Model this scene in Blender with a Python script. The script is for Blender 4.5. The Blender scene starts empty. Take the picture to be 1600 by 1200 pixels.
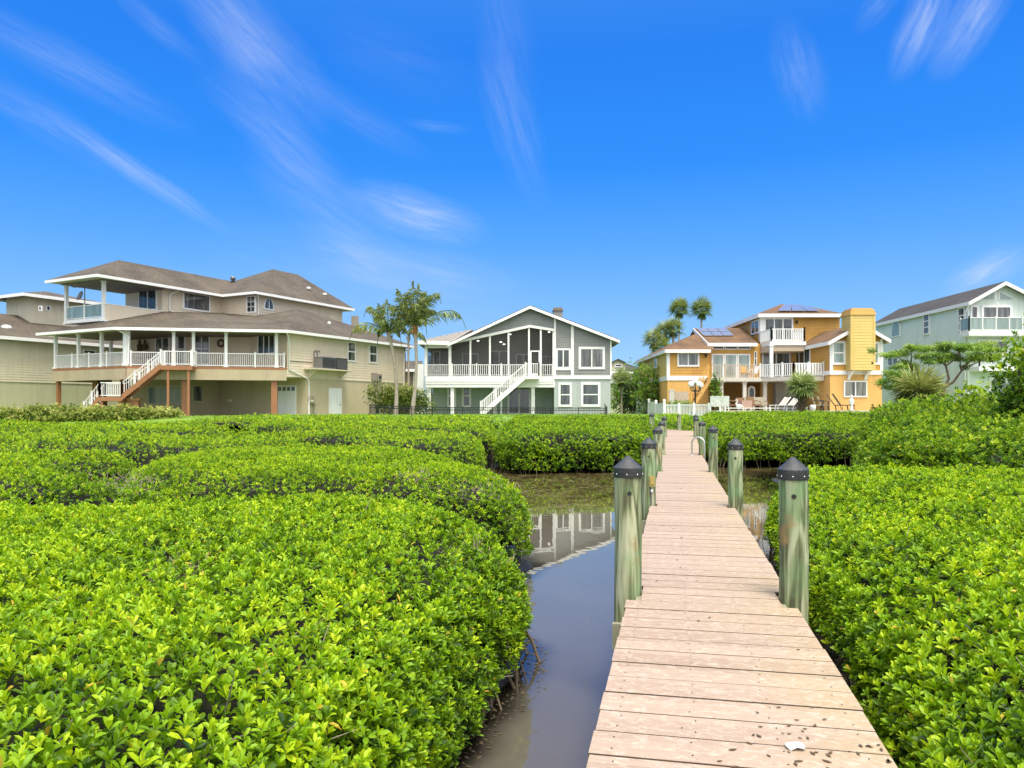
import bpy, math, random
import numpy as np
from mathutils import Vector, Matrix

scene = bpy.context.scene
R = math.radians
random.seed(7)
RNG = np.random.default_rng(11)

# ------------------------------------------------------------------ camera
EYE = 2.55
F = 1200.0
HZ = 640.0
cam_d = bpy.data.cameras.new("camera")
cam = bpy.data.objects.new("camera", cam_d)
scene.collection.objects.link(cam)
cam.location = (0, 0, EYE)
cam.rotation_euler = (R(90), 0, 0)
cam_d.sensor_width = 36
cam_d.lens = 27
cam_d.shift_y = 0.025
cam_d.clip_start = 0.05
cam_d.clip_end = 6000
scene.camera = cam

# ------------------------------------------------------------------ exposure
scene.view_settings.view_transform = 'Standard'
scene.view_settings.look = 'None'
scene.view_settings.exposure = 1.12
scene.view_settings.gamma = 1.0
scene.cycles.max_bounces = 8
scene.cycles.transparent_max_bounces = 8
scene.cycles.diffuse_bounces = 4

# ------------------------------------------------------------------ world
SUN_EL, SUN_AZ = 67.0, 164.0      # azimuth: clockwise from +Y; the sun stands behind the camera, a little to its right
world = bpy.data.worlds.new("World")
scene.world = world
world.use_nodes = True
WT = world.node_tree
WT.nodes.clear()


def wn(t, **kw):
    n = WT.nodes.new(t)
    for k, v in kw.items():
        setattr(n, k, v)
    return n


def wmath(op, a, b=None, c=None, clamp=False):
    n = wn('ShaderNodeMath', operation=op, use_clamp=clamp)
    for i, v in enumerate((a, b, c)):
        if v is None:
            continue
        if isinstance(v, (int, float)):
            n.inputs[i].default_value = v
        else:
            WT.links.new(v, n.inputs[i])
    return n.outputs[0]


sky = wn('ShaderNodeTexSky', sky_type='NISHITA', sun_disc=False)
sky.sun_elevation = R(SUN_EL)
sky.sun_rotation = R(SUN_AZ)
sky.air_density = 1.0
sky.dust_density = 0.4
sky.ozone_density = 2.0
tc = wn('ShaderNodeTexCoord')
sep = wn('ShaderNodeSeparateXYZ')
WT.links.new(tc.outputs['Generated'], sep.inputs[0])
# deep saturated blue above a pale horizon, thin white veil high overhead; laid over the physical sky
BGS = 0.1
GAIN = 1.0 / (BGS * 2 ** scene.view_settings.exposure)
ramp = wn('ShaderNodeValToRGB')
els = ramp.color_ramp.elements
SKYC = [(0.0, (.46, .72, 1.0)), (.06, (.33, .63, 1.0)), (.13, (.20, .51, 1.0)), (.21, (.085, .39, 1.0)), (.30, (.018, .28, 1.0)), (.42, (.012, .225, .92)), (.56, (.06, .28, .88)), (.75, (.75, .85, 1.0)), (1.0, (1.0, 1.0, 1.0))]
els[0].position, els[0].color = SKYC[0][0], (*SKYC[0][1], 1)
els[1].position, els[1].color = SKYC[-1][0], (*SKYC[-1][1], 1)
for p_, c_ in SKYC[1:-1]:
    e_ = els.new(p_); e_.color = (*c_, 1)
WT.links.new(sep.outputs[2], ramp.inputs[0])
rgain = wn('ShaderNodeVectorMath', operation='SCALE')
WT.links.new(ramp.outputs[0], rgain.inputs[0]); rgain.inputs['Scale'].default_value = GAIN
skymix = wn('ShaderNodeMix', data_type='RGBA')
skymix.inputs['Factor'].default_value = 0.95
WT.links.new(sky.outputs[0], skymix.inputs['A'])
WT.links.new(rgain.outputs[0], skymix.inputs['B'])
yy = wmath('MAXIMUM', sep.outputs[1], 0.05)
uu = wmath('DIVIDE', sep.outputs[0], yy)
vv = wmath('DIVIDE', sep.outputs[2], yy)
comb = wn('ShaderNodeCombineXYZ')
WT.links.new(uu, comb.inputs[0])
WT.links.new(vv, comb.inputs[1])
# thin cirrus: every streak is a stretched, fibrous patch at its own place in the sky
nz = wn('ShaderNodeTexNoise')
nz.inputs['Scale'].default_value = 9.0
nz.inputs['Detail'].default_value = 3.0
WT.links.new(comb.outputs[0], nz.inputs['Vector'])
nsub = wn('ShaderNodeVectorMath', operation='SUBTRACT')
WT.links.new(nz.outputs['Color'], nsub.inputs[0])
nsub.inputs[1].default_value = (0.5, 0.5, 0.5)
nscl = wn('ShaderNodeVectorMath', operation='SCALE')
WT.links.new(nsub.outputs[0], nscl.inputs[0])
nscl.inputs['Scale'].default_value = 0.014
warp = wn('ShaderNodeVectorMath', operation='ADD')
WT.links.new(comb.outputs[0], warp.inputs[0])
WT.links.new(nscl.outputs[0], warp.inputs[1])
STREAKS = [(100, 95, 28, 250, 40, .45), (215, 268, 34, 190, 20, .95), (60, 180, 30, 200, 40, .35), (405, 85, 48, 170, 75, .62),
           (350, 20, 42, 140, 50, .45), (430, 205, 38, 170, 42, .42), (470, 265, 40, 150, 40, .34), (648, 332, 18, 130, 44, 1.2),
           (800, 190, 72, 150, 45, .38), (790, 60, 80, 150, 50, .2), (560, 402, 28, 110, 42, .5), (510, 330, 35, 200, 50, .3),
           (690, 425, 12, 140, 45, .35), (1440, 35, -66, 110, 40, 1.05), (1522, 25, -58, 130, 46, 1.05), (1250, 110, 75, 95, 50, .42),
           (1540, 425, -28, 90, 34, 1.1), (600, 440, 12, 330, 95, .42), (330, 470, 8, 260, 60, .25), (245, 40, 40, 110, 22, .32), (620, 90, 20, 160, 60, .12),
           (680, 196, 5, 60, 12, .3), (560, 180, 32, 150, 30, .25), (1370, 8, -50, 60, 25, .3)]
total = None
for (px, py, ang, L, W, amp) in STREAKS:
    mp = wn('ShaderNodeMapping', vector_type='TEXTURE')
    mp.inputs['Location'].default_value = ((px - 800) / F, (HZ - py) / F, 0)
    mp.inputs['Rotation'].default_value = (0, 0, R(-ang))
    mp.inputs['Scale'].default_value = (L / F, W / F, 1)
    WT.links.new(warp.outputs[0], mp.inputs['Vector'])
    g = wn('ShaderNodeTexGradient', gradient_type='SPHERICAL')
    WT.links.new(mp.outputs[0], g.inputs[0])
    mp2 = wn('ShaderNodeMapping')
    mp2.inputs['Location'].default_value = (px * .137, py * .071, 0)
    mp2.inputs['Scale'].default_value = (0.8, 2.2, 1)
    WT.links.new(mp.outputs[0], mp2.inputs[0])
    n2 = wn('ShaderNodeTexNoise')
    n2.inputs['Scale'].default_value = 1.6
    n2.inputs['Detail'].default_value = 9.0
    n2.inputs['Roughness'].default_value = 0.66
    n2.inputs['Distortion'].default_value = 0.12
    WT.links.new(mp2.outputs[0], n2.inputs['Vector'])
    f = wmath('MULTIPLY_ADD', n2.outputs[0], 2.1, -0.52, clamp=True)
    gs = wmath('POWER', g.outputs[0], 1.15)
    m = wmath('MULTIPLY', gs, f)
    m = wmath('MULTIPLY', m, amp * .64)
    total = m if total is None else wmath('ADD', total, m)
total = wmath('MINIMUM', total, 0.8)
# tint: a deep blue overhead, pale blue towards the horizon
mixc = wn('ShaderNodeMix', data_type='RGBA')
WT.links.new(total, mixc.inputs['Factor'])
WT.links.new(skymix.outputs['Result'], mixc.inputs['A'])
mixc.inputs['B'].default_value = (.66 * GAIN, .78 * GAIN, 1.0 * GAIN, 1)
# unseen bright veil added behind the camera, below the sun, for soft frontal light
VEIL_EL = 50.0
sdir = Vector((math.sin(R(SUN_AZ)) * math.cos(R(VEIL_EL)), math.cos(R(SUN_AZ)) * math.cos(R(VEIL_EL)), math.sin(R(VEIL_EL))))
dt = wn('ShaderNodeVectorMath', operation='DOT_PRODUCT')
WT.links.new(tc.outputs['Generated'], dt.inputs[0]); dt.inputs[1].default_value = sdir
veil = wmath('POWER', wmath('MAXIMUM', dt.outputs['Value'], 0.0), 2.0)
mixv = wn('ShaderNodeMix', data_type='RGBA')
WT.links.new(veil, mixv.inputs['Factor'])
WT.links.new(mixc.outputs['Result'], mixv.inputs['A'])
mixv.inputs['B'].default_value = (3.3 * GAIN, 3.15 * GAIN, 2.9 * GAIN, 1)
bg = wn('ShaderNodeBackground')
bg.inputs['Strength'].default_value = BGS
WT.links.new(mixv.outputs['Result'], bg.inputs['Color'])
wo = wn('ShaderNodeOutputWorld')
WT.links.new(bg.outputs[0], wo.inputs['Surface'])

# ------------------------------------------------------------------ sun
sd = bpy.data.lights.new("sun", 'SUN')
sd.energy = 2.0
sd.angle = R(22)
sd.color = (1.0, 0.93, 0.80)
so = bpy.data.objects.new("sun", sd)
scene.collection.objects.link(so)
sv = Vector((math.sin(R(SUN_AZ)) * math.cos(R(SUN_EL)), math.cos(R(SUN_AZ)) * math.cos(R(SUN_EL)), math.sin(R(SUN_EL))))
so.rotation_euler = sv.to_track_quat('Z', 'Y').to_euler()
so.location = sv * 60

# ------------------------------------------------------------------ object helpers
COL = scene.collection


def tag(o, label=None, cat=None, group=None, kind=None):
    if label: o['label'] = label
    if cat: o['category'] = cat
    if group: o['group'] = group
    if kind: o['kind'] = kind
    return o


def thing(name, label, cat, loc=(0, 0, 0), group=None):
    o = bpy.data.objects.new(name, None)
    o.empty_display_size = 0.3
    COL.objects.link(o)
    o.location = loc
    return tag(o, label, cat, group)


def wloc(o):
    v = Vector((0, 0, 0))
    while o is not None:
        v = v + o.location
        o = o.parent
    return v


def copy_tree(o, parent=None):
    c = o.copy()
    COL.objects.link(c)
    if parent is not None:
        c.parent = parent
    for ch in list(o.children):
        copy_tree(ch, c)
    return c


def place_mesh(me, name, parent=None, mat=None):
    o = bpy.data.objects.new(name, me)
    COL.objects.link(o)
    if parent is not None:
        o.parent = parent
    if mat is not None:
        me.materials.append(mat)
    return o


class MB:
    """collects shapes in world coordinates, then builds ONE mesh object"""
    def __init__(s):
        s.v, s.f, s.sm, s.mi, s.cur = [], [], [], [], 0

    def add(s, vs, fs, smooth=False):
        b = len(s.v)
        s.v.extend([tuple(v) for v in vs])
        for f in fs:
            s.f.append([b + i for i in f])
            s.sm.append(smooth)
            s.mi.append(s.cur)

    def hexa(s, p):
        s.add(p, [(0, 3, 2, 1), (4, 5, 6, 7), (0, 1, 5, 4), (1, 2, 6, 5), (2, 3, 7, 6), (3, 0, 4, 7)])

    def box(s, x0, x1, y0, y1, z0, z1):
        s.hexa([(x0, y0, z0), (x1, y0, z0), (x1, y1, z0), (x0, y1, z0), (x0, y0, z1), (x1, y0, z1), (x1, y1, z1), (x0, y1, z1)])

    def beam(s, P, Q, w, h0, h1):
        """bar from P to Q: w across (level), from z+h0 to z+h1"""
        P, Q = Vector(P), Vector(Q)
        d = Vector((Q.x - P.x, Q.y - P.y, 0))
        if d.length < 1e-6:
            d = Vector((1, 0, 0))
        d.normalize()
        n = Vector((-d.y, d.x, 0)) * (w / 2)
        a, b = Vector((0, 0, h0)), Vector((0, 0, h1))
        s.hexa([P - n + a, Q - n + a, Q + n + a, P + n + a, P - n + b, Q - n + b, Q + n + b, P + n + b])

    def tube(s, pts, r, seg=8, caps=True, smooth=True):
        pts = [Vector(p) for p in pts]
        rs = r if isinstance(r, (list, tuple)) else [r] * len(pts)
        rings = []
        up = Vector((0, 0, 1))
        prev = None
        for i, p in enumerate(pts):
            t = (pts[min(i + 1, len(pts) - 1)] - pts[max(i - 1, 0)])
            if t.length < 1e-9: t = Vector((0, 0, 1))
            t.normalize()
            if prev is None:
                a = t.cross(up)
                if a.length < 0.05: a = t.cross(Vector((1, 0, 0)))
            else:
                a = prev - t * prev.dot(t)
                if a.length < 1e-4: a = t.cross(up)
            a.normalize()
            prev = a
            b = t.cross(a)
            rings.append([p + (a * math.cos(2 * math.pi * k / seg) + b * math.sin(2 * math.pi * k / seg)) * rs[i] for k in range(seg)])
        vs = [q for ring in rings for q in ring]
        fs = []
        for i in range(len(pts) - 1):
            for k in range(seg):
                k2 = (k + 1) % seg
                fs.append((i * seg + k, i * seg + k2, (i + 1) * seg + k2, (i + 1) * seg + k))
        s.add(vs, fs, smooth)
        if caps:
            s.add(rings[0], [tuple(range(seg))[::-1]])
            s.add(rings[-1], [tuple(range(seg))])

    def lathe(s, c, prof, seg=16, smooth=True):
        """prof: list of (radius, z) about the vertical through c"""
        c = Vector(c)
        vs = [c + Vector((r * math.cos(2 * math.pi * k / seg), r * math.sin(2 * math.pi * k / seg), z)) for r, z in prof for k in range(seg)]
        fs = []
        for i in range(len(prof) - 1):
            for k in range(seg):
                k2 = (k + 1) % seg
                fs.append((i * seg + k, i * seg + k2, (i + 1) * seg + k2, (i + 1) * seg + k))
        s.add(vs, fs, smooth)

    def slab(s, poly, t):
        """polygon (3-D) thickened straight down by t"""
        n = len(poly)
        top = [Vector(p) for p in poly]
        bot = [p - Vector((0, 0, t)) for p in top]
        s.add(top + bot, [tuple(range(n)), tuple(range(2 * n - 1, n - 1, -1))] + [(i, i + n, (i + 1) % n + n, (i + 1) % n) for i in range(n)])

    def vert(s, poly, d):
        """polygon (3-D) thickened by the vector d"""
        n = len(poly)
        d = Vector(d)
        top = [Vector(p) for p in poly]
        bot = [p + d for p in top]
        s.add(top + bot, [tuple(range(n)), tuple(range(2 * n - 1, n - 1, -1))] + [(i, i + n, (i + 1) % n + n, (i + 1) % n) for i in range(n)])

    def quad(s, a, b, c, d):
        s.add([a, b, c, d], [(0, 1, 2, 3)])

    def ball(s, c, r, nu=10, nv=6):
        rx, ry, rz = (r, r, r) if isinstance(r, (int, float)) else r
        c = Vector(c)
        vs, fs = [], []
        for i in range(nv + 1):
            th = math.pi * i / nv
            for k in range(nu):
                ph = 2 * math.pi * k / nu
                vs.append(c + Vector((rx * math.sin(th) * math.cos(ph), ry * math.sin(th) * math.sin(ph), rz * math.cos(th))))
        for i in range(nv):
            for k in range(nu):
                k2 = (k + 1) % nu
                fs.append((i * nu + k, (i + 1) * nu + k, (i + 1) * nu + k2, i * nu + k2))
        s.add(vs, fs, True)

    def build(s, name, mat, parent=None):
        off = wloc(parent) if parent is not None else Vector((0, 0, 0))
        me = bpy.data.meshes.new(name)
        me.from_pydata([(v[0] - off.x, v[1] - off.y, v[2] - off.z) for v in s.v], [], s.f)
        if any(s.sm):
            me.polygons.foreach_set('use_smooth', s.sm)
        if isinstance(mat, (list, tuple)):
            for m_ in mat: me.materials.append(m_)
            me.polygons.foreach_set('material_index', s.mi)
            mat = None
        me.update()
        return place_mesh(me, name, parent, mat)


def rebase(o, loc):
    """move a childless mesh object's origin to loc (world), keeping it where it is"""
    loc = Vector(loc)
    o.data.transform(Matrix.Translation(-loc))
    o.location = loc
    return o


# ------------------------------------------------------------------ materials
def new_mat(name):
    m = bpy.data.materials.new(name)
    m.use_nodes = True
    nt = m.node_tree
    return m, nt, nt.nodes['Principled BSDF']


def nd(nt, t, **kw):
    n = nt.nodes.new(t)
    for k, v in kw.items():
        setattr(n, k, v)
    return n


def rgb(c):
    return (c[0], c[1], c[2], 1)


def surf(name, col, rough=0.6, var=0.18, scale=3.0, lap=0.0, bump=0.0, metal=0.0, col2=None, stretch=None, spec=0.4, lapbump=0.6):
    """a painted / mineral surface: uneven colour at two scales, optional lap siding (lap = board height in m)"""
    m, nt, b = new_mat(name)
    geo = nd(nt, 'ShaderNodeNewGeometry')
    pos = geo.outputs['Position']
    if stretch:
        mp = nd(nt, 'ShaderNodeMapping')
        mp.inputs['Scale'].default_value = stretch
        nt.links.new(pos, mp.inputs[0])
        pos_n = mp.outputs[0]
    else:
        pos_n = pos
    n1 = nd(nt, 'ShaderNodeTexNoise')
    n1.inputs['Scale'].default_value = scale
    n1.inputs['Detail'].default_value = 6
    n1.inputs['Roughness'].default_value = 0.65
    nt.links.new(pos_n, n1.inputs['Vector'])
    mix = nd(nt, 'ShaderNodeMix', data_type='RGBA')
    c2 = col2 or tuple(c * (1 - var) for c in col)
    mr = nd(nt, 'ShaderNodeMapRange')
    mr.inputs[1].default_value = 0.3
    mr.inputs[2].default_value = 0.7
    nt.links.new(n1.outputs[0], mr.inputs[0])
    nt.links.new(mr.outputs[0], mix.inputs['Factor'])
    mix.inputs['A'].default_value = rgb(c2)
    mix.inputs['B'].default_value = rgb(col)
    if scale <= 1.5 and not stretch:
        ms = nd(nt, 'ShaderNodeMapping'); ms.inputs['Scale'].default_value = (1.1, 1.1, .11)
        nt.links.new(pos, ms.inputs[0])
        ns = nd(nt, 'ShaderNodeTexNoise'); ns.inputs['Scale'].default_value = 1.5; ns.inputs['Detail'].default_value = 7; ns.inputs['Roughness'].default_value = .7
        nt.links.new(ms.outputs[0], ns.inputs['Vector'])
        rs = nd(nt, 'ShaderNodeMapRange'); rs.inputs[1].default_value = .50; rs.inputs[2].default_value = .72; rs.inputs[4].default_value = .55
        nt.links.new(ns.outputs[0], rs.inputs[0])
        dx = nd(nt, 'ShaderNodeMix', data_type='RGBA'); dx.inputs['B'].default_value = rgb((col[0] * .68, col[1] * .66, col[2] * .62))
        nt.links.new(rs.outputs[0], dx.inputs['Factor']); nt.links.new(mix.outputs['Result'], dx.inputs['A'])
        nt.links.new(dx.outputs['Result'], b.inputs['Base Color'])
    else:
        nt.links.new(mix.outputs['Result'], b.inputs['Base Color'])
    b.inputs['Roughness'].default_value = rough
    b.inputs['Metallic'].default_value = metal
    b.inputs['Specular IOR Level'].default_value = spec
    hgt = None
    if lap:
        sx = nd(nt, 'ShaderNodeSeparateXYZ')
        nt.links.new(pos, sx.inputs[0])
        dv = nd(nt, 'ShaderNodeMath', operation='DIVIDE')
        nt.links.new(sx.outputs[2], dv.inputs[0])
        dv.inputs[1].default_value = lap
        fr = nd(nt, 'ShaderNodeMath', operation='FRACT')
        nt.links.new(dv.outputs[0], fr.inputs[0])
        # lap profile: thick lower edge, tapering upward
        iv = nd(nt, 'ShaderNodeMath', operation='SUBTRACT')
        iv.inputs[0].default_value = 1.0
        nt.links.new(fr.outputs[0], iv.inputs[1])
        hgt = iv.outputs[0]
        bp = nd(nt, 'ShaderNodeBump')
        bp.inputs['Strength'].default_value = lapbump
        bp.inputs['Distance'].default_value = 0.06
        nt.links.new(hgt, bp.inputs['Height'])
        nt.links.new(bp.outputs[0], b.inputs['Normal'])
    elif bump:
        n2 = nd(nt, 'ShaderNodeTexNoise')
        n2.inputs['Scale'].default_value = scale * 6
        n2.inputs['Detail'].default_value = 5
        nt.links.new(pos_n, n2.inputs['Vector'])
        bp = nd(nt, 'ShaderNodeBump')
        bp.inputs['Strength'].default_value = bump
        bp.inputs['Distance'].default_value = 0.02
        nt.links.new(n2.outputs[0], bp.inputs['Height'])
        nt.links.new(bp.outputs[0], b.inputs['Normal'])
    return m


def shingle(name, col, col2):
    """roof shingles: rows by height, tabs by position, blotchy weathering"""
    m, nt, b = new_mat(name)
    geo = nd(nt, 'ShaderNodeNewGeometry')
    sx = nd(nt, 'ShaderNodeSeparateXYZ')
    nt.links.new(geo.outputs['Position'], sx.inputs[0])
    row = nd(nt, 'ShaderNodeMath', operation='DIVIDE')
    nt.links.new(sx.outputs[2], row.inputs[0]); row.inputs[1].default_value = 0.10
    fl = nd(nt, 'ShaderNodeMath', operation='FLOOR')
    nt.links.new(row.outputs[0], fl.inputs[0])
    ad = nd(nt, 'ShaderNodeMath', operation='ADD')
    nt.links.new(sx.outputs[0], ad.inputs[0]); nt.links.new(sx.outputs[1], ad.inputs[1])
    cb = nd(nt, 'ShaderNodeCombineXYZ')
    m1 = nd(nt, 'ShaderNodeMath', operation='MULTIPLY'); m1.inputs[1].default_value = 2.2
    nt.links.new(ad.outputs[0], m1.inputs[0])
    nt.links.new(m1.outputs[0], cb.inputs[0]); nt.links.new(fl.outputs[0], cb.inputs[1])
    wh = nd(nt, 'ShaderNodeTexNoise'); wh.inputs['Scale'].default_value = 1.7; wh.inputs['Detail'].default_value = 2
    nt.links.new(cb.outputs[0], wh.inputs['Vector'])
    nb = nd(nt, 'ShaderNodeTexNoise'); nb.inputs['Scale'].default_value = 0.5; nb.inputs['Detail'].default_value = 5
    nt.links.new(geo.outputs['Position'], nb.inputs['Vector'])
    a2 = nd(nt, 'ShaderNodeMath', operation='ADD')
    nt.links.new(wh.outputs[0], a2.inputs[0]); nt.links.new(nb.outputs[0], a2.inputs[1])
    mr = nd(nt, 'ShaderNodeMapRange'); mr.inputs[1].default_value = 0.7; mr.inputs[2].default_value = 1.3
    nt.links.new(a2.outputs[0], mr.inputs[0])
    mix = nd(nt, 'ShaderNodeMix', data_type='RGBA')
    nt.links.new(mr.outputs[0], mix.inputs['Factor'])
    mix.inputs['A'].default_value = rgb(col2); mix.inputs['B'].default_value = rgb(col)
    nt.links.new(mix.outputs['Result'], b.inputs['Base Color'])
    fr = nd(nt, 'ShaderNodeMath', operation='FRACT'); nt.links.new(row.outputs[0], fr.inputs[0])
    bp = nd(nt, 'ShaderNodeBump'); bp.invert = True
    bp.inputs['Strength'].default_value = 0.5; bp.inputs['Distance'].default_value = 0.03
    nt.links.new(fr.outputs[0], bp.inputs['Height']); nt.links.new(bp.outputs[0], b.inputs['Normal'])
    b.inputs['Roughness'].default_value = 0.85
    return m


def leafmat(name, dark, mid, bright, trans=0.35, rough=0.42, old=None):
    """foliage: colour by the leaf's own 'var' value (old to young; hedges add painted shade), part of the light passes through"""
    m, nt, b = new_mat(name)
    at = nd(nt, 'ShaderNodeAttribute'); at.attribute_name = 'var'
    rp = nd(nt, 'ShaderNodeValToRGB')
    e = rp.color_ramp.elements
    e[0].position = 0.0; e[0].color = rgb(dark)
    e[1].position = 1.0; e[1].color = rgb(bright)
    k = e.new(0.45); k.color = rgb(mid)
    k = e.new(0.82); k.color = rgb(bright)
    e[len(e) - 1].color = rgb(old or bright)
    nt.links.new(at.outputs['Fac'], rp.inputs[0])
    nt.links.new(rp.outputs[0], b.inputs['Base Color'])
    b.inputs['Roughness'].default_value = rough
    b.inputs['Specular IOR Level'].default_value = 0.45
    tr = nd(nt, 'ShaderNodeBsdfTranslucent')
    hs = nd(nt, 'ShaderNodeHueSaturation'); hs.inputs['Value'].default_value = 1.25; hs.inputs['Hue'].default_value = 0.49
    nt.links.new(rp.outputs[0], hs.inputs['Color']); nt.links.new(hs.outputs[0], tr.inputs['Color'])
    mx = nd(nt, 'ShaderNodeMixShader'); mx.inputs[0].default_value = trans
    nt.links.new(b.outputs[0], mx.inputs[1]); nt.links.new(tr.outputs[0], mx.inputs[2])
    nt.links.new(mx.outputs[0], nt.nodes['Material Output'].inputs['Surface'])
    return m


def glass(name, col=(.02, .026, .026), rough=0.06, curtain=None):
    """a window pane: dark room behind a reflecting sheet, blinds or curtains as broad soft bands"""
    m, nt, b = new_mat(name)
    geo = nd(nt, 'ShaderNodeNewGeometry')
    mp = nd(nt, 'ShaderNodeMapping'); mp.inputs['Scale'].default_value = (2.3, 2.3, 0.25)
    nt.links.new(geo.outputs['Position'], mp.inputs[0])
    n = nd(nt, 'ShaderNodeTexNoise'); n.inputs['Scale'].default_value = 1.6; n.inputs['Detail'].default_value = 4
    nt.links.new(mp.outputs[0], n.inputs['Vector'])
    mr = nd(nt, 'ShaderNodeMapRange'); mr.inputs[1].default_value = 0.42; mr.inputs[2].default_value = 0.66
    nt.links.new(n.outputs[0], mr.inputs[0])
    mix = nd(nt, 'ShaderNodeMix', data_type='RGBA')
    nt.links.new(mr.outputs[0], mix.inputs['Factor'])
    mix.inputs['A'].default_value = rgb(col)
    mix.inputs['B'].default_value = rgb(curtain or tuple(c * 3.0 for c in col))
    nt.links.new(mix.outputs['Result'], b.inputs['Base Color'])
    b.inputs['Roughness'].default_value = rough
    b.inputs['Specular IOR Level'].default_value = 0.7
    return m


M = {}
M['white'] = surf('white paint', (.72, .73, .72), .45, .10, 1.5)
M['white_trim'] = surf('white trim', (.74, .74, .73), .5, .08, 2)
M['tan_siding'] = surf('tan lap siding', (.65, .565, .425), .6, .10, 1.2)
M['tan_stucco'] = surf('tan stucco', (.48, .41, .275), .8, .12, 1.0, bump=.3)
M['cream_siding'] = surf('cream siding', (.56, .51, .38), .6, .10, 1.0)
M['olive_stucco'] = surf('pale green stucco', (.42, .41, .27), .8, .10, .8, bump=.2)
M['brown_paint'] = surf('red brown stained timber', (.30, .135, .06), .6, .22, 3, stretch=(1, 1, .3))
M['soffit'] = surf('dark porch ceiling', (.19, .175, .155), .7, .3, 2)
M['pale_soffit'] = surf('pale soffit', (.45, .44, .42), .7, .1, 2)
M['roof_brown'] = shingle('weathered brown shingles', (.112, .091, .066), (.042, .033, .024))
M['roof_grey'] = shingle('weathered grey shingles', (.095, .086, .08), (.04, .037, .036))
M['roof_orange'] = shingle('rust brown shingles', (.19, .105, .045), (.075, .042, .022))
M['roof_dark'] = shingle('dark shingles', (.055, .05, .047), (.03, .027, .026))
M['roof_green'] = shingle('mossy dark green shingles', (.07, .078, .05), (.035, .04, .028))
M['metal_roof'] = surf('pale standing seam metal', (.44, .40, .35), .4, .12, 2, metal=.3)
M['gray_siding'] = surf('grey lap siding', (.215, .228, .222), .6, .12, 1.5)
M['teal_stucco'] = surf('grey green stucco', (.36, .405, .395), .8, .08, 1.2, bump=.2)
M['mint_stucco'] = surf('mint stucco', (.58, .665, .62), .8, .07, 1, bump=.2)
M['green_recess'] = surf('sage green stucco', (.31, .375, .335), .8, .1, 1.2, bump=.2)
M['orange_siding'] = surf('orange lap siding', (.55, .30, .062), .6, .16, 1.2)
M['yellow_siding'] = surf('yellow lap siding', (.62, .455, .145), .6, .12, 1.2)
M['orange_stucco'] = surf('apricot stucco', (.62, .37, .115), .8, .12, .9, bump=.3)
M['cottage'] = surf('pale yellow siding', (.58, .60, .40), .6, .1, 1)
M['brown_wall'] = surf('brown stucco', (.20, .155, .11), .8, .15, 1)
M['glass'] = glass('window glass')
M['glass_blind'] = glass('window glass with blinds', (.05, .055, .055), .08, (.17, .18, .18))
M['glass_curtain'] = glass('window glass with curtains', (.03, .035, .03), .08, (.24, .25, .19))
M['glass_sky'] = glass('sky reflecting glass', (.16, .22, .21), .05, (.26, .33, .32))
M['dark'] = surf('dark painted metal', (.018, .018, .018), .45, .2, 5)
M['black_alu'] = surf('black aluminium', (.012, .012, .013), .35, .1, 5)
M['grey_metal'] = surf('grey metal', (.20, .20, .20), .45, .2, 3, metal=.4)
M['meter_grey'] = surf('meter box grey', (.30, .27, .22), .5, .2, 3)
M['bright_metal'] = surf('brushed steel', (.62, .62, .60), .28, .1, 8, metal=.8)
M['concrete'] = surf('pale concrete', (.52, .49, .43), .85, .16, 1.3, bump=.3)
M['rattan'] = surf('brown rattan', (.21, .12, .06), .7, .3, 14)
M['beige_cloth'] = surf('beige cloth', (.46, .37, .28), .85, .15, 6)
M['sling'] = surf('taupe sling fabric', (.30, .265, .19), .8, .15, 6)
M['solar'] = surf('solar cells', (.20, .22, .27), .15, .08, 1, spec=.9)
M['trunk'] = surf('grey palm bark', (.40, .35, .28), .85, .45, 5, bump=.8, stretch=(1, 1, 3))
M['bark'] = surf('brown bark', (.13, .09, .055), .9, .4, 6, bump=.8)
M['fibre'] = surf('orange palm fibre', (.40, .18, .06), .9, .5, 8, bump=.6)
M['twig'] = surf('dry twigs', (.36, .31, .23), .85, .35, 12)
M['root'] = surf('mangrove roots', (.15, .115, .08), .8, .4, 10)
M['core'] = surf('dark hedge core', (.016, .017, .008), .95, .5, 9, bump=1.0)  # near-black: the hedge's inner shade put into the colour
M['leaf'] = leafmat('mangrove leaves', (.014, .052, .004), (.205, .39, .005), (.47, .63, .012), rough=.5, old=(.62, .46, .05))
M['leaf_dull'] = leafmat('wild shrub leaves', (.018, .062, .005), (.165, .33, .007), (.42, .56, .022), old=(.55, .42, .06))
M['leaf_shrub'] = leafmat('garden shrub leaves', (.04, .10, .015), (.23, .31, .035), (.52, .52, .16))
M['leaf_tree'] = leafmat('tree leaves', (.03, .085, .010), (.14, .28, .022), (.30, .43, .05))
M['leaf_dark'] = leafmat('dark tree leaves', (.010, .028, .008), (.03, .07, .015), (.08, .14, .03))
M['frond'] = leafmat('palm fronds', (.045, .075, .018), (.16, .22, .045), (.36, .38, .11), trans=.25)
M['frond_pale'] = leafmat('pale palm fronds', (.07, .12, .03), (.21, .29, .08), (.42, .48, .18), trans=.25)

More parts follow.
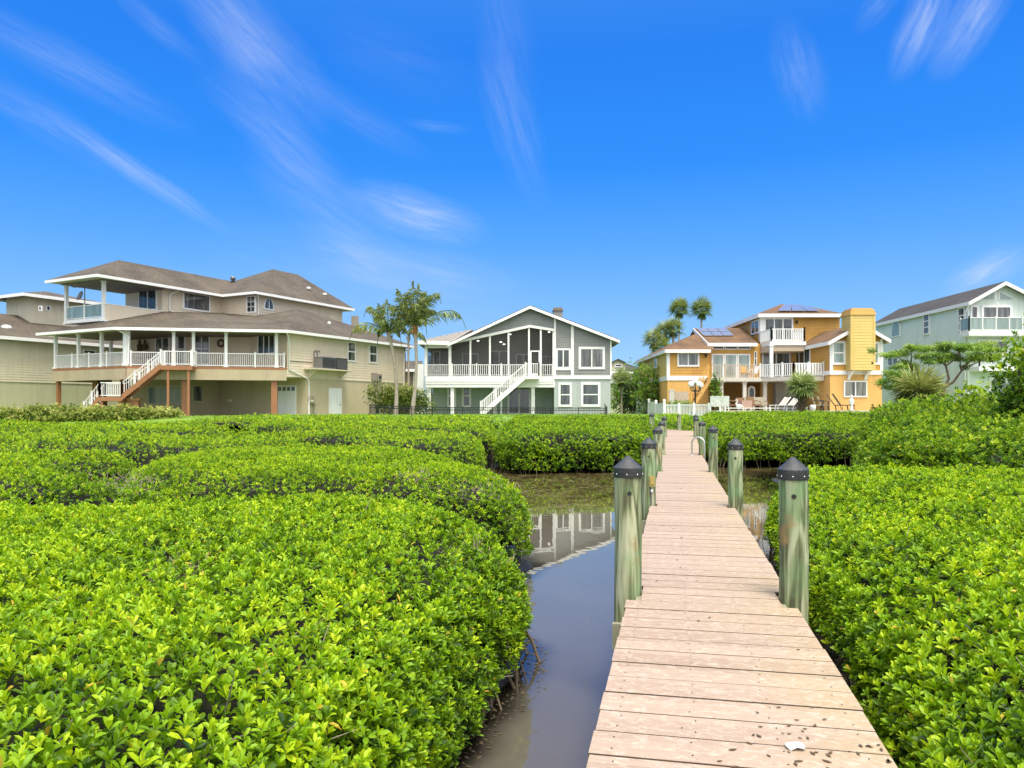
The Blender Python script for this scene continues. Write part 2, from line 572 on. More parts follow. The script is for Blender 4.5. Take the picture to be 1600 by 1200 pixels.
# ------------------------------------------------------------------ ground and water
def ground_z(x, y):
    def ss(a, b, t):
        t = np.clip((t - a) / (b - a), 0, 1)
        return t * t * (3 - 2 * t)
    x = np.asarray(x, float); y = np.asarray(y, float)
    z = -0.55 + 2.65 * ss(33.5, 48, y)
    z = z + 0.30 * ss(20.0, 24, x) * ss(42, 52, y)
    # mud shelves under the hedges
    edge = np.interp(y, [0, 3, 4.2, 5.2, 6.2, 7, 8, 9, 9.8, 11, 12.4, 13.6, 15.6, 19.6, 23, 27, 30], [-1.5, -.95, -.72, -.52, -.24, .08, .16, -.05, -.5, 0, .36, .28, -.3, -1.6, -2.2, -1.05, -1.3])
    z = z + 0.66 * ss(.46, -.28, x - edge + .05 * np.sin(y * 2.9) + .04 * np.sin(y * 7.3 + 1)) * (1 - ss(28, 33, y))
    z = z + 0.58 * ss(0.9, 2.6, x - .21 * y - 1.2) * (1 - ss(28, 34, y))
    return z + 0.02 * np.sin(x * 1.3 + y * .7) * np.cos(y * 1.1 - x * .4)


def build_ground():
    xs = np.concatenate([np.linspace(-900, -60, 12), np.linspace(-56, -12, 45), np.linspace(-11.5, 14, 170), np.linspace(15, 60, 46), np.linspace(65, 900, 12)])
    ys = np.concatenate([np.linspace(-40, 0, 14), np.linspace(0.5, 20, 110), np.linspace(20.5, 60, 80), np.linspace(62, 110, 20), np.linspace(125, 2200, 14)])
    X, Y = np.meshgrid(xs, ys)
    Z = ground_z(X, Y)
    v = np.stack([X.ravel(), Y.ravel(), Z.ravel()], 1)
    nx = len(xs)
    f = [(j * nx + i, j * nx + i + 1, (j + 1) * nx + i + 1, (j + 1) * nx + i) for j in range(len(ys) - 1) for i in range(nx - 1)]
    me = bpy.data.meshes.new('ground')
    me.from_pydata(v.tolist(), [], f)
    me.polygons.foreach_set('use_smooth', [True] * len(f))
    m, nt, b = new_mat('lawn and mud')
    geo = nd(nt, 'ShaderNodeNewGeometry')
    sx = nd(nt, 'ShaderNodeSeparateXYZ'); nt.links.new(geo.outputs['Position'], sx.inputs[0])
    n1 = nd(nt, 'ShaderNodeTexNoise'); n1.inputs['Scale'].default_value = .6; n1.inputs['Detail'].default_value = 9
    nt.links.new(geo.outputs['Position'], n1.inputs['Vector'])
    n2 = nd(nt, 'ShaderNodeTexNoise'); n2.inputs['Scale'].default_value = 9; n2.inputs['Detail'].default_value = 6
    nt.links.new(geo.outputs['Position'], n2.inputs['Vector'])
    gr = nd(nt, 'ShaderNodeMix', data_type='RGBA'); gr.inputs['A'].default_value = (.075, .17, .012, 1); gr.inputs['B'].default_value = (.19, .30, .03, 1)
    mr = nd(nt, 'ShaderNodeMapRange'); mr.inputs[1].default_value = .3; mr.inputs[2].default_value = .7
    nt.links.new(n1.outputs[0], mr.inputs[0]); nt.links.new(mr.outputs[0], gr.inputs['Factor'])
    md = nd(nt, 'ShaderNodeMix', data_type='RGBA'); md.inputs['A'].default_value = (.008, .006, .004, 1); md.inputs['B'].default_value = (.040, .030, .019, 1)
    mr2 = nd(nt, 'ShaderNodeMapRange'); mr2.inputs[1].default_value = .35; mr2.inputs[2].default_value = .68
    nt.links.new(n2.outputs[0], mr2.inputs[0]); nt.links.new(mr2.outputs[0], md.inputs['Factor'])
    hz = nd(nt, 'ShaderNodeMapRange'); hz.inputs[1].default_value = 1.0; hz.inputs[2].default_value = 1.5
    nt.links.new(sx.outputs[2], hz.inputs[0])
    mx = nd(nt, 'ShaderNodeMix', data_type='RGBA')
    nt.links.new(hz.outputs[0], mx.inputs['Factor']); nt.links.new(md.outputs['Result'], mx.inputs['A']); nt.links.new(gr.outputs['Result'], mx.inputs['B'])
    nt.links.new(mx.outputs['Result'], b.inputs['Base Color'])
    b.inputs['Roughness'].default_value = .55
    bp = nd(nt, 'ShaderNodeBump'); bp.inputs['Strength'].default_value = .9; bp.inputs['Distance'].default_value = .03
    nt.links.new(n2.outputs[0], bp.inputs['Height']); nt.links.new(bp.outputs[0], b.inputs['Normal'])
    o = place_mesh(me, 'ground', None, m)
    tag(o, kind='structure')


build_ground()


def build_water():
    xs = np.concatenate([np.linspace(-900, -14, 8), np.linspace(-13, 16, 190), np.linspace(18, 900, 8)])
    ys = np.concatenate([np.linspace(-60, 0, 6), np.linspace(.5, 40, 230), [43, 46]])
    X, Y = np.meshgrid(xs, ys)
    nx = len(xs)
    me = bpy.data.meshes.new('water')
    me.from_pydata(np.stack([X.ravel(), Y.ravel(), 0 * X.ravel()], 1).tolist(), [], [(j * nx + i, j * nx + i + 1, (j + 1) * nx + i + 1, (j + 1) * nx + i) for j in range(len(ys) - 1) for i in range(nx - 1)])
    at = me.attributes.new('depth', 'FLOAT', 'POINT')
    at.data.foreach_set('value', np.clip(-ground_z(X, Y), 0, 2).ravel().astype(np.float32))
    m, nt, b = new_mat('still tidal water')
    geo = nd(nt, 'ShaderNodeNewGeometry')
    n1 = nd(nt, 'ShaderNodeTexNoise'); n1.inputs['Scale'].default_value = .55; n1.inputs['Detail'].default_value = 8
    nt.links.new(geo.outputs['Position'], n1.inputs['Vector'])
    sx = nd(nt, 'ShaderNodeSeparateXYZ'); nt.links.new(geo.outputs['Position'], sx.inputs[0])
    # far, shallow end: brown bottom and weed show through
    sh = nd(nt, 'ShaderNodeMapRange'); sh.inputs[1].default_value = 15; sh.inputs[2].default_value = 21
    nt.links.new(sx.outputs[1], sh.inputs[0])
    n3 = nd(nt, 'ShaderNodeTexNoise'); n3.inputs['Scale'].default_value = 1.7; n3.inputs['Detail'].default_value = 7; n3.inputs['Roughness'].default_value = .7
    mp = nd(nt, 'ShaderNodeMapping'); mp.inputs['Scale'].default_value = (1, .5, 1)
    nt.links.new(geo.outputs['Position'], mp.inputs[0]); nt.links.new(mp.outputs[0], n3.inputs['Vector'])
    rp = nd(nt, 'ShaderNodeValToRGB')
    rp.color_ramp.elements[0].position = .36; rp.color_ramp.elements[0].color = (.034, .024, .009, 1)
    rp.color_ramp.elements[1].position = .68; rp.color_ramp.elements[1].color = (.17, .15, .06, 1)
    nt.links.new(n3.outputs[0], rp.inputs[0])
    dp = nd(nt, 'ShaderNodeMix', data_type='RGBA'); dp.inputs['A'].default_value = (.080, .072, .058, 1); dp.inputs['B'].default_value = (.130, .118, .100, 1)
    nt.links.new(n1.outputs[0], dp.inputs['Factor'])
    mx = nd(nt, 'ShaderNodeMix', data_type='RGBA')
    nt.links.new(sh.outputs[0], mx.inputs['Factor']); nt.links.new(dp.outputs['Result'], mx.inputs['A']); nt.links.new(rp.outputs[0], mx.inputs['B'])
    # darker towards the bank: mud and the hedge's dark reflection put into the colour
    da = nd(nt, 'ShaderNodeAttribute'); da.attribute_name = 'depth'
    dr = nd(nt, 'ShaderNodeMapRange', interpolation_type='SMOOTHSTEP'); dr.inputs[1].default_value = .05; dr.inputs[2].default_value = .53
    nt.links.new(da.outputs['Fac'], dr.inputs[0])
    sm_ = nd(nt, 'ShaderNodeMix', data_type='RGBA'); sm_.inputs['A'].default_value = (.012, .010, .007, 1)
    nt.links.new(dr.outputs[0], sm_.inputs['Factor']); nt.links.new(mx.outputs['Result'], sm_.inputs['B'])
    nt.links.new(sm_.outputs['Result'], b.inputs['Base Color'])
    b.inputs['Roughness'].default_value = .015
    b.inputs['IOR'].default_value = 1.5
    b.inputs['Specular IOR Level'].default_value = .5
    w = nd(nt, 'ShaderNodeTexNoise'); w.inputs['Scale'].default_value = 2.2; w.inputs['Detail'].default_value = 2
    nt.links.new(geo.outputs['Position'], w.inputs['Vector'])
    bp = nd(nt, 'ShaderNodeBump'); bp.inputs['Strength'].default_value = .012; bp.inputs['Distance'].default_value = .1
    nt.links.new(w.outputs[0], bp.inputs['Height']); nt.links.new(bp.outputs[0], b.inputs['Normal'])
    tag(place_mesh(me, 'water', None, m), kind='structure')


build_water()


# ------------------------------------------------------------------ leaves
def unit(a):
    return a / np.maximum(np.linalg.norm(a, axis=1, keepdims=True), 1e-9)


def leaf_mesh(name, base, d, n, ln, wd, var, mat, parent=None, simple=False, fold=0.18, curl=0.12):
    """base (N,3), d leaf direction, n leaf upward normal, ln lengths, wd widths, var 0..1"""
    off = wloc(parent) if parent is not None else Vector((0, 0, 0))
    base = base - np.array(off)
    d = unit(d)
    s = unit(np.cross(d, n))
    n = unit(np.cross(s, d))
    N = len(base)
    L = ln[:, None]; W = wd[:, None]
    if simple:
        pts = [base, base + d * L * .55 + s * W * .5, base + d * L - n * L * curl, base + d * L * .55 - s * W * .5]
        k = 4; faces = [[0, 1, 2, 3]]
    else:
        up = n * W * fold
        pts = [base, base + d * L * .42 + s * W * .42 + up, base + d * L * .80 + s * W * .40 + up - n * L * curl * .5, base + d * L - n * L * curl,
               base + d * L * .80 - s * W * .40 + up - n * L * curl * .5, base + d * L * .42 - s * W * .42 + up]
        k = 6; faces = [[0, 1, 2, 3], [0, 3, 4, 5]]
    V = np.stack(pts, 1).reshape(-1, 3).astype(np.float32)
    nf = len(faces)
    idx = (np.arange(N)[:, None, None] * k + np.array(faces)[None]).reshape(-1).astype(np.int32)
    me = bpy.data.meshes.new(name)
    me.vertices.add(len(V)); me.vertices.foreach_set('co', V.ravel())
    me.loops.add(len(idx)); me.loops.foreach_set('vertex_index', idx)
    me.polygons.add(N * nf)
    me.polygons.foreach_set('loop_start', np.arange(0, N * nf * 4, 4, dtype=np.int32))
    at = me.attributes.new('var', 'FLOAT', 'FACE')
    at.data.foreach_set('value', np.repeat(np.clip(var, 0, 1), nf).astype(np.float32))
    me.update(calc_edges=True)
    return place_mesh(me, name, parent, mat)


def rosettes(P, axis, K, size, aspect, spread=(10, 60), young=0.22, base_var=0.45, var_sd=0.20, patch=None):
    """K leaves round every shoot tip; returns arrays for leaf_mesh"""
    N = len(P)
    axis = unit(axis)
    ref = np.tile(np.array([[0.31, 0.17, 0.93]]), (N, 1))
    e1 = unit(np.cross(axis, ref + RNG.normal(0, .4, (N, 3))))
    e2 = np.cross(axis, e1)
    out_b, out_d, out_n, out_l, out_w, out_v = [], [], [], [], [], []
    ph0 = RNG.uniform(0, 2 * np.pi, N)
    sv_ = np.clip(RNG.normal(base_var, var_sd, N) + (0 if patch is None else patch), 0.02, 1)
    sl = size * RNG.uniform(.75, 1.2, N) if np.isscalar(size) else size * RNG.uniform(.75, 1.2, N)
    for k in range(K):
        frac = k / max(K - 1, 1)
        tilt = np.radians(spread[0] + (spread[1] - spread[0]) * (1 - frac) + RNG.normal(0, 9, N))
        ph = ph0 + k * 2.4 + RNG.normal(0, .25, N)
        rad = e1 * np.cos(ph)[:, None] + e2 * np.sin(ph)[:, None]
        d = axis * np.cos(tilt)[:, None] + rad * np.sin(tilt)[:, None]
        n = axis * np.sin(tilt)[:, None] - rad * np.cos(tilt)[:, None]
        l = sl * (1.0 - .35 * frac) * RNG.uniform(.85, 1.15, N)
        out_b.append(P - axis * (sl * .35 * (1 - frac))[:, None])
        out_d.append(d); out_n.append(n); out_l.append(l); out_w.append(l * aspect * RNG.uniform(.85, 1.15, N))
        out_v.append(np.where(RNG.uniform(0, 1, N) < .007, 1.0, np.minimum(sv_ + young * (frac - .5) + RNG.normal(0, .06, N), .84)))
    c = np.concatenate
    return c(out_b), c(out_d), c(out_n), c(out_l), c(out_w), c(out_v)


def sticks_mesh(name, segs, mat, parent=None):
    """three-sided tapering sticks: segs = list of (P, Q, r0, r1)"""
    mb = MB()
    for P, Q, r0, r1 in segs:
        mb.tube([P, Q], [r0, r1], seg=4, caps=False)
    return mb.build(name, mat, parent)


def smooth_poly(pts, per=7):
    P = np.array(pts, float); n = len(P)
    out = []
    for i in range(n):
        p0, p1, p2, p3 = P[i - 1], P[i], P[(i + 1) % n], P[(i + 2) % n]
        for t in np.linspace(0, 1, per, endpoint=False):
            out.append(.5 * ((2 * p1) + (-p0 + p2) * t + (2 * p0 - 5 * p1 + 4 * p2 - p3) * t ** 2 + (-p0 + 3 * p1 - 3 * p2 + p3) * t ** 3))
    return np.array(out)


def sdf_in(poly, X):
    """distance to the boundary (positive inside)"""
    A = poly; B = np.roll(poly, -1, 0)
    res = np.empty(len(X))
    for s in range(0, len(X), 20000):
        x = X[s:s + 20000]
        ab = B - A
        ap = x[:, None] - A[None]
        t = np.clip((ap * ab).sum(2) / np.maximum((ab * ab).sum(1), 1e-9), 0, 1)
        dist = np.sqrt(((ap - t[..., None] * ab) ** 2).sum(2)).min(1)
        cond = (A[None, :, 1] > x[:, None, 1]) != (B[None, :, 1] > x[:, None, 1])
        xi = A[None, :, 0] + (x[:, None, 1] - A[None, :, 1]) * (B - A)[None, :, 0] / np.where(np.abs((B - A)[None, :, 1]) < 1e-9, 1e-9, (B - A)[None, :, 1])
        ins = (cond & (x[:, None, 0] < xi)).sum(1) % 2 == 1
        res[s:s + 20000] = np.where(ins, dist, -dist)
    return res


def lumps(x, y, seed, s=1.0):
    r = np.random.default_rng(seed)
    z = 0
    for k in range(7):
        a = r.uniform(0, 6.28); fq = r.uniform(.5, 2.4) / s; p = r.uniform(0, 6.28)
        z = z + np.sin((x * np.cos(a) + y * np.sin(a)) * fq + p) / 7 * 1.6
    return z


def hedge(label, poly, zt, z0=.38, Rr=1.1, dens=170, K=6, leaf=.075, aspect=.46, lump=.10, seed=1, mat='leaf', simple=False, side_n=1.0,
          base_var=.45, bald=(), group='mangrove hedges along the boardwalk', name='mangrove_hedge', roots=True, up=.6, rag=.10, core_drop=.26, lump_s=1.0, cut=None, squeeze=1.0):
    poly = np.array(poly, float)
    poly[:, 1] = poly[:, 1].mean() + (poly[:, 1] - poly[:, 1].mean()) * squeeze
    sp = smooth_poly(poly)
    cx, cy = sp.mean(0)
    root = thing(name, label, 'hedge', (cx, cy, 0), group)
    ztf = zt if callable(zt) else (lambda x, y: np.full_like(x, zt))

    def height(XY):
        sd = sdf_in(sp, XY)
        t = np.clip(sd / Rr, 0, 1)
        prof = (1 - (1 - t) ** 2.4) ** (1 / 2.2)
        top = ztf(XY[:, 0], XY[:, 1]) + lump * lumps(XY[:, 0], XY[:, 1], seed, lump_s)
        return sd, z0 + (top - z0) * prof

    lo, hi = sp.min(0), sp.max(0)
    area = (hi - lo).prod()
    n = int(area * dens * 2.2)
    XY = RNG.uniform(lo, hi, (n, 2))
    ee = .04
    sd, z = height(XY)
    keep = sd > 0.02
    XY, sd, z = XY[keep], sd[keep], z[keep]
    # only what the picture and a step to its side can see
    vis = np.abs(XY[:, 0]) < XY[:, 1] * .80 + 2.5
    XY, sd, z = XY[vis], sd[vis], z[vis]
    _, zx = height(XY + [ee, 0]); _, zy = height(XY + [0, ee])
    g = np.clip(np.stack([(zx - z) / ee, (zy - z) / ee], 1), -3.5, 3.5)
    wgt = np.sqrt(1 + (g ** 2).sum(1)) / 2.2
    keep = RNG.uniform(0, 1, len(XY)) < wgt
    XY, z, g = XY[keep], z[keep], g[keep]
    P = np.column_stack([XY, z])
    Nrm = unit(np.column_stack([-g, np.ones(len(P))]))
    # the steep sides
    A = sp; B = np.roll(sp, -1, 0)
    ln = np.linalg.norm(B - A, axis=1)
    hmax = float(np.max(ztf(sp[:, 0], sp[:, 1]))) - z0
    ns = int(ln.sum() * dens * .9 * side_n * max(1.0, hmax))
    i = RNG.choice(len(A), ns, p=ln / ln.sum())
    t = RNG.uniform(0, 1, ns)[:, None]
    q = A[i] * (1 - t) + B[i] * t
    tang = unit(B[i] - A[i])
    nor = np.column_stack([tang[:, 1], -tang[:, 0]])
    flip = sdf_in(sp, q + nor * .05) > 0
    nor[flip] *= -1
    zt_q = ztf(q[:, 0], q[:, 1])
    fz = RNG.uniform(-.06, .80 if Rr < 1.4 else 1.0, ns)
    # ragged skirt: the lower edge rises and falls along the bank
    skirt = .22 * lumps(q[:, 0], q[:, 1], seed + 50, .6)
    zz = z0 + skirt * (1 - fz) + (zt_q - z0) * fz
    inset = Rr * np.clip(.02 + .35 * fz ** 2 + .2 * np.clip(.15 - fz, 0, 1), 0, 1) + .10 * lumps(q[:, 0] + zz * 2, q[:, 1] + zz * 3, seed + 9, .5) * .6
    qs = q - nor * inset[:, None]
    vis = (np.abs(qs[:, 0]) < qs[:, 1] * .80 + 2.5)
    P = np.concatenate([P, np.column_stack([qs, zz])[vis]])
    Nrm = np.concatenate([Nrm, unit(np.column_stack([nor, .25 + fz]))[vis]])
    # thin places where bare twigs show
    keepm = np.ones(len(P), bool)
    patch = .13 * lumps(P[:, 0] * 1.6, P[:, 1] * 1.6 + P[:, 2], seed + 3, .8) + .16 * (Nrm[:, 2] - .75)  # steep sides toned darker: older leaves and painted shade together
    twigs = []
    for (bx, by, bz, br, amount) in bald:
        dd = np.linalg.norm(P - [bx, by, bz], axis=1)
        keepm &= ~((dd < br * RNG.uniform(.5, 1.05, len(P))) & (RNG.uniform(0, 1, len(P)) < amount))
    gap = lumps(P[:, 0] * 3.1, P[:, 1] * 3.1 + P[:, 2] * 2, seed + 21, .55)
    keepm &= ~((gap > .37) & (RNG.uniform(0, 1, len(P)) < .6))
    fine = lumps(P[:, 0] * 9, P[:, 1] * 9 + P[:, 2] * 5, seed + 33, .6)
    keepm &= ~((fine > .30) & (RNG.uniform(0, 1, len(P)) < .60))
    if cut is not None:
        keepm &= ~cut(P)
    P, Nrm, patch = P[keepm], Nrm[keepm], patch[keepm]
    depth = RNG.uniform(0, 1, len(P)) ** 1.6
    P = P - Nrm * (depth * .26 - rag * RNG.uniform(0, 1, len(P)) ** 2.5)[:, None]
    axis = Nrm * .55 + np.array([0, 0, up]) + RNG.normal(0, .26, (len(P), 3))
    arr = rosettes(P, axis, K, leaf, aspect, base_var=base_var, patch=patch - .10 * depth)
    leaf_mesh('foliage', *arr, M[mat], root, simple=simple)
    # near-black inner shell: shade between twigs and leaves put into its colour
    st = .16 if area < 120 else (.25 if Rr >= 1.4 else .4)
    gx = np.arange(lo[0] - st, hi[0] + st, st); gy = np.arange(lo[1] - st, hi[1] + st, st)
    GX, GY = np.meshgrid(gx, gy)
    G = np.column_stack([GX.ravel(), GY.ravel()])
    sdg, zg = height(G)
    ok = sdg > (.22 if Rr < 1.4 else .34)
    ids = -np.ones(len(G), int); ids[ok] = np.arange(ok.sum())
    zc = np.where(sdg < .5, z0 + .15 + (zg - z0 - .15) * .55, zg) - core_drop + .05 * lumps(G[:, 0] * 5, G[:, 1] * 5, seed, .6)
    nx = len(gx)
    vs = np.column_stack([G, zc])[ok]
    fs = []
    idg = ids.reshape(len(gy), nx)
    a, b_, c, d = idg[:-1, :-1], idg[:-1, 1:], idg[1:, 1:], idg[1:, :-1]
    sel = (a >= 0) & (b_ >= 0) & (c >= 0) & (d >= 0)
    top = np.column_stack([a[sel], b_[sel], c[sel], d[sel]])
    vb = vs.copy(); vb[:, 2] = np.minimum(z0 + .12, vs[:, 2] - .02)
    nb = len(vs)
    me = bpy.data.meshes.new('dark_core')
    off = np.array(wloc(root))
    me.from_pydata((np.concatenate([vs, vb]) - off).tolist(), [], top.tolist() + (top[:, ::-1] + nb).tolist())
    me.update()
    place_mesh(me, 'dark_core', root, M['core'])
    # loose twigs: in the bald places and scattered between the leaves
    segs = []
    for (bx, by, bz, br, amount) in bald:
        for _ in range(int(900 * br * br)):
            p = Vector((bx, by, bz)) + Vector(RNG.normal(0, .45, 3) * br * np.array([1, 1, .35])) - Vector((0, 0, .10))
            dirv = Vector(RNG.normal(0, 1, 3)); dirv.z = abs(dirv.z) * .8 + .3; dirv.normalize()
            L = RNG.uniform(.06, .17)
            segs.append((p, p + dirv * L, .0042, .0018))
    if cy < 18:
        take = RNG.choice(len(P), min(900, len(P) // 14), replace=False)
        for k in take:
            p = Vector(P[k]) - Vector(Nrm[k]) * .12
            dirv = Vector(Nrm[k]) * .5 + Vector(RNG.normal(0, .6, 3)); dirv.normalize()
            segs.append((p, p + dirv * RNG.uniform(.10, .26), .005, .002))
    if segs:
        sticks_mesh('loose_twigs', segs, M['twig'], root)
    # stems and prop roots under the skirt
    if roots:
        mb = MB()
        nr = int(ln.sum() * (16.0 if cy < 12 else 5.0))
        i = RNG.choice(len(A), nr, p=ln / ln.sum())
        for k in i:
            p = A[k] * .5 + B[k] * .5
            if abs(p[0]) > p[1] * .8 + 3 or p[1] > 40: continue
            tg = (B[k] - A[k]) / ln[k]
            no = np.array([tg[1], -tg[0]])
            if sdf_in(sp, (p + no * .05)[None])[0] > 0: no = -no
            w = p - no * RNG.uniform(.12, .75) + tg * RNG.uniform(-.3, .3)
            foot = w + no * RNG.uniform(-.25, .42) + tg * RNG.uniform(-.25, .25)
            zg0 = -.25
            r = RNG.uniform(.005, .018)
            midp = (w + foot) / 2 + RNG.normal(0, .06, 2)
            mb.tube([(w[0], w[1], z0 + .32), (midp[0], midp[1], z0 * .5 + .1), (foot[0], foot[1], zg0)], [r, r * .9, r * 1.1], seg=5, caps=False)
        if mb.v:
            mb.build('stems_and_roots', M['root'], root)
    return root


def ztop_left(x, y):
    return 1.5 + .62 * np.clip((y - 20) / 26, 0, 1)


def ztop_right(x, y):
    return 1.55 + .80 * np.clip((y - 33) / 15, 0, 1)


hedge('big rounded mangrove hedge nearest the camera, left of the open water', [(-1.5, .9), (-.72, 3.0), (-.52, 4.2), (-.36, 5.2), (-.12, 6.2), (.12, 7.0), (.16, 7.9), (-.08, 8.8), (-.75, 9.7), (-2.0, 10.4), (-3.3, 10.3), (-4.6, 9.7), (-6.5, 9.9), (-9.5, 10.6), (-13, 6), (-9, .9)],
      lambda x, y: 1.42 + .04 * np.clip((y - 5) / 4, 0, 1), z0=.24, Rr=1.15, dens=780, side_n=.95, K=5, leaf=.061, seed=3, lump=.035, rag=.05,
      bald=((-.62, 7.5, 1.15, .55, .75), (-2.6, 5.9, 1.38, .30, .4)), up=.75)
hedge('second rounded mangrove lobe along the left water edge, behind the nearest hedge', [(-.1, 11.3), (.22, 11.7), (.36, 12.4), (.28, 13.6), (-.3, 15.6), (-1.6, 19.6), (-3.6, 22.3), (-6.4, 22.5), (-8.4, 20.5), (-8.2, 16), (-6.0, 12.9), (-3.8, 12.0), (-1.9, 11.9), (-.8, 11.3)],
      1.53, z0=.30, Rr=1.3, dens=380, side_n=.8, K=5, leaf=.062, seed=5, lump=.035, rag=.05, bald=((-.55, 12.4, 1.25, .6, .75), (-1.6, 13.0, 1.5, .35, .6), (-6.9, 13.6, 1.25, .7, .85)), up=.75)
hedge('low mangrove hedge at the left edge of the photo, beyond the nearest one', [(-4.9, 11.4), (-7.2, 13.2), (-9.2, 16.5), (-9.3, 20), (-14, 20.5), (-20, 19), (-20, 12.5), (-13, 11.6), (-9, 11.4), (-6.5, 10.9)],
      1.50, z0=.4, Rr=1.0, dens=220, K=5, leaf=.074, seed=8, lump=.06, squeeze=.86, side_n=.6, rag=.06)
hedge('long mangrove strip with a dark front edge, left half, third row from the camera', [(-9.0, 21.4), (-12, 21.6), (-20, 20.6), (-30, 20), (-31, 27), (-20, 27.5), (-10, 28), (-6.5, 26), (-6.6, 23.6)],
      ztop_left, z0=.4, Rr=1.0, dens=105, K=5, leaf=.092, seed=12, lump=.13, squeeze=.86, side_n=.6, simple=True)
hedge('mangrove hedge ending above the water just left of the far bank hedge', [(-2.4, 22.6), (-1.5, 24.4), (-1.05, 27.0), (-1.2, 30.3), (-3, 31.2), (-9, 30.8), (-13, 30), (-11.5, 28.4), (-6.2, 27), (-4.4, 23.8)],
      ztop_left, z0=.4, Rr=1.0, dens=105, K=5, leaf=.092, seed=14, lump=.10, squeeze=.86, side_n=.6, simple=True)
hedge('mangrove strip with dark hollows in front of the tan house porch', [(-13.6, 31.2), (-20, 28.8), (-32, 28.6), (-40, 30), (-40, 39), (-28, 39.4), (-18, 38.4), (-13.0, 36), (-12.2, 33)],
      ztop_left, z0=.5, Rr=1.1, dens=62, K=5, leaf=.115, seed=17, lump=.15, squeeze=.86, side_n=.6, simple=True, lump_s=1.6)
hedge('mangrove strip between the far bank hedge and the tan house wall', [(-.8, 32.2), (-.7, 36), (-1.2, 40.4), (-5, 41.2), (-12, 40.6), (-13.4, 38.6), (-11.8, 34.6), (-8, 32.4), (-3.5, 31.9)],
      ztop_left, z0=.5, Rr=1.0, dens=66, K=5, leaf=.115, seed=19, lump=.11, squeeze=.86, side_n=.6, simple=True)
hedge('dense clipped mangrove hedge on the far bank, left of the boardwalk bend', [(-.45, 30.9), (2, 30.6), (4.9, 31.0), (6.0, 33), (7.4, 38), (8.4, 43), (8.5, 46.5), (4, 47.2), (0, 46.6), (-.6, 40)],
      lambda x, y: 1.62 + .50 * np.clip((y - 31) / 14, 0, 1), z0=.34, Rr=.8, dens=125, K=6, leaf=.098, seed=23, lump=.08, simple=True, side_n=2.2, base_var=.36)
hedge('farthest mangrove strip below the lawn of the tan house', [(-45, 40), (-28, 39.8), (-13, 41.2), (-1.5, 42), (-1.4, 47.6), (-12, 48.2), (-18, 46.5), (-30, 43.6), (-46, 43.4)],
      lambda x, y: np.where(x > -16, ztop_left(x, y), 1.60 + (ztop_left(x, y) - 1.60) * np.clip((x + 22) / 6, 0, 1)), z0=.9, Rr=1.0, dens=50, K=5, leaf=.125, seed=27, lump=.12, simple=True, roots=False)
hedge('glossy mangrove hedge pressed against the right side of the boardwalk', [(1.95, 2.0), (2.3, 4.3), (2.85, 7), (3.6, 10.2), (4.35, 13), (5.4, 15.4), (7, 15.7), (9, 14.4), (11, 12.6), (14, 11.2), (15, 6), (12, 1.8)],
      lambda x, y: 1.18 + .27 * np.clip((x - 1.9 - .21 * y) / 2.0, 0, 1), z0=.36, Rr=.85, dens=540, side_n=1.2, K=6, leaf=.070, seed=31, lump=.09,
      bald=(), up=.6, base_var=.45)
hedge('looser darker mangrove thicket rising behind the glossy right hedge', [(8.5, 17.8), (10.0, 15.9), (12.4, 14.0), (16, 12.6), (23, 13), (25, 22), (20, 29.5), (14.2, 30), (12.2, 26.5), (10.0, 21.6)],
      lambda x, y: 1.72 + .55 * np.clip((x - 10.5) / 4.5, 0, 1) + .30 * np.clip((y - 18) / 8, 0, 1), z0=.4, Rr=1.5, dens=120, K=6, leaf=.115, seed=37, lump=.24, mat='leaf_dull', base_var=.42, rag=.45, lump_s=.8, side_n=3.4, core_drop=.75)
hedge('clipped mangrove hedge on the far bank, right of the boardwalk', [(9.2, 33.6), (12, 33.5), (16.5, 33.6), (19, 35), (22, 40), (24, 47), (20, 50.8), (14, 51), (11.6, 48), (10.0, 40)],
      ztop_right, z0=.40, Rr=.8, dens=115, K=6, leaf=.10, seed=41, lump=.09, simple=True, side_n=2.2, base_var=.36)

hedge('small mangrove clump closing the view behind the end of the boardwalk', [(8.4, 39.2), (9.6, 38.6), (10.4, 41), (11.2, 46), (11.4, 52), (9.2, 52.5), (8.4, 46)],
      lambda x, y: 1.75 + .45 * np.clip((y - 39) / 10, 0, 1), z0=.9, Rr=.6, dens=80, K=5, leaf=.115, seed=47, lump=.08, simple=True, side_n=2.0, base_var=.38, roots=False)

# ------------------------------------------------------------------ boardwalk
GD = Vector((.2055, .9787, 0))          # along the boardwalk
GN = Vector((.9787, -.2055, 0))         # across it, to the right
D0 = Vector((.32 - .21 * 3.34, 0, 0))   # left edge at Y = 0
DECK = .99
DW = 1.335
PILE_Y = [6.62, 12.6, 19.5, 26.7, 33.4]
RAMP0, RAMP1 = 27.2, 37.2               # along-distance where the ramp starts and ends


def deck_pt(t, c, z):
    """t metres along, c metres from the left edge"""
    return D0 + GD * t + GN * c + Vector((0, 0, z))


def deck_z(t):
    return DECK + max(0, min(1, (t - RAMP0) / (RAMP1 - RAMP0))) * .56


def pile_spots():
    out = []
    for y in PILE_Y:
        t = y / GD.y
        out.append((t, 0, 0.0 - .015))
        out.append((t + .0, 1, DW + .015))
    return out


PR = .114


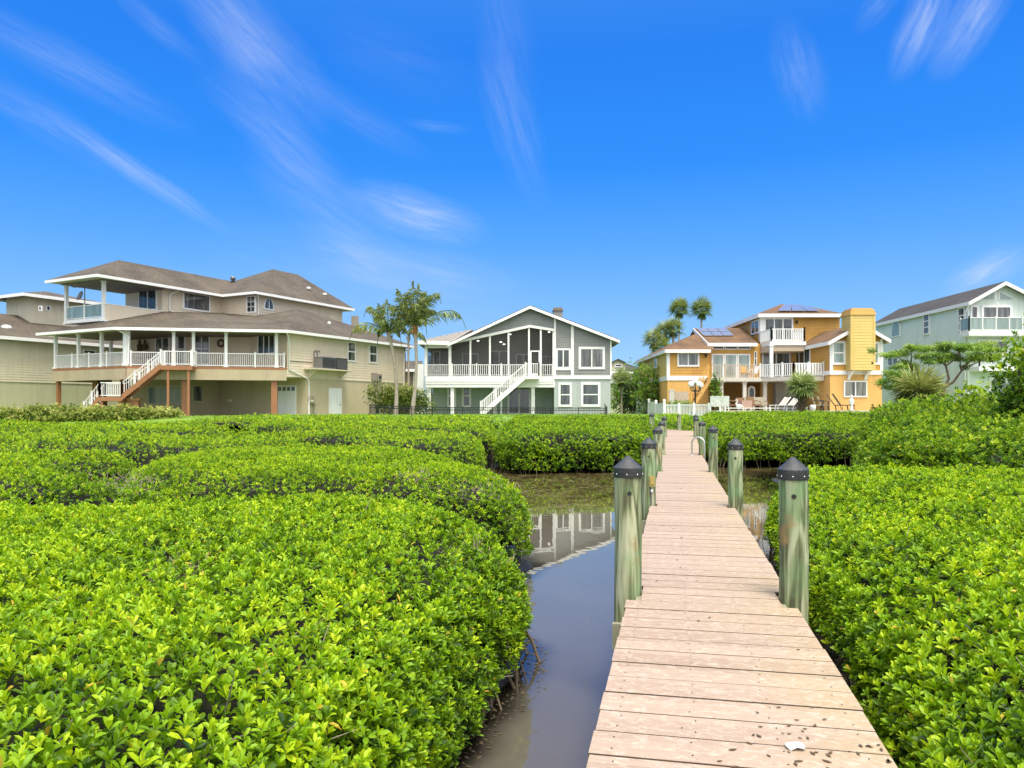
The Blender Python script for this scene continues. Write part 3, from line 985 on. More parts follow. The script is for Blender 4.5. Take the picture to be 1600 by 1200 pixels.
def build_dock():
    root = thing('boardwalk', 'narrow pinkish tan boardwalk over the water leading to the houses', 'boardwalk', deck_pt(0, DW / 2, 0))
    pitch, gap = .262, .009
    segs = [(t, side) for (t, side, c) in pile_spots()]
    mb = MB()
    t = -2.2
    r = random.Random(4)
    while t < RAMP1:
        L0, L1 = 0.0 + r.uniform(-.006, .006), DW + r.uniform(-.006, .006)
        for (tp, side) in segs:
            if tp - PR - pitch < t < tp + PR:
                if side == 0: L0 = PR + .0
                else: L1 = DW - PR
        za, zb = deck_z(t), deck_z(t + pitch - gap)
        w = pitch - gap
        j = r.uniform(-.0015, .0015)
        ch = .0022
        def pp(tt, c, z): return deck_pt(tt, c, z + j)
        vs = [pp(t, L0, za - .03), pp(t, L1, za - .03), pp(t + w, L1, zb - .03), pp(t + w, L0, zb - .03),
              pp(t, L0, za - ch), pp(t, L1, za - ch), pp(t + w, L1, zb - ch), pp(t + w, L0, zb - ch),
              pp(t + ch, L0 + ch, za), pp(t + ch, L1 - ch, za), pp(t + w - ch, L1 - ch, zb), pp(t + w - ch, L0 + ch, zb)]
        mb.add(vs, [(0, 3, 2, 1), (0, 1, 5, 4), (1, 2, 6, 5), (2, 3, 7, 6), (3, 0, 4, 7), (4, 5, 9, 8), (5, 6, 10, 9), (6, 7, 11, 10), (7, 4, 8, 11), (8, 9, 10, 11)])
        nf_ = len(mb.f)
        for q_ in (nf_ - 9, nf_ - 7, nf_ - 5): mb.mi[q_] = 1
        t += pitch
    # the last stretch turns left towards the lawn
    e0 = deck_pt(RAMP1, DW / 2, deck_z(RAMP1))
    turn = Vector((-.50, .866, 0)); tn = Vector((.866, .5, 0))
    for k in range(14):
        p = e0 + turn * (.35 + k * pitch)
        zz = Vector((0, 0, .02 * 0 + k * .008 - .03))
        a, b_ = p - tn * (DW / 2), p + tn * (DW / 2)
        q = turn * (pitch - gap)
        mb.hexa([a + zz, b_ + zz, b_ + q + zz, a + q + zz, a + zz + Vector((0, 0, .03)), b_ + zz + Vector((0, 0, .03)), b_ + q + zz + Vector((0, 0, .03)), a + q + zz + Vector((0, 0, .03))])
    # boards material
    m, nt, b = new_mat('pink tan composite boards')
    geo = nd(nt, 'ShaderNodeNewGeometry')
    mp = nd(nt, 'ShaderNodeMapping'); mp.inputs['Rotation'].default_value = (0, 0, math.atan2(.2055, .9787))
    nt.links.new(geo.outputs['Position'], mp.inputs[0])
    sp = nd(nt, 'ShaderNodeSeparateXYZ'); nt.links.new(mp.outputs[0], sp.inputs[0])
    # grain along every board
    st = nd(nt, 'ShaderNodeMapping'); st.inputs['Scale'].default_value = (3.5, 26, 1)
    nt.links.new(mp.outputs[0], st.inputs[0])
    gr = nd(nt, 'ShaderNodeTexNoise'); gr.inputs['Scale'].default_value = 1.6; gr.inputs['Detail'].default_value = 7; gr.inputs['Roughness'].default_value = .7
    nt.links.new(st.outputs[0], gr.inputs['Vector'])
    # pale scuffs
    st2 = nd(nt, 'ShaderNodeMapping'); st2.inputs['Scale'].default_value = (1.0, 1.9, 1)
    nt.links.new(mp.outputs[0], st2.inputs[0])
    sc = nd(nt, 'ShaderNodeTexNoise'); sc.inputs['Scale'].default_value = 15; sc.inputs['Detail'].default_value = 9; sc.inputs['Roughness'].default_value = .72; sc.inputs['Distortion'].default_value = .9
    nt.links.new(st2.outputs[0], sc.inputs['Vector'])
    big = nd(nt, 'ShaderNodeTexNoise'); big.inputs['Scale'].default_value = 1.4; big.inputs['Detail'].default_value = 5
    nt.links.new(geo.outputs['Position'], big.inputs['Vector'])
    # board-to-board difference
    dv = nd(nt, 'ShaderNodeMath', operation='DIVIDE'); nt.links.new(sp.outputs[1], dv.inputs[0]); dv.inputs[1].default_value = pitch
    fl = nd(nt, 'ShaderNodeMath', operation='FLOOR'); nt.links.new(dv.outputs[0], fl.inputs[0])
    wn_ = nd(nt, 'ShaderNodeTexWhiteNoise', noise_dimensions='1D'); nt.links.new(fl.outputs[0], wn_.inputs['W'])
    base = nd(nt, 'ShaderNodeMix', data_type='RGBA'); base.inputs['A'].default_value = (.275, .197, .146, 1); base.inputs['B'].default_value = (.370, .278, .214, 1)
    ba = nd(nt, 'ShaderNodeMath', operation='MULTIPLY_ADD'); nt.links.new(wn_.outputs[0], ba.inputs[0]); ba.inputs[1].default_value = .45
    nt.links.new(gr.outputs[0], ba.inputs[2])
    bs = nd(nt, 'ShaderNodeMapRange'); bs.inputs[1].default_value = .35; bs.inputs[2].default_value = 1.0
    nt.links.new(ba.outputs[0], bs.inputs[0]); nt.links.new(bs.outputs[0], base.inputs['Factor'])
    # greenish yellow tint that grows towards the right side
    yel = nd(nt, 'ShaderNodeMix', data_type='RGBA'); yel.inputs['B'].default_value = (.38, .295, .14, 1)
    xr = nd(nt, 'ShaderNodeMapRange'); xr.inputs[1].default_value = .45 + D0.x; xr.inputs[2].default_value = 1.45 + D0.x; xr.inputs[3].default_value = 0; xr.inputs[4].default_value = .6
    nt.links.new(sp.outputs[0], xr.inputs[0])
    xm = nd(nt, 'ShaderNodeMath', operation='MULTIPLY'); nt.links.new(xr.outputs[0], xm.inputs[0])
    bm = nd(nt, 'ShaderNodeMapRange'); bm.inputs[1].default_value = .3; bm.inputs[2].default_value = .62; nt.links.new(big.outputs[0], bm.inputs[0]); nt.links.new(bm.outputs[0], xm.inputs[1])
    nt.links.new(xm.outputs[0], yel.inputs['Factor']); nt.links.new(base.outputs['Result'], yel.inputs['A'])
    scf = nd(nt, 'ShaderNodeMapRange'); scf.inputs[1].default_value = .50; scf.inputs[2].default_value = .60; scf.inputs[4].default_value = .5
    nt.links.new(sc.outputs[0], scf.inputs[0])
    pale = nd(nt, 'ShaderNodeMix', data_type='RGBA'); pale.inputs['B'].default_value = (.52, .445, .375, 1)
    nt.links.new(scf.outputs[0], pale.inputs['Factor']); nt.links.new(yel.outputs['Result'], pale.inputs['A'])
    # dirt specks
    dn = nd(nt, 'ShaderNodeTexNoise'); dn.inputs['Scale'].default_value = 34; dn.inputs['Detail'].default_value = 3
    nt.links.new(st2.outputs[0], dn.inputs['Vector'])
    dm = nd(nt, 'ShaderNodeMapRange'); dm.inputs[1].default_value = .70; dm.inputs[2].default_value = .76; dm.inputs[4].default_value = .75
    nt.links.new(dn.outputs[0], dm.inputs[0])
    drt = nd(nt, 'ShaderNodeMix', data_type='RGBA'); drt.inputs['B'].default_value = (.09, .06, .035, 1)
    nt.links.new(dm.outputs[0], drt.inputs['Factor']); nt.links.new(pale.outputs['Result'], drt.inputs['A'])
    nt.links.new(drt.outputs['Result'], b.inputs['Base Color'])
    b.inputs['Roughness'].default_value = .7
    bp = nd(nt, 'ShaderNodeBump'); bp.inputs['Strength'].default_value = .35; bp.inputs['Distance'].default_value = .004
    nt.links.new(gr.outputs[0], bp.inputs['Height']); nt.links.new(bp.outputs[0], b.inputs['Normal'])
    mb.build('decking', [m, surf('grimy board edge', (.085, .058, .038), .9, .4, 6)], root)
    # screws: two rows of dark heads per board over each joist line
    sb = MB()
    t = -2.2 + pitch * 0
    while t < 15:
        for c in (.10, .47, .86, DW - .10):
            for ft in (.06, .195):
                p = deck_pt(t + ft + r.uniform(-.01, .01), c + r.uniform(-.015, .015), DECK + .0032)
                q = .0048
                sb.add([p + GN * q * math.cos(a) + GD * q * math.sin(a) for a in (0, 1.05, 2.1, 3.14, 4.19, 5.24)], [(0, 1, 2, 3, 4, 5)])
        t += pitch
    tag(sb.build('screws', M['dark'], root), kind='stuff')
    fr = MB()
    for c in (.09, DW / 2, DW - .09):
        fr.beam(deck_pt(-2.2, c, DECK), deck_pt(RAMP0, c, DECK), .05, -.24, -.034)
        fr.beam(deck_pt(RAMP0, c, DECK), deck_pt(RAMP1, c, deck_z(RAMP1)), .05, -.24, -.036)
    timber = surf('grey green dock timber', (.30, .29, .20), .85, .3, 2.5, bump=.4)
    fr.build('stringers', timber, root)
    for (t, side, c) in pile_spots():
        if side == 0:
            cb = MB()
            for dt in (-PR - .035, PR + .035):
                cb.beam(deck_pt(t + dt, -.13, deck_z(t)), deck_pt(t + dt, DW + .13, deck_z(t)), .06, -.46, -.245)
            cb.build('crossbeam', timber, root)
    return root


build_dock()


def pile_material():
    m, nt, b = new_mat('weathered green piling timber')
    tcn = nd(nt, 'ShaderNodeTexCoord')
    oi = nd(nt, 'ShaderNodeObjectInfo')
    ofs = nd(nt, 'ShaderNodeVectorMath', operation='SCALE'); ofs.inputs[0].default_value = (13.1, 7.7, 21.3)
    nt.links.new(oi.outputs['Random'], ofs.inputs['Scale'])
    ad = nd(nt, 'ShaderNodeVectorMath', operation='ADD'); nt.links.new(tcn.outputs['Object'], ad.inputs[0]); nt.links.new(ofs.outputs[0], ad.inputs[1])
    mp = nd(nt, 'ShaderNodeMapping'); mp.inputs['Scale'].default_value = (9, 9, .95)
    nt.links.new(ad.outputs[0], mp.inputs[0])
    n0 = nd(nt, 'ShaderNodeTexNoise'); n0.inputs['Scale'].default_value = .8; n0.inputs['Detail'].default_value = 2; n0.inputs['Distortion'].default_value = .6
    nt.links.new(mp.outputs[0], n0.inputs['Vector'])
    # contour lines of a smooth field read as growth rings and knots
    ml = nd(nt, 'ShaderNodeMath', operation='MULTIPLY'); nt.links.new(n0.outputs[0], ml.inputs[0]); ml.inputs[1].default_value = 24
    sn = nd(nt, 'ShaderNodeMath', operation='SINE'); nt.links.new(ml.outputs[0], sn.inputs[0])
    fib = nd(nt, 'ShaderNodeMapping'); fib.inputs['Scale'].default_value = (45, 45, 1.6); nt.links.new(ad.outputs[0], fib.inputs[0])
    n1 = nd(nt, 'ShaderNodeTexNoise'); n1.inputs['Scale'].default_value = 1; n1.inputs['Detail'].default_value = 6; nt.links.new(fib.outputs[0], n1.inputs['Vector'])
    mm = nd(nt, 'ShaderNodeMath', operation='MULTIPLY_ADD'); nt.links.new(sn.outputs[0], mm.inputs[0]); mm.inputs[1].default_value = .27; nt.links.new(n1.outputs[0], mm.inputs[2])
    rp = nd(nt, 'ShaderNodeValToRGB')
    e = rp.color_ramp.elements
    e[0].position = .22; e[0].color = (.070, .075, .035, 1)
    e[1].position = .80; e[1].color = (.37, .38, .25, 1)
    k = e.new(.5); k.color = (.195, .225, .115, 1)
    nt.links.new(mm.outputs[0], rp.inputs[0])
    n2 = nd(nt, 'ShaderNodeTexNoise'); n2.inputs['Scale'].default_value = 2.3; n2.inputs['Detail'].default_value = 4; nt.links.new(ad.outputs[0], n2.inputs['Vector'])
    g = nd(nt, 'ShaderNodeMix', data_type='RGBA'); g.inputs['B'].default_value = (.12, .25, .105, 1)
    mr = nd(nt, 'ShaderNodeMapRange'); mr.inputs[1].default_value = .45; mr.inputs[2].default_value = .68; mr.inputs[4].default_value = .70
    nt.links.new(n2.outputs[0], mr.inputs[0]); nt.links.new(mr.outputs[0], g.inputs['Factor']); nt.links.new(rp.outputs[0], g.inputs['A'])
    n3 = nd(nt, 'ShaderNodeTexNoise'); n3.inputs['Scale'].default_value = 4.5; n3.inputs['Detail'].default_value = 3
    ad3 = nd(nt, 'ShaderNodeVectorMath', operation='ADD'); nt.links.new(ad.outputs[0], ad3.inputs[0]); ad3.inputs[1].default_value = (5, 9, 2)
    nt.links.new(ad3.outputs[0], n3.inputs['Vector'])
    br = nd(nt, 'ShaderNodeMix', data_type='RGBA'); br.inputs['B'].default_value = (.26, .17, .07, 1)
    mr3 = nd(nt, 'ShaderNodeMapRange'); mr3.inputs[1].default_value = .60; mr3.inputs[2].default_value = .74; mr3.inputs[4].default_value = .8
    nt.links.new(n3.outputs[0], mr3.inputs[0]); nt.links.new(mr3.outputs[0], br.inputs['Factor']); nt.links.new(g.outputs['Result'], br.inputs['A'])
    ck = nd(nt, 'ShaderNodeMapping'); ck.inputs['Scale'].default_value = (26, 26, .7); nt.links.new(ad.outputs[0], ck.inputs[0])
    n4 = nd(nt, 'ShaderNodeTexNoise'); n4.inputs['Scale'].default_value = 1; n4.inputs['Detail'].default_value = 2; nt.links.new(ck.outputs[0], n4.inputs['Vector'])
    mr4 = nd(nt, 'ShaderNodeMapRange'); mr4.inputs[1].default_value = .68; mr4.inputs[2].default_value = .72; mr4.inputs[4].default_value = .85; nt.links.new(n4.outputs[0], mr4.inputs[0])
    c4 = nd(nt, 'ShaderNodeMix', data_type='RGBA'); c4.inputs['B'].default_value = (.030, .030, .016, 1); nt.links.new(mr4.outputs[0], c4.inputs['Factor']); nt.links.new(br.outputs['Result'], c4.inputs['A'])
    geo = nd(nt, 'ShaderNodeNewGeometry'); sz = nd(nt, 'ShaderNodeSeparateXYZ'); nt.links.new(geo.outputs['Position'], sz.inputs[0])
    tz = nd(nt, 'ShaderNodeMath', operation='MULTIPLY_ADD'); nt.links.new(n2.outputs[0], tz.inputs[0]); tz.inputs[1].default_value = .35; nt.links.new(sz.outputs[2], tz.inputs[2])
    mr5 = nd(nt, 'ShaderNodeMapRange'); mr5.inputs[1].default_value = .62; mr5.inputs[2].default_value = .45; mr5.inputs[4].default_value = .8; nt.links.new(tz.outputs[0], mr5.inputs[0])
    c5 = nd(nt, 'ShaderNodeMix', data_type='RGBA'); c5.inputs['B'].default_value = (.045, .045, .022, 1); nt.links.new(mr5.outputs[0], c5.inputs['Factor']); nt.links.new(c4.outputs['Result'], c5.inputs['A'])
    nt.links.new(c5.outputs['Result'], b.inputs['Base Color'])
    b.inputs['Roughness'].default_value = .85
    bp = nd(nt, 'ShaderNodeBump'); bp.inputs['Strength'].default_value = .5; bp.inputs['Distance'].default_value = .01
    nt.links.new(mm.outputs[0], bp.inputs['Height']); nt.links.new(bp.outputs[0], b.inputs['Normal'])
    return m


M['pile'] = pile_material()
M['cap'] = surf('dark grey plastic cap', (.055, .060, .066), .5, .35, 9, bump=.3)


def piling(c, ztop, label, group='pilings beside the boardwalk', cap=True, seed=0, hole=True, r=PR):
    """round timber pile: bored hole near its head, cone cap with fixing screws"""
    c = Vector(c)
    root = thing('dock_piling', label, 'piling', (c.x, c.y, -.6), group)
    rr = random.Random(seed)
    root.rotation_euler = (R(rr.uniform(-.2, .2)), R(rr.uniform(-.2, .2)), 0)
    mb = MB()
    seg = 28
    zs = [-.6, 0, .5, .9, 1.2, 1.6, ztop - .30, ztop - .10]
    bend = [rr.uniform(-.006, .006) for _ in zs]
    prof = []
    vs, fs = [], []
    for i, z in enumerate(zs):
        for k in range(seg):
            a = 2 * math.pi * k / seg
            q = r * (1 + .02 * math.sin(3 * a + seed) + .012 * math.sin(7 * a + z * 2)) * (1.03 - .02 * i / len(zs))
            vs.append((c.x + q * math.cos(a) + bend[i], c.y + q * math.sin(a), z))
    for i in range(len(zs) - 1):
        for k in range(seg):
            fs.append((i * seg + k, i * seg + (k + 1) % seg, (i + 1) * seg + (k + 1) % seg, (i + 1) * seg + k))
    mb.add(vs, fs, True)
    mb.add(vs[-seg:], [tuple(range(seg))])
    mb.build('timber', M['pile'], root)
    if cap:
        cb = MB()
        zb = ztop - .185
        cb.lathe((c.x, c.y, 0), [(r * 1.06, zb), (r * 1.085, zb + .004), (r * 1.085, zb + .078), (r * 1.10, zb + .084), (r * 1.06, zb + .088), (r * .55, zb + .138), (.012, ztop), (.0, ztop + .001)], 30)
        sc = cb; cb.cur = 1
        for a in range(8):
            th = a * math.pi / 4 + .35 + seed
            p = Vector((c.x + r * 1.085 * math.cos(th), c.y + r * 1.085 * math.sin(th), zb + .03))
            sc.ball(p, .007, 6, 4)
        cb.build('cap', [M['cap'], M['bright_metal']], root)
    if hole:
        hb = MB()
        v = (Vector((0, 0, 0)) - c); v.z = 0; v.normalize()
        s = Vector((-v.y, v.x, 0))
        zc = ztop - .315
        th0 = .05 + .1 * rr.uniform(-1, 1)
        dirh = (v * math.cos(th0) + s * math.sin(th0))
        sd_ = Vector((-dirh.y, dirh.x, 0))
        pts = []
        for k in range(14):
            a = 2 * math.pi * k / 14
            pts.append(Vector((c.x, c.y, zc)) + dirh * (r * 1.036) + sd_ * .019 * math.cos(a) + Vector((0, 0, .019 * math.sin(a))))
        hb.vert(pts, -dirh * .02)
        hb.build('bolt_hole', M['dark'], root)
    return root


ROWN = ['nearest the camera', 'second from the camera', 'third from the camera', 'fourth from the camera', 'fifth and last before the bend']
CAPY = {(0, 0): 712, (0, 1): 714, (1, 0): 683, (1, 1): 684.5, (2, 0): 666, (2, 1): 664.5, (3, 0): 657, (3, 1): 657, (4, 0): 650, (4, 1): 651}
LABELS = {}
for i, (t, side, cc) in enumerate(pile_spots()):
    p = deck_pt(t, cc, 0)
    zt_ = EYE - (CAPY[(i // 2, side)] - HZ) * p.y / F
    what = ['olive capped piling on the boardwalk\'s water side, ', 'greener capped piling on the boardwalk\'s hedge side, ']
    piling(p, zt_, what[side] + ROWN[i // 2], seed=i * 3 + 1, hole=i < 8)
pe = deck_pt(RAMP1 + 1.2, DW + .1, 0)
piling(pe, EYE - 7 * pe.y / F, 'dark capped piling at the bend of the boardwalk, right side', seed=40, hole=False)
pe = deck_pt(RAMP1 + 1.0, -.65, 0)
piling(pe, EYE - 5 * pe.y / F, 'dark capped piling where the boardwalk turns to the lawn, left side', seed=41, hole=False)
pe = deck_pt(RAMP1 + 1.9, DW * .5, 0)
piling(pe, EYE - 5 * pe.y / F, 'bare thin grey post without cap at the end of the boardwalk', seed=42, hole=False, cap=False, r=.09)

# ladder grab rail on the right edge
gt = 27.4
gb = MB()
pts = []
pa, pb = deck_pt(gt - .6, DW - .02, deck_z(gt) - .02), deck_pt(gt + .15, DW + .12, deck_z(gt) - .05)
across = deck_pt(gt - .4, DW - .34, 0)
pa = Vector((across.x, across.y, DECK - .02))
pb = Vector((deck_pt(gt - .55, DW + .07, 0).x, deck_pt(gt - .55, DW + .07, 0).y, DECK - .35))
for k in range(13):
    a = math.pi * k / 12
    mid = (pa + pb) / 2; half = (pb - pa) / 2
    pts.append(Vector((mid.x - half.x * math.cos(a), mid.y - half.y * math.cos(a), DECK + .42 + .20 * math.sin(a))))
gb.tube([pa] + pts + [pb], .026, 10)
gb.lathe((pa.x, pa.y, DECK), [(.0, .012), (.06, .012), (.06, .0)], 14)
tag(gb.build('grab_rail', M['bright_metal']), 'pale metal grab hoop rising from the right edge of the boardwalk', 'grab rail')

# water tap and pipe on the second left piling
tp = pile_spots()[2]
pc = deck_pt(tp[0], tp[2], 0)
v = Vector((-pc.x, -pc.y, 0)).normalized(); s_ = Vector((v.y, -v.x, 0)) * -1
o_ = pc + v * (PR * .92) - s_ * -.045
tb = thing('water_tap', 'brass box and pipe fixed to the second left piling', 'tap', (o_.x, o_.y, DECK))
b1 = MB(); q = o_ + v * .02
b1.box(q.x - .045, q.x + .045, q.y - .03, q.y + .03, 1.30, 1.47); b1.box(q.x - .03, q.x + .03, q.y - .045, q.y - .028, 1.34, 1.43)
b1.build('valve_box', surf('worn brass', (.42, .32, .10), .45, .3, 12, metal=.3), tb)
b2 = MB(); b2.tube([(q.x, q.y, 1.30), (q.x, q.y, 1.22), (q.x + .005, q.y, .75)], .016, 8); b2.lathe((q.x, q.y, 1.19), [(.016, 0), (.03, .01), (.03, .05), (.016, .06)], 10)
b2.build('pipe', M['bright_metal'], tb)

# litter on the boards
lt = MB()
c = deck_pt(3.80, .92, DECK + .006)
ring = [(.062, .01), (.05, .035), (.02, .03), (-.01, .045), (-.05, .03), (-.055, -.01), (-.03, -.035), (.01, -.03), (.05, -.03)]
lt.vert([c + GN * a * .75 + GD * b_ * .9 + Vector((0, 0, .010 + .010 * math.sin(a * 60))) for a, b_ in ring], (0, 0, -.003))
tag(lt.build('paper_scrap', M['white']), 'crumpled white paper scrap lying on the nearest boards', 'litter')
lb = MB()
rr = random.Random(5)
for k in range(70):
    if k < 45: t_, c_ = 3.55 + abs(rr.gauss(0, .30)), .98 + rr.gauss(0, .18)
    else: t_, c_ = rr.uniform(2, 16), rr.uniform(.05, DW - .05)
    p = deck_pt(t_, max(.03, min(DW - .03, c_)), DECK + .004); a = rr.uniform(0, 6.28); L = rr.uniform(.006, .022)
    d1 = Vector((math.cos(a), math.sin(a), 0)) * L; d2 = Vector((-d1.y, d1.x, 0)) * .4
    lb.vert([p - d1, p + d2, p + d1, p - d2], (0, 0, .003))
tag(lb.build('debris', M['bark']), kind='stuff', label='dark leaf crumbs scattered on the boards', cat='debris')

# weed and leaf litter floating on the water
fb = MB()
rr = random.Random(9)
def flake(x, y, L, W, a, z=.004):
    d1 = Vector((math.cos(a), math.sin(a), 0)) * L; d2 = Vector((-math.sin(a), math.cos(a), 0)) * W
    p = Vector((x, y, z))
    fb.add([p - d1, p - d1 * .3 + d2, p + d1 * .5 + d2 * .8, p + d1, p + d1 * .2 - d2, p - d1 * .6 - d2 * .7], [(0, 5, 4, 3, 2, 1)[::-1]])
for k in range(900):
    y = rr.uniform(17.5, 30.5); x = rr.uniform(-1.2, .318 + .21 * y - .2)
    cl = math.sin(x * 2.1 + y * .8) + math.sin(y * 1.7 - x * 1.1) + rr.gauss(0, .5)
    if cl > .55: flake(x, y, rr.uniform(.03, .14), rr.uniform(.015, .05), rr.uniform(-.5, .5))
for k in range(160):
    y = rr.uniform(3.2, 16); x = rr.uniform(-.9, .3 + .19 * y)
    flake(x, y, rr.uniform(.01, .045), .0022, rr.uniform(.8, 2.4))
tag(fb.build('floating_weed', surf('floating weed', (.25, .23, .10), .9, .5, 4)), kind='stuff', label='flecks of weed floating on the water', cat='weed')

lm_ = MB()
rr = random.Random(21)
for k in range(1500):
    y = rr.uniform(3.0, 10.0); e_ = float(np.interp(y, [3, 4.2, 5.2, 6.2, 7, 8, 9, 10], [-.95, -.72, -.52, -.24, .08, .16, -.05, -.5]))
    x = e_ + rr.uniform(-.9, .22)
    z = max(.005, float(ground_z(x, y)) + .008)
    a = rr.uniform(0, 6.28); L = rr.uniform(.012, .035); p = Vector((x, y, z)); d1 = Vector((math.cos(a), math.sin(a), rr.uniform(-.2, .2))) * L; d2 = Vector((-math.sin(a), math.cos(a), rr.uniform(-.2, .2))) * L * .4
    lm_.add([p - d1, p + d2, p + d1, p - d2], [(0, 1, 2, 3)])
tag(lm_.build('leaf_litter', surf('dead mangrove leaves', (.13, .10, .06), .7, .6, 30)), kind='stuff', label='dead leaves on the mud under the nearest hedge', cat='leaf litter')

# ------------------------------------------------------------------ building helpers
class Wall:
    """a vertical plane: starts at P (x, y), runs along d; n points to the open side (towards the water)"""
    def __init__(s, P, d, away=False):
        s.P = Vector((P[0], P[1])); s.d = Vector((d[0], d[1])).normalized()
        n = Vector((s.d.y, -s.d.x))
        if n.dot(-s.P) < 0: n = -n
        s.n = -n if away else n

    def a(s, px):
        k = (px - 800) / F
        return (k * s.P.y - s.P.x) / (s.d.x - k * s.d.y)

    def Y(s, px): return s.P.y + s.d.y * s.a(px)

    def z(s, px, py): return EYE + (HZ - py) / F * s.Y(px)

    def pt(s, a, z, n=0.0): return Vector((s.P.x + s.d.x * a + s.n.x * n, s.P.y + s.d.y * a + s.n.y * n, z))

    def box(s, mb, a0, a1, z0, z1, n0, n1):
        if a0 > a1: a0, a1 = a1, a0
        mb.hexa([s.pt(a0, z0, n0), s.pt(a1, z0, n0), s.pt(a1, z0, n1), s.pt(a0, z0, n1), s.pt(a0, z1, n0), s.pt(a1, z1, n0), s.pt(a1, z1, n1), s.pt(a0, z1, n1)])

    def poly(s, mb, az, n0, n1):
        mb.vert([s.pt(a, z, n1) for a, z in az], (s.n.x * (n0 - n1), s.n.y * (n0 - n1), 0))


def window_az(parent, w, a0, a1, z0, z1, cols=1, rows=1, trim=.11, glassmat='glass', name='window', sash=.045, frame='white_trim', n=0.0):
    if a0 > a1: a0, a1 = a1, a0
    mb = MB()
    w.box(mb, a0, a1, z1 - trim, z1, n - .02, n + .085)
    w.box(mb, a0, a1, z0, z0 + trim, n - .02, n + .09)
    w.box(mb, a0, a0 + trim, z0 + trim, z1 - trim, n - .02, n + .082)
    w.box(mb, a1 - trim, a1, z0 + trim, z1 - trim, n - .02, n + .082)
    ia0, ia1, iz0, iz1 = a0 + trim, a1 - trim, z0 + trim, z1 - trim
    for c in range(1, cols):
        x = ia0 + (ia1 - ia0) * c / cols
        w.box(mb, x - sash, x + sash, iz0, iz1, n - .02, n + .072)
    for r in range(1, rows):
        z = iz0 + (iz1 - iz0) * r / rows
        w.box(mb, ia0, ia1, z - sash, z + sash, n - .02, n + .068)
    f = mb.build(name, M[frame], parent)
    g = MB()
    w.box(g, ia0, ia1, iz0, iz1, n - .05, n + .046)
    g.build('pane', M[glassmat], f)
    return f


def window(parent, w, px0, px1, py0, py1, **kw):
    """window seen between these photo columns and rows on wall w"""
    pm = (px0 + px1) / 2
    return window_az(parent, w, w.a(px0), w.a(px1), w.z(pm, py1), w.z(pm, py0), **kw)


def clip_band(poly, z0, z1):
    for zc, sgn in ((z0, 1), (z1, -1)):
        out = []
        for i in range(len(poly)):
            p, q = poly[i], poly[(i + 1) % len(poly)]
            dp, dq = (p[1] - zc) * sgn, (q[1] - zc) * sgn
            if dp >= 0: out.append(p)
            if (dp > 0 > dq) or (dp < 0 < dq):
                t = dp / (dp - dq); out.append((p[0] + (q[0] - p[0]) * t, p[1] + (q[1] - p[1]) * t))
        poly = out
        if len(poly) < 3: return []
    return poly


def siding(parent, w, polys, mat, lap=.21, depth=.030, n0=.002, name='siding'):
    """overlapping boards: every board's lower edge stands proud of the one below"""
    mb = MB()
    for poly in polys:
        z = min(p[1] for p in poly); top = max(p[1] for p in poly)
        while z < top - .01:
            b = clip_band(poly, z, min(z + lap, top))
            if b:
                vs = [w.pt(a, q, n0 + depth * max(0, 1 - (q - z) / lap)) for a, q in b]
                mb.add(vs, [tuple(range(len(vs)))])
                lo = [(a, q) for a, q in b if q - z < .004]
                if len(lo) >= 2:
                    a0, a1 = min(p[0] for p in lo), max(p[0] for p in lo)
                    mb.add([w.pt(a0, z, n0 - .002), w.pt(a1, z, n0 - .002), w.pt(a1, z, n0 + depth), w.pt(a0, z, n0 + depth)], [(0, 1, 2, 3)])
            z += lap
    return mb.build(name, M[mat], parent)


def rect(a0, a1, z0, z1): return [(a0, z0), (a1, z0), (a1, z1), (a0, z1)]


def railing(parent, P, Q, h=1.0, sp=.13, posts=None, mat='white', bal=.028, base=.08, name='railing', rail=.07, postw=.10, glassy=None, top=True):
    """baluster rail between two floor points (may slope)"""
    P, Q = Vector(P), Vector(Q)
    mb = MB()
    d = Q - P
    L = Vector((d.x, d.y, 0)).length
    if top:
        mb.beam(P, Q, rail, h - .06, h)
        mb.beam(P, Q, rail * .8, base, base + .05)
    if glassy is None:
        n = max(2, int(L / sp))
        for k in range(1, n):
            p = P + d * (k / n)
            mb.box(p.x - bal / 2, p.x + bal / 2, p.y - bal / 2, p.y + bal / 2, p.z + base + .05, p.z + h - .06)
    npost = posts if posts is not None else max(1, round(L / 2.0))
    for k in range(npost + 1):
        p = P + d * (k / max(npost, 1))
        mb.box(p.x - postw / 2, p.x + postw / 2, p.y - postw / 2, p.y + postw / 2, p.z - .02, p.z + h + .07)
        mb.box(p.x - postw * .62, p.x + postw * .62, p.y - postw * .62, p.y + postw * .62, p.z + h + .07, p.z + h + .10)
    o = mb.build(name, M[mat], parent)
    if glassy:
        g = MB(); g.beam(P, Q, .015, base + .05, h - .06)
        g.build('infill', M[glassy], o)
    return o


def post(parent, x, y, z0, z1, w=.18, mat='white', name='post', cap=.05, rot=None):
    mb = MB()
    h = w / 2
    if rot is None:
        mb.box(x - h, x + h, y - h, y + h, z0, z1)
        if cap:
            mb.box(x - h - cap, x + h + cap, y - h - cap, y + h + cap, z1 - .14, z1 - .002)
            mb.box(x - h - cap * .7, x + h + cap * .7, y - h - cap * .7, y + h + cap * .7, z0 + .002, z0 + .16)
    else:
        d = Vector((rot[0], rot[1], 0)) * h
        mb.beam(Vector((x, y, 0)) - d, Vector((x, y, 0)) + d, w, z0, z1)
        if cap:
            d2 = d * (1 + cap / h)
            mb.beam(Vector((x, y, 0)) - d2, Vector((x, y, 0)) + d2, w + 2 * cap, z1 - .14, z1 - .002)
            mb.beam(Vector((x, y, 0)) - d2, Vector((x, y, 0)) + d2, w + 2 * cap, z0 + .002, z0 + .16)
    return mb.build(name, M[mat], parent)


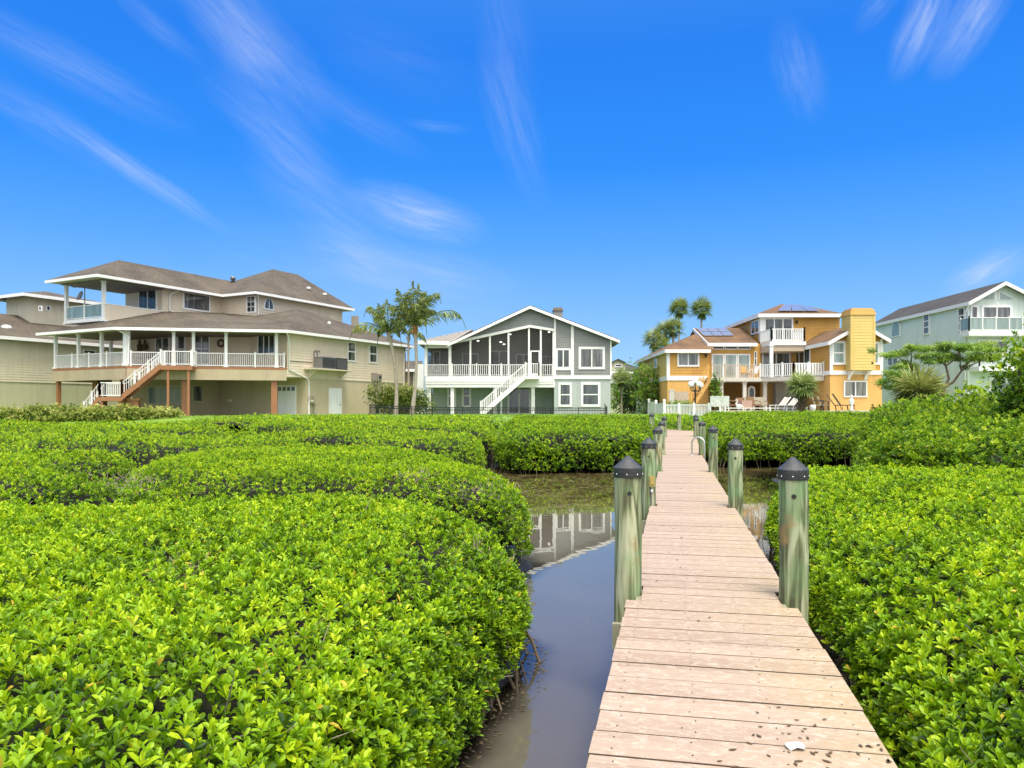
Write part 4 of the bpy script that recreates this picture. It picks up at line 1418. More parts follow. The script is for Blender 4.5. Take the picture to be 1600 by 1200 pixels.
def roof(parent, polys, mat, t=.14, name='roof'):
    mb = MB()
    for p in polys: mb.slab(p, t)
    return mb.build(name, M[mat], parent)


def fascia(parent, lines, mat='white_trim', w=.12, h0=-.26, h1=.03, name='fascia'):
    mb = MB()
    for P, Q in lines: mb.beam(P, Q, w, h0, h1)
    return mb.build(name, M[mat], parent)


def stair(parent, P0, P1, width, across, n=12, tread='white', string='white', name='stairs', stringh=.34):
    """flight from P0 (bottom) to P1 (top); across = unit level vector"""
    P0, P1, ac = Vector(P0), Vector(P1), Vector(across).normalized() * (width / 2)
    mb = MB()
    d = P1 - P0
    lv = Vector((d.x, d.y, 0)).normalized()
    run = Vector((d.x, d.y, 0)).length / n
    for k in range(n):
        c = P0 + d * (k / n) + Vector((0, 0, d.z / n))
        a = c - ac - lv * .02; b_ = c + ac - lv * .02
        e = lv * (run + .03)
        dz = Vector((0, 0, -.045))
        mb.hexa([a + dz, b_ + dz, b_ + e + dz, a + e + dz, a, b_, b_ + e, a + e])
    o = mb.build(name, M[tread], parent)
    sb = MB()
    for sgn in (-1, 1):
        off = ac * sgn * 1.03
        sb.beam(P0 + off, P1 + off, .06, -stringh * .55, stringh * .45)
    sb.build('stringer', M[string], o)
    return o


def downpipe(parent, pts, r=.055, mat='white_trim'):
    mb = MB(); mb.tube(pts, r, 8, smooth=True)
    return mb.build('downspout', M[mat], parent)


# ================================================================== tan house on stilts (left)
C1 = Vector((-16.5, 56.3)); U = Vector((.469, .883)); Wd = Vector((.883, -.469))


def Q(a, b, z=0.0):
    p = C1 + U * a + Wd * b
    return Vector((p.x, p.y, z))


def build_tan_house():
    rt = thing('stilt_house', 'large tan two storey house on brown stilts with wraparound porch and outside stair', 'house', Q(0, -6, 2.0))
    FL = 5.62          # porch floor
    GZ = 1.95
    LE = 8.27          # lower eave
    UE = 12.0
    wr = Wall(Q(0, 0).xy, U)                       # long right wall
    # ---- ground storey
    mb = MB()
    def wallseg(mb, A, B, z0, z1, t=.2):
        A, B = Vector(A), Vector(B)
        mb.beam((A.x, A.y, 0), (B.x, B.y, 0), t, z0, z1)
    def body(mb, ab, z0, z1):
        mb.slab([Q(a, b, z1) for a, b in ab], z1 - z0)
    body(mb, [(-1, -16), (-1, -9.5), (2.04, -9.5), (2.04, 0), (14.5, 0), (14.5, -16)], GZ - .6, 4.93)
    mb.build('ground_storey_wall', M['tan_stucco'], rt)
    # ---- main storey
    mb = MB()
    body(mb, [(-2.2, -15.5), (-2.2, -9.2), (.4, -4.2), (.4, -.0), (14.5, 0), (14.5, -15.5)], 4.932, LE + .05)
    mb.build('main_storey_wall', M['tan_siding'], rt)
    siding(rt, wr, [rect(0, 14.5, 4.98, LE)], 'tan_siding', .2)
    tb = MB(); wr.box(tb, 2.0, 14.5, 4.90, 4.98, -.02, .05)
    tb.build('belt_trim', M['cream_siding'], rt)
    # sloped soffit where the main storey oversails at the corner
    tb = MB(); tb.vert([Q(0, .0, 4.93), Q(0, -4, 4.93), Q(.0, -4, 5.5), Q(.0, 0, 5.5)], tuple(Q(2.05, 0) - Q(0, 0)))
    tb.build('oversail', M['tan_siding'], rt)
    # ---- porch floor and its deep tan band
    ring = [(-7.04, -16.87), (-7.04, -8.28), (-.02, -.02)]
    mb = MB()
    mb.slab([Q(-7.04, -16.87, FL), Q(-7.04, -8.28, FL), Q(-.02, -.02, FL), Q(.38, -.02, FL), Q(.38, -4.2, FL), Q(-2.22, -9.2, FL), Q(-2.22, -16.87, FL)], .16)
    mb.build('porch_floor', M['brown_paint'], rt)
    mb = MB()
    for (p, q) in ((ring[0], ring[1]), (ring[1], ring[2])):
        mb.beam(Q(p[0] + .06, p[1], FL), Q(q[0] + .06, q[1] - .05, FL), .14, -.94, -.17)
    mb.beam(Q(-7, -16.8, FL), Q(-2.3, -16.8, FL), .14, -.94, -.17)
    mb.slab([Q(-6.9, -16.7, FL - .5), Q(-6.9, -8.4, FL - .5), Q(-.1, -.2, FL - .5), Q(.38, -.2, FL - .5), Q(.38, -4.2, FL - .5), Q(-2.22, -9.2, FL - .5), Q(-2.22, -16.7, FL - .5)], .1)
    mb.build('porch_beam', surf('tan beam boards', (.40, .335, .225), .7, .12, 1.2), rt)
    mb = MB()
    mb.slab([Q(-6.9, -17, LE - .10), Q(-6.9, -8.4, LE - .10), Q(-.1, -.1, LE - .10), Q(.38, -.1, LE - .10), Q(.38, -4.2, LE - .10), Q(-2.22, -9.2, LE - .10), Q(-2.22, -17, LE - .10)], .08)
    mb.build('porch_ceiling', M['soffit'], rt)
    # ---- porch posts
    for a, b in [(-6.9, -16.7), (-6.9, -13.9), (-6.9, -11.2)]:
        p = Q(a, b); post(rt, p.x, p.y, FL, LE - .06, .20, rot=U)
    p = Q(-6.85, -8.5); post(rt, p.x, p.y, FL, LE - .06, .34, rot=U)
    wc = Wall(Q(-7.0, -8.28).xy, (Q(0, 0) - Q(-7, -8.28)).xy)      # the angled porch front
    for px in (271, 302, 353, 432):
        p = wc.pt(wc.a(px), 0, -.12); post(rt, p.x, p.y, FL, LE - .06, .20, rot=wc.d)
    p = Q(-2.4, -16.7); post(rt, p.x, p.y, FL, LE - .06, .20, rot=U)
    # ---- porch railings
    A, B = Q(-6.9, -16.7, FL), Q(-6.9, -8.6, FL)
    railing(rt, A, B, 1.02, .13, posts=4)
    railing(rt, Q(-2.4, -16.7, FL), A, 1.02, .13, posts=2)
    s0 = wc.pt(wc.a(258), FL, -.12); s1 = wc.pt(wc.a(306), FL, -.12)
    railing(rt, wc.pt(.25, FL, -.12), s0, 1.02, .13, posts=1)
    railing(rt, s1, wc.pt(wc.L - .1 if hasattr(wc, 'L') else wc.a(444), FL, -.12), 1.02, .13, posts=3)
    # ---- brown stilts
    for px, w_, n_ in ((428, .42, -.4),):
        p = wc.pt(wc.a(px), 0, n_); post(rt, p.x, p.y, GZ - .4, FL - .94, w_, 'brown_paint', 'stilt', 0, rot=wc.d)
    p = wc.pt(wc.a(288), 0, -.5); post(rt, p.x, p.y, GZ - .4, FL - .94, .48, 'brown_paint', 'stilt', 0, rot=wc.d)
    for (a, b, w_) in ((-6.8, -16.5, .26), (-5.0, -14.6, .46), (-6.7, -8.9, .46), (-3.2, -16.5, .4)):
        p = Q(a, b); post(rt, p.x, p.y, GZ - .4, FL - .94, w_, 'brown_paint', 'stilt', 0, rot=U)
    # ---- outside stair: landing at the porch, long flight down left, platform, short flight
    d = wc.d
    lf0, lf1 = wc.a(258), wc.a(306)
    out0, out1 = .0, 1.35
    mb = MB()
    def strip(a0, a1, n0, n1, z, t): mb.slab([wc.pt(a0, z, n0), wc.pt(a1, z, n0), wc.pt(a1, z, n1), wc.pt(a0, z, n1)], t)
    strip(lf0, lf1, .0, out1, FL - .005, .30)
    mb.build('stair_landing', M['brown_paint'], rt)
    wo_ = Wall(wc.pt(0, 0, out1).xy, wc.d)
    PZ = 3.42
    aP0, aP1 = wo_.a(155), wo_.a(190)
    b0 = wc.pt(aP1, PZ, .68); b1_ = wc.pt(lf0, FL - .02, .68)
    st = stair(rt, b0, b1_, 1.25, (wc.n.x, wc.n.y, 0), 13, 'brown_paint', 'brown_paint', 'porch_stair', .42)
    mb = MB()
    strip(aP0, aP1, .0, out1, PZ, .28)
    mb.build('stair_platform', M['brown_paint'], rt)
    aG = wo_.a(131)
    g0 = wc.pt(aG, 2.02, .68)
    st2 = stair(rt, g0, wc.pt(aP0, PZ - .02, .68), 1.25, (wc.n.x, wc.n.y, 0), 8, 'brown_paint', 'brown_paint', 'porch_stair', .42)
    for n_ in (.08, 1.28):
        railing(rt, wc.pt(aP1, PZ, n_), wc.pt(lf0, FL, n_), 1.0, .14, posts=3, name='stair_railing')
        railing(rt, wc.pt(aP0, PZ, n_), wc.pt(aP1, PZ, n_), 1.0, .14, posts=1, name='stair_railing')
        railing(rt, wc.pt(aG, 2.02, n_), wc.pt(aP0, PZ, n_), 1.0, .14, posts=2, name='stair_railing')
    railing(rt, wc.pt(lf0, FL, out1 - .08), wc.pt(lf1, FL, out1 - .08), 1.02, .13, posts=1, name='stair_railing')
    railing(rt, wc.pt(lf1 - .05, FL, .15), wc.pt(lf1 - .05, FL, out1 - .08), 1.02, .13, posts=1, name='stair_railing')
    for a_, n_, zt_ in ((wo_.a(262), 1.2, FL - .3), (wo_.a(294), 1.2, FL - .3), (wo_.a(158), 1.2, PZ - .28), (wo_.a(186), 1.2, PZ - .28), (wo_.a(186), .15, PZ - .28)):
        p = wc.pt(a_, 0, n_); post(rt, p.x, p.y, GZ - .5, zt_, .15, 'brown_paint', 'stair_post', 0, rot=wc.d)
    p = wc.pt(wo_.a(204), 0, .3); post(rt, p.x, p.y, GZ - .5, PZ - .1, .62, 'brown_paint', 'stilt', .12, rot=wc.d)
    # ---- lower roof
    E0, E1, E2, E3 = Q(-7.75, -17.7, LE + .06), Q(-7.75, -8.6, LE + .06), Q(-.55, .62, LE + .06), Q(15.2, .62, LE + .06)
    I1, I2, I3, P1, P2 = Q(-2.2, -10.75, 10.12), Q(3.5, -10.75, 10.65), Q(3.5, -6.85, 10.2), Q(5.5, -4.3, 10.82), Q(6.6, -4.3, 10.82)
    E4 = Q(15.2, -9, LE + .06)
    BC = Q(-7.05, -10.8, 8.86); BL = Q(-7.05, -17.2, 8.55)
    roof(rt, [[E0, E1, BC, BL], [E1, I1, BC], [E1, E2, I1], [I1, E2, I2], [I2, E2, I3], [I3, E2, P1], [E2, E3, P2, P1], [E3, E4, P2], [P1, P2, E4, Q(3.5, -6.9, 9.2)]], 'roof_brown', name='lower_roof')
    fascia(rt, [(E0, E1), (E1, E2), (E2, E3), (E3, E4), (Q(-2.2, -17.7, LE + .06), E0)], h0=-.22, h1=-.02, name='lower_fascia')
    mb = MB()
    mb.slab([Q(-7.7, -17.6, LE - .08), Q(-7.7, -8.6, LE - .08), Q(-.5, .55, LE - .08), Q(15.1, .55, LE - .08), Q(15.1, -.1, LE - .08), Q(0, -.1, LE - .08), Q(-7.0, -8.4, LE - .08), Q(-7.0, -17.6, LE - .08)], .06)
    mb.build('lower_soffit', M['pale_soffit'], rt)
    # ---- upper storey
    mb = MB()
    body(mb, [(-2.2, -15.2), (-2.2, -10.8), (3.5, -10.8), (3.5, -6.9), (14.2, -6.9), (14.2, -15.2)], 8.4, UE - .02)
    mb.build('upper_storey_wall', M['tan_siding'], rt)
    A1, A0 = Q(-8.16, -9.82, UE + .06), Q(-8.16, -15.9, UE + .06)
    R1, R2 = Q(-4.5, -12.75, 13.9), Q(9.4, -12.75, 13.9)
    roof(rt, [[A0, A1, R1], [A1, Q(6.2, -9.82, UE + .06), R2, R1], [A0, R1, R2, Q(9.4, -15.9, UE + .06)]], 'roof_brown', name='upper_roof')
    B1, B2, B3 = Q(2.76, -6.1, UE + .06), Q(14.95, -6.1, UE + .06), Q(14.95, -15.4, UE + .06)
    S1, S2 = Q(9.0, -10.5, 15.2), Q(12.2, -10.5, 15.2)
    roof(rt, [[Q(2.76, -15.4, UE + .06), B1, S1], [B1, B2, S2, S1], [B2, B3, S2], [Q(2.76, -15.4, UE + .06), S1, S2, B3]], 'roof_brown', name='rear_roof')
    fascia(rt, [(A0, A1), (A1, Q(2.8, -9.82, UE + .06)), (Q(2.76, -9.8, UE + .06), B1), (B1, B2), (B2, B3)], h0=-.22, h1=-.02, name='upper_fascia')
    mb = MB()
    mb.slab([Q(-8.1, -15.8, UE - .04), Q(-8.1, -9.88, UE - .04), Q(2.8, -9.88, UE - .04), Q(2.8, -15.8, UE - .04)], .07)
    mb.slab([Q(2.81, -15.3, UE - .04), Q(2.81, -6.16, UE - .04), Q(14.9, -6.16, UE - .04), Q(14.9, -15.3, UE - .04)], .07)
    mb.build('upper_soffit', M['pale_soffit'], rt)
    mb = MB(); mb.slab([Q(-7.3, -15.4, UE - .13), Q(-7.3, -10.5, UE - .13), Q(-2.25, -10.5, UE - .13), Q(-2.25, -15.4, UE - .13)], .06)
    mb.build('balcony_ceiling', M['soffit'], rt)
    # balcony: floor, siding parapet to the right, light rail to the front
    mb = MB(); mb.slab([Q(-7.0, -15.4, 9.2), Q(-7.0, -10.85, 9.2), Q(-2.2, -10.85, 9.2), Q(-2.2, -15.4, 9.2)], .25)
    mb.build('balcony_floor', M['white_trim'], rt)
    mb = MB(); mb.beam(Q(-6.95, -10.85, 0), Q(-2.22, -10.85, 0), .14, 8.8, 10.15); mb.build('balcony_parapet', M['tan_siding'], rt)
    mb = MB(); mb.beam(Q(-7.0, -10.85, 0), Q(-2.22, -10.85, 0), .2, 10.151, 10.21); mb.build('parapet_coping', M['white_trim'], rt)
    railing(rt, Q(-6.95, -15.3, 9.18), Q(-6.95, -10.95, 9.18), 1.02, .2, posts=2, name='balcony_railing', glassy='glass_sky')
    railing(rt, Q(-2.4, -15.3, 9.18), Q(-6.95, -15.3, 9.18), 1.02, .2, posts=2, name='balcony_railing')
    for a, b in ((-6.95, -15.3), (-6.95, -10.9)):
        p = Q(a, b); post(rt, p.x, p.y, 8.9, UE - .1, .22, rot=U)
    # ---- windows and doors
    wf = Wall(Q(-2.2, -15.5).xy, Wd)               # front-left walls (plane a = -2.2)
    window(rt, wf, 243, 266, 526, 573, cols=2, trim=.14, name='french_door', glassmat='glass_blind')
    window(rt, wf, 217, 246, 452, 486, cols=2, trim=.12, name='balcony_door')
    wch = Wall(Q(-2.2, -9.2).xy, (Q(.4, -4.2) - Q(-2.2, -9.2)).xy)
    window(rt, wch, 276, 291, 519, 572, rows=2, trim=.13, glassmat='glass_blind')
    window(rt, wch, 302, 329, 519, 571, rows=2, cols=2, trim=.13, glassmat='glass_blind')
    wend = Wall(Q(.4, -4.2).xy, Wd)
    window(rt, wend, 403, 431, 520, 554, cols=3, trim=.12)
    window(rt, wr, 542, 555, 534, 565, rows=2, trim=.10, glassmat='glass_curtain')
    window(rt, wr, 576, 588.5, 538.5, 567.5, rows=2, trim=.10, glassmat='glass_curtain')
    wu = Wall(Q(-2.2, -10.8).xy, U)
    window(rt, wu, 285, 328, 458, 486, trim=.13, glassmat='glass_blind')
    wu2 = Wall(Q(3.5, -10.8).xy, Wd)
    window(rt, wu2, 386, 400, 462, 489, rows=3, cols=2, trim=.10, sash=.02)
    wu3 = Wall(Q(3.5, -6.9).xy, U)
    siding(rt, wu, [rect(0, 5.7, 9.6, UE - .05)], 'tan_siding', .2)
    siding(rt, wu2, [rect(0, 3.9, 10.1, UE - .05)], 'tan_siding', .2)
    siding(rt, wu3, [rect(0, 10.7, 9.8, UE - .05)], 'tan_siding', .2)
    siding(rt, wend, [rect(0, 4.2, FL, LE - .1)], 'tan_siding', .2)
    # fan light window on the upper right wall
    a0, a1, z0, z1 = wu3.a(411), wu3.a(427.5), wu3.z(419, 484.5), wu3.z(419, 465)
    arc = [(a0, z0), (a1, z0)] + [(a0 + (a1 - a0) * (.5 + .5 * math.cos(t)), z0 + .15 + (z1 - z0 - .15) * math.sin(t)) for t in np.linspace(0, math.pi, 11)]
    mb = MB(); wu3.poly(mb, arc, -.02, .085); f = mb.build('arched_window', M['white_trim'], rt)
    am, zm = (a0 + a1) / 2, z0 + .3
    arc2 = [(am + (a - am) * .74, z0 + .12 + (z - z0) * .80) for a, z in arc]
    mb = MB(); wu3.poly(mb, arc2, .03, .092); g = mb.build('pane', M['glass_blind'], f)
    mb = MB(); wu3.box(mb, am - .03, am + .03, z0 + .1, z1 - .1, .02, .10); mb.build('glazing_bar', M['white_trim'], f)
    # doors on the ground storey
    wg = Wall(Q(2.04, -9.5).xy, Wd)
    a0, a1 = wg.a(434), wg.a(463); z1 = wg.z(448, 602)
    mb = MB(); wg.box(mb, a0, a1, GZ, z1, -.02, .05)
    for k in range(1, 5): wg.box(mb, a0 + .04, a1 - .04, GZ + (z1 - GZ) * k / 5 - .012, GZ + (z1 - GZ) * k / 5 + .012, .0, .062)
    gd = mb.build('garage_door', M['white'], rt)
    mb = MB()
    for k in range(4):
        x0 = a0 + (a1 - a0) * (.05 + k * .24); wg.box(mb, x0, x0 + (a1 - a0) * .17, z1 - .42, z1 - .12, .0, .066)
    mb.build('pane', M['glass'], gd)
    a0, a1, z1 = wr.a(514.5), wr.a(532), wr.z(523, 608)
    mb = MB(); wr.box(mb, a0, a1, GZ + .02, z1, -.02, .05); wr.box(mb, a0 - .08, a0 - .002, GZ + .02, z1 + .08, -.02, .065); wr.box(mb, a1 + .002, a1 + .08, GZ + .02, z1 + .08, -.02, .065); wr.box(mb, a0, a1, z1 + .002, z1 + .08, -.02, .065)
    dr = mb.build('side_door', M['white'], rt)
    mb = MB(); mb.ball(wr.pt(a1 - .14, GZ + 1.0, .09), .05, 8, 6); mb.ball(wr.pt(a1 - .14, GZ + 1.22, .07), .03, 8, 6); mb.build('handle', M['grey_metal'], dr)
    # ground storey opening behind the stair: mirror-like panels
    wgl = Wall(Q(-1, -16).xy, Wd)
    window(rt, wgl, 232, 284, 603, 632, cols=1, trim=.10, glassmat='glass_sky', frame='cream_siding')
    wgs = Wall(Q(-1, -9.5).xy, U)
    window(rt, wgs, 300, 316, 602, 628, trim=.08, glassmat='glass_blind', frame='cream_siding')
    # downspouts
    downpipe(rt, [Q(-.6, .60, LE - .12), Q(-.1, .25, LE - .5), Q(.12, .09, LE - .7), Q(.12, .09, 5.5), Q(2.0, .09, 4.9), Q(2.2, .09, 4.7), Q(2.2, .09, 2.1)])
    downpipe(rt, [Q(14.9, .58, LE - .12), Q(14.4, .2, LE - .5), Q(14.35, .09, LE - .7), Q(14.35, .09, 2.1)])
    downpipe(rt, [Q(3.3, -6.4, UE - .12), Q(3.7, -6.7, UE - .5), Q(3.75, -6.8, UE - .7), Q(3.75, -6.8, 10.3)])
    downpipe(rt, [Q(-1.2, -10.1, UE - .12), Q(-1.5, -10.6, UE - .4), Q(-1.6, -10.7, UE - .6), Q(-1.6, -10.7, 10.3), Q(-1.4, -10.5, 10.2)])
    downpipe(rt, [Q(-7.5, -8.7, LE - .1), Q(-7.1, -8.4, LE - .35), Q(-6.9, -8.25, LE - .6), Q(-6.9, -8.25, FL + .1)])
    # roof vents
    def at_px(px, py, z):
        Y = (z - EYE) * F / (HZ - py); return Vector(((px - 800) / F * Y, Y, z))
    mb = MB(); p = Q(6.0, -12.2, 13.4); mb.lathe(p, [(.16, -.4), (.16, .55), (.24, .56), (.24, .78), (.0, .8)], 10); mb.build('vent_pipe', M['grey_metal'], rt)
    for a, b, z in ((10.9, -8.0, 13.55), (12.6, -7.6, 13.2)):
        p = Q(a, b, z); mb = MB(); mb.ball(p, (.22, .22, .14), 8, 5); mb.build('roof_vent', M['white_trim'], rt)
    p = Q(5.7, -1.0, 9.5); mb = MB(); mb.ball(p, (.16, .16, .14), 8, 5); mb.build('roof_vent', M['white_trim'], rt)
    # brick chimney stub at the back right
    mb = MB(); mb.slab([Q(14.3, -5.9, 11.3), Q(14.3, -5.5, 11.3), Q(14.9, -5.5, 11.3), Q(14.9, -5.9, 11.3)], 3.2); mb.build('chimney', M['meter_grey'], rt)
    mb = MB(); mb.slab([Q(14.52, -.2, 8.1), Q(14.52, -1.4, 8.1), Q(15.0, -1.4, 8.1), Q(15.0, -.2, 8.1)], 6.3); mb.build('brick_pier', surf('orange brick', (.42, .24, .12), .85, .3, 9), rt)
    return rt, wr, wc, wend, wch, wgl, GZ, FL, wgs


TAN, T_wr, T_wc, T_wend, T_wch, T_wgl, T_GZ, T_FL, T_wgs = build_tan_house()

# things on and by the tan house
def ac_units():
    sh = MB(); a0, a1 = T_wr.a(474), T_wr.a(535); z = T_wr.z(500, 577)
    T_wr.box(sh, a0, a1, z - .10, z, .0, 1.15)
    for a in (a0 + .5, a1 - .5):
        sh.vert([T_wr.pt(a, z - .1, .02), T_wr.pt(a, z - .1, 1.0), T_wr.pt(a, z - .75, .02)], (T_wr.d.x * .07, T_wr.d.y * .07, 0))
    tag(sh.build('equipment_shelf', M['cream_siding']), 'pale bracket shelf on the tan house wall holding two cooling units', 'shelf')
    for (p0, p1, lab) in ((488, 510, 'grey louvred cooling unit on the wall shelf, left one of the pair'), (510.5, 528, 'dark cooling unit on the wall shelf, right one of the pair')):
        b0, b1 = T_wr.a(p0), T_wr.a(p1)
        c = T_wr.pt((b0 + b1) / 2, z, .58)
        r_ = thing('cooling_unit', lab, 'air conditioner', c, 'cooling units on the wall shelf')
        mb = MB(); T_wr.box(mb, b0, b1, z + .002, z + .86, .18, .98); T_wr.box(mb, b0 - .02, b1 + .02, z + .86, z + .90, .16, 1.0)
        mb.build('casing', M['grey_metal'] if p0 < 500 else M['dark'], r_)
        mb = MB()
        for k in range(9): T_wr.box(mb, b0 + .06, b1 - .06, z + .10 + k * .082, z + .14 + k * .082, .97, 1.0)
        mb.build('grille', M['dark'] if p0 < 500 else M['grey_metal'], r_)
    mb = MB()
    for px in (490, 495):
        a = T_wr.a(px); mb.tube([T_wr.pt(a, z + .9, .05), T_wr.pt(a, z + 1.3, .05), T_wr.pt(a + .1, z + 1.42, .12), T_wr.pt(a + .22, z + 1.35, .12)], .04, 6)
    mb.tube([T_wr.pt(T_wr.a(451), T_wr.z(451, 564), .05), T_wr.pt(T_wr.a(487), T_wr.z(487, 566.5), .05)], .025, 6)
    tag(mb.build('conduit', M['grey_metal']), 'grey conduit elbows on the tan wall above the cooling units', 'conduit')


ac_units()


def meters():
    r_ = thing('electric_meter', 'beige twin meter box with conduit on the tan house wall', 'meter', T_wr.pt(T_wr.a(586), T_GZ, .1))
    a0, a1 = T_wr.a(579.5), T_wr.a(594); z0, z1 = T_wr.z(587, 595), T_wr.z(587, 583)
    mb = MB(); T_wr.box(mb, a0, a0 + (a1 - a0) * .46, z0, z1, .0, .22); T_wr.box(mb, a0 + (a1 - a0) * .54, a1, z0, z1 - .05, .0, .20); mb.build('box', M['meter_grey'], r_)
    mb = MB(); mb.ball(T_wr.pt(a0 + (a1 - a0) * .77, (z0 + z1) / 2, .22), .13, 10, 6); mb.build('dial', M['dark'], r_)
    mb = MB()
    for px, zb in ((585, T_GZ), (589, T_wr.z(589, 608))):
        a = T_wr.a(px); mb.tube([T_wr.pt(a, z0, .08), T_wr.pt(a, zb, .08)], .05, 6)
    mb.build('conduit', M['meter_grey'], r_)
    mb = MB(); a = T_wr.a(589); T_wr.box(mb, a - .12, a + .14, T_wr.z(589, 610), T_wr.z(589, 603), .0, .16); mb.build('box', M['meter_grey'], r_)
    r2 = thing('utility_cabinet', 'low grey cabinet against the tan house near the fence corner', 'cabinet', T_wr.pt(T_wr.a(582), T_GZ, .2))
    a0, a1 = T_wr.a(578), T_wr.a(586)
    mb = MB(); T_wr.box(mb, a0, a1, T_GZ - .1, T_GZ + 1.1, .02, .5); mb.build('casing', M['meter_grey'], r2)
    mb = MB(); T_wr.box(mb, a0 + .1, a1 - .1, T_GZ + .3, T_GZ + .95, .5, .52); mb.build('grille', M['dark'], r2)
    # gas meter
    a = T_wr.a(484); z = T_wr.z(484, 628)
    r3 = thing('gas_meter', 'small grey gas meter with bent pipe low on the tan wall', 'meter', T_wr.pt(a, T_GZ, .2))
    mb = MB(); mb.ball(T_wr.pt(a, z, .22), (.22, .22, .17), 10, 6); mb.ball(T_wr.pt(a + .3, z - .15, .2), (.14, .14, .2), 8, 5); mb.build('body', M['meter_grey'], r3)
    mb = MB(); mb.tube([T_wr.pt(a - .25, z + .1, .12), T_wr.pt(a - .2, z + .42, .12), T_wr.pt(a + .25, z + .42, .12), T_wr.pt(a + .32, z, .14), T_wr.pt(a + .36, T_GZ, .12)], .035, 6); mb.build('pipe', M['meter_grey'], r3)
    # hose reel line on the under-house wall
    mb = MB(); a = T_wgs.a(318)
    wg = Wall(Q(2.04, -9.5).xy, Wd)
    mb.tube([wg.pt(wg.a(362), wg.z(362, 626), .06), wg.pt(wg.a(380), wg.z(380, 626), .06), wg.pt(wg.a(398), wg.z(398, 625.5), .06)], .03, 6); mb.ball(wg.pt(wg.a(360.5), wg.z(360, 626), .1), (.24, .1, .16), 8, 5)
    tag(mb.build('wall_bracket', M['cream_siding']), 'pale pipe bracket on the tan ground storey wall left of the garage door', 'bracket')


meters()

# wreath on the porch wall
def wreath():
    a = T_wch.a(346); z = T_wch.z(346, 536.5)
    c = T_wch.pt(a, z, .08)
    mb = MB()
    d3 = Vector((T_wch.d.x, T_wch.d.y, 0))
    mb.tube([c + d3 * .24 * math.cos(t) + Vector((0, 0, .24 * math.sin(t))) for t in np.linspace(0, 2 * math.pi, 17)], .09, 7, caps=False)
    tag(mb.build('wreath', M['bark']), 'round dark wreath hanging on the tan porch wall', 'wreath')


wreath()

def porch_bits():
    # patio set on the ground below the porch
    for k, (px, n_) in enumerate(((198, .2), (224, -.6))):
        a = T_wgl.a(px); p = T_wgl.pt(a, T_GZ - .35, 2.2 + n_)
        r_ = thing('garden_table', ['dark slatted table under the porch beside the stair platform', 'dark low table under the porch by the glazed wall panel'][k], 'table', p)
        mb = MB(); mb.slab([p + Vector((-1.0, -.4, 1.2)), p + Vector((1.0, -.4, 1.2)), p + Vector((1.0, .4, 1.2)), p + Vector((-1.0, .4, 1.2))], .06); mb.build('tabletop', M['dark'], r_)
        for sx in (-.85, .85):
            for sy in (-.3, .3):
                mb = MB(); mb.box(p.x + sx - .04, p.x + sx + .04, p.y + sy - .04, p.y + sy + .04, p.z, p.z + 1.14); mb.build('leg', M['dark'], r_)
    # wall ornaments on the porch wall
    wf = Wall(Q(-2.2, -15.5).xy, Wd)
    for px, py, lab in ((222.5, 541, 'dark standing figure ornament on the porch ledge, left one'), (231, 538, 'dark standing figure ornament on the porch ledge, right one')):
        a = wf.a(px); z = wf.z(px, 549)
        mb = MB(); c = wf.pt(a, z, .25)
        mb.lathe(c, [(.0, 0), (.2, .02), (.16, .2), (.22, .4), (.1, .6), (.12, .72), (.05, .9), (0, .92)], 10)
        tag(mb.build('ornament', M['bark']), lab, 'ornament', 'ornaments on the tan house porch')
    mb = MB(); wf.box(mb, wf.a(214), wf.a(240), wf.z(226, 549) - .5, wf.z(226, 549) - .003, .02, .5)
    tag(mb.build('console', M['cream_siding']), 'pale console cabinet on the porch below two dark ornaments', 'cabinet')


porch_bits()

# satellite dish and aerial on the balcony rail
def dish():
    p = Q(-6.95, -13.1, 10.2)
    r_ = thing('roof_aerial', 'satellite dish and flat aerial on a mast at the tan house balcony', 'aerial', p)
    mb = MB(); mb.tube([p, p + Vector((0, 0, 1.35))], .035, 6); mb.build('mast', M['grey_metal'], r_)
    mb = MB(); mb.beam(p + Vector((-.95, 0, 1.33)), p + Vector((1.0, .1, 1.25)), .05, 0, .05)
    for k in range(-3, 4): q = p + Vector((k * .27, 0, 1.31)); mb.beam(q + Vector((0, -.3, 0)), q + Vector((0, .3, 0)), .03, 0, .03)
    mb.build('aerial', M['grey_metal'], r_)
    mb = MB(); c = p + Vector((-.12, -.2, .62))
    prof = [(0, 0), (.16, .02), (.3, .07), (.38, .14)]
    ax = Vector((-.55, -.75, .35)).normalized(); e1 = ax.cross(Vector((0, 0, 1))).normalized(); e2 = e1.cross(ax)
    vs = [c + ax * h + e1 * r * math.cos(t) + e2 * r * math.sin(t) for r, h in prof for t in np.linspace(0, 2 * math.pi, 14, endpoint=False)]
    mb.add(vs, [(i * 14 + k, i * 14 + (k + 1) % 14, (i + 1) * 14 + (k + 1) % 14, (i + 1) * 14 + k) for i in range(3) for k in range(14)], True)
    mb.build('dish', M['grey_metal'], r_)


dish()

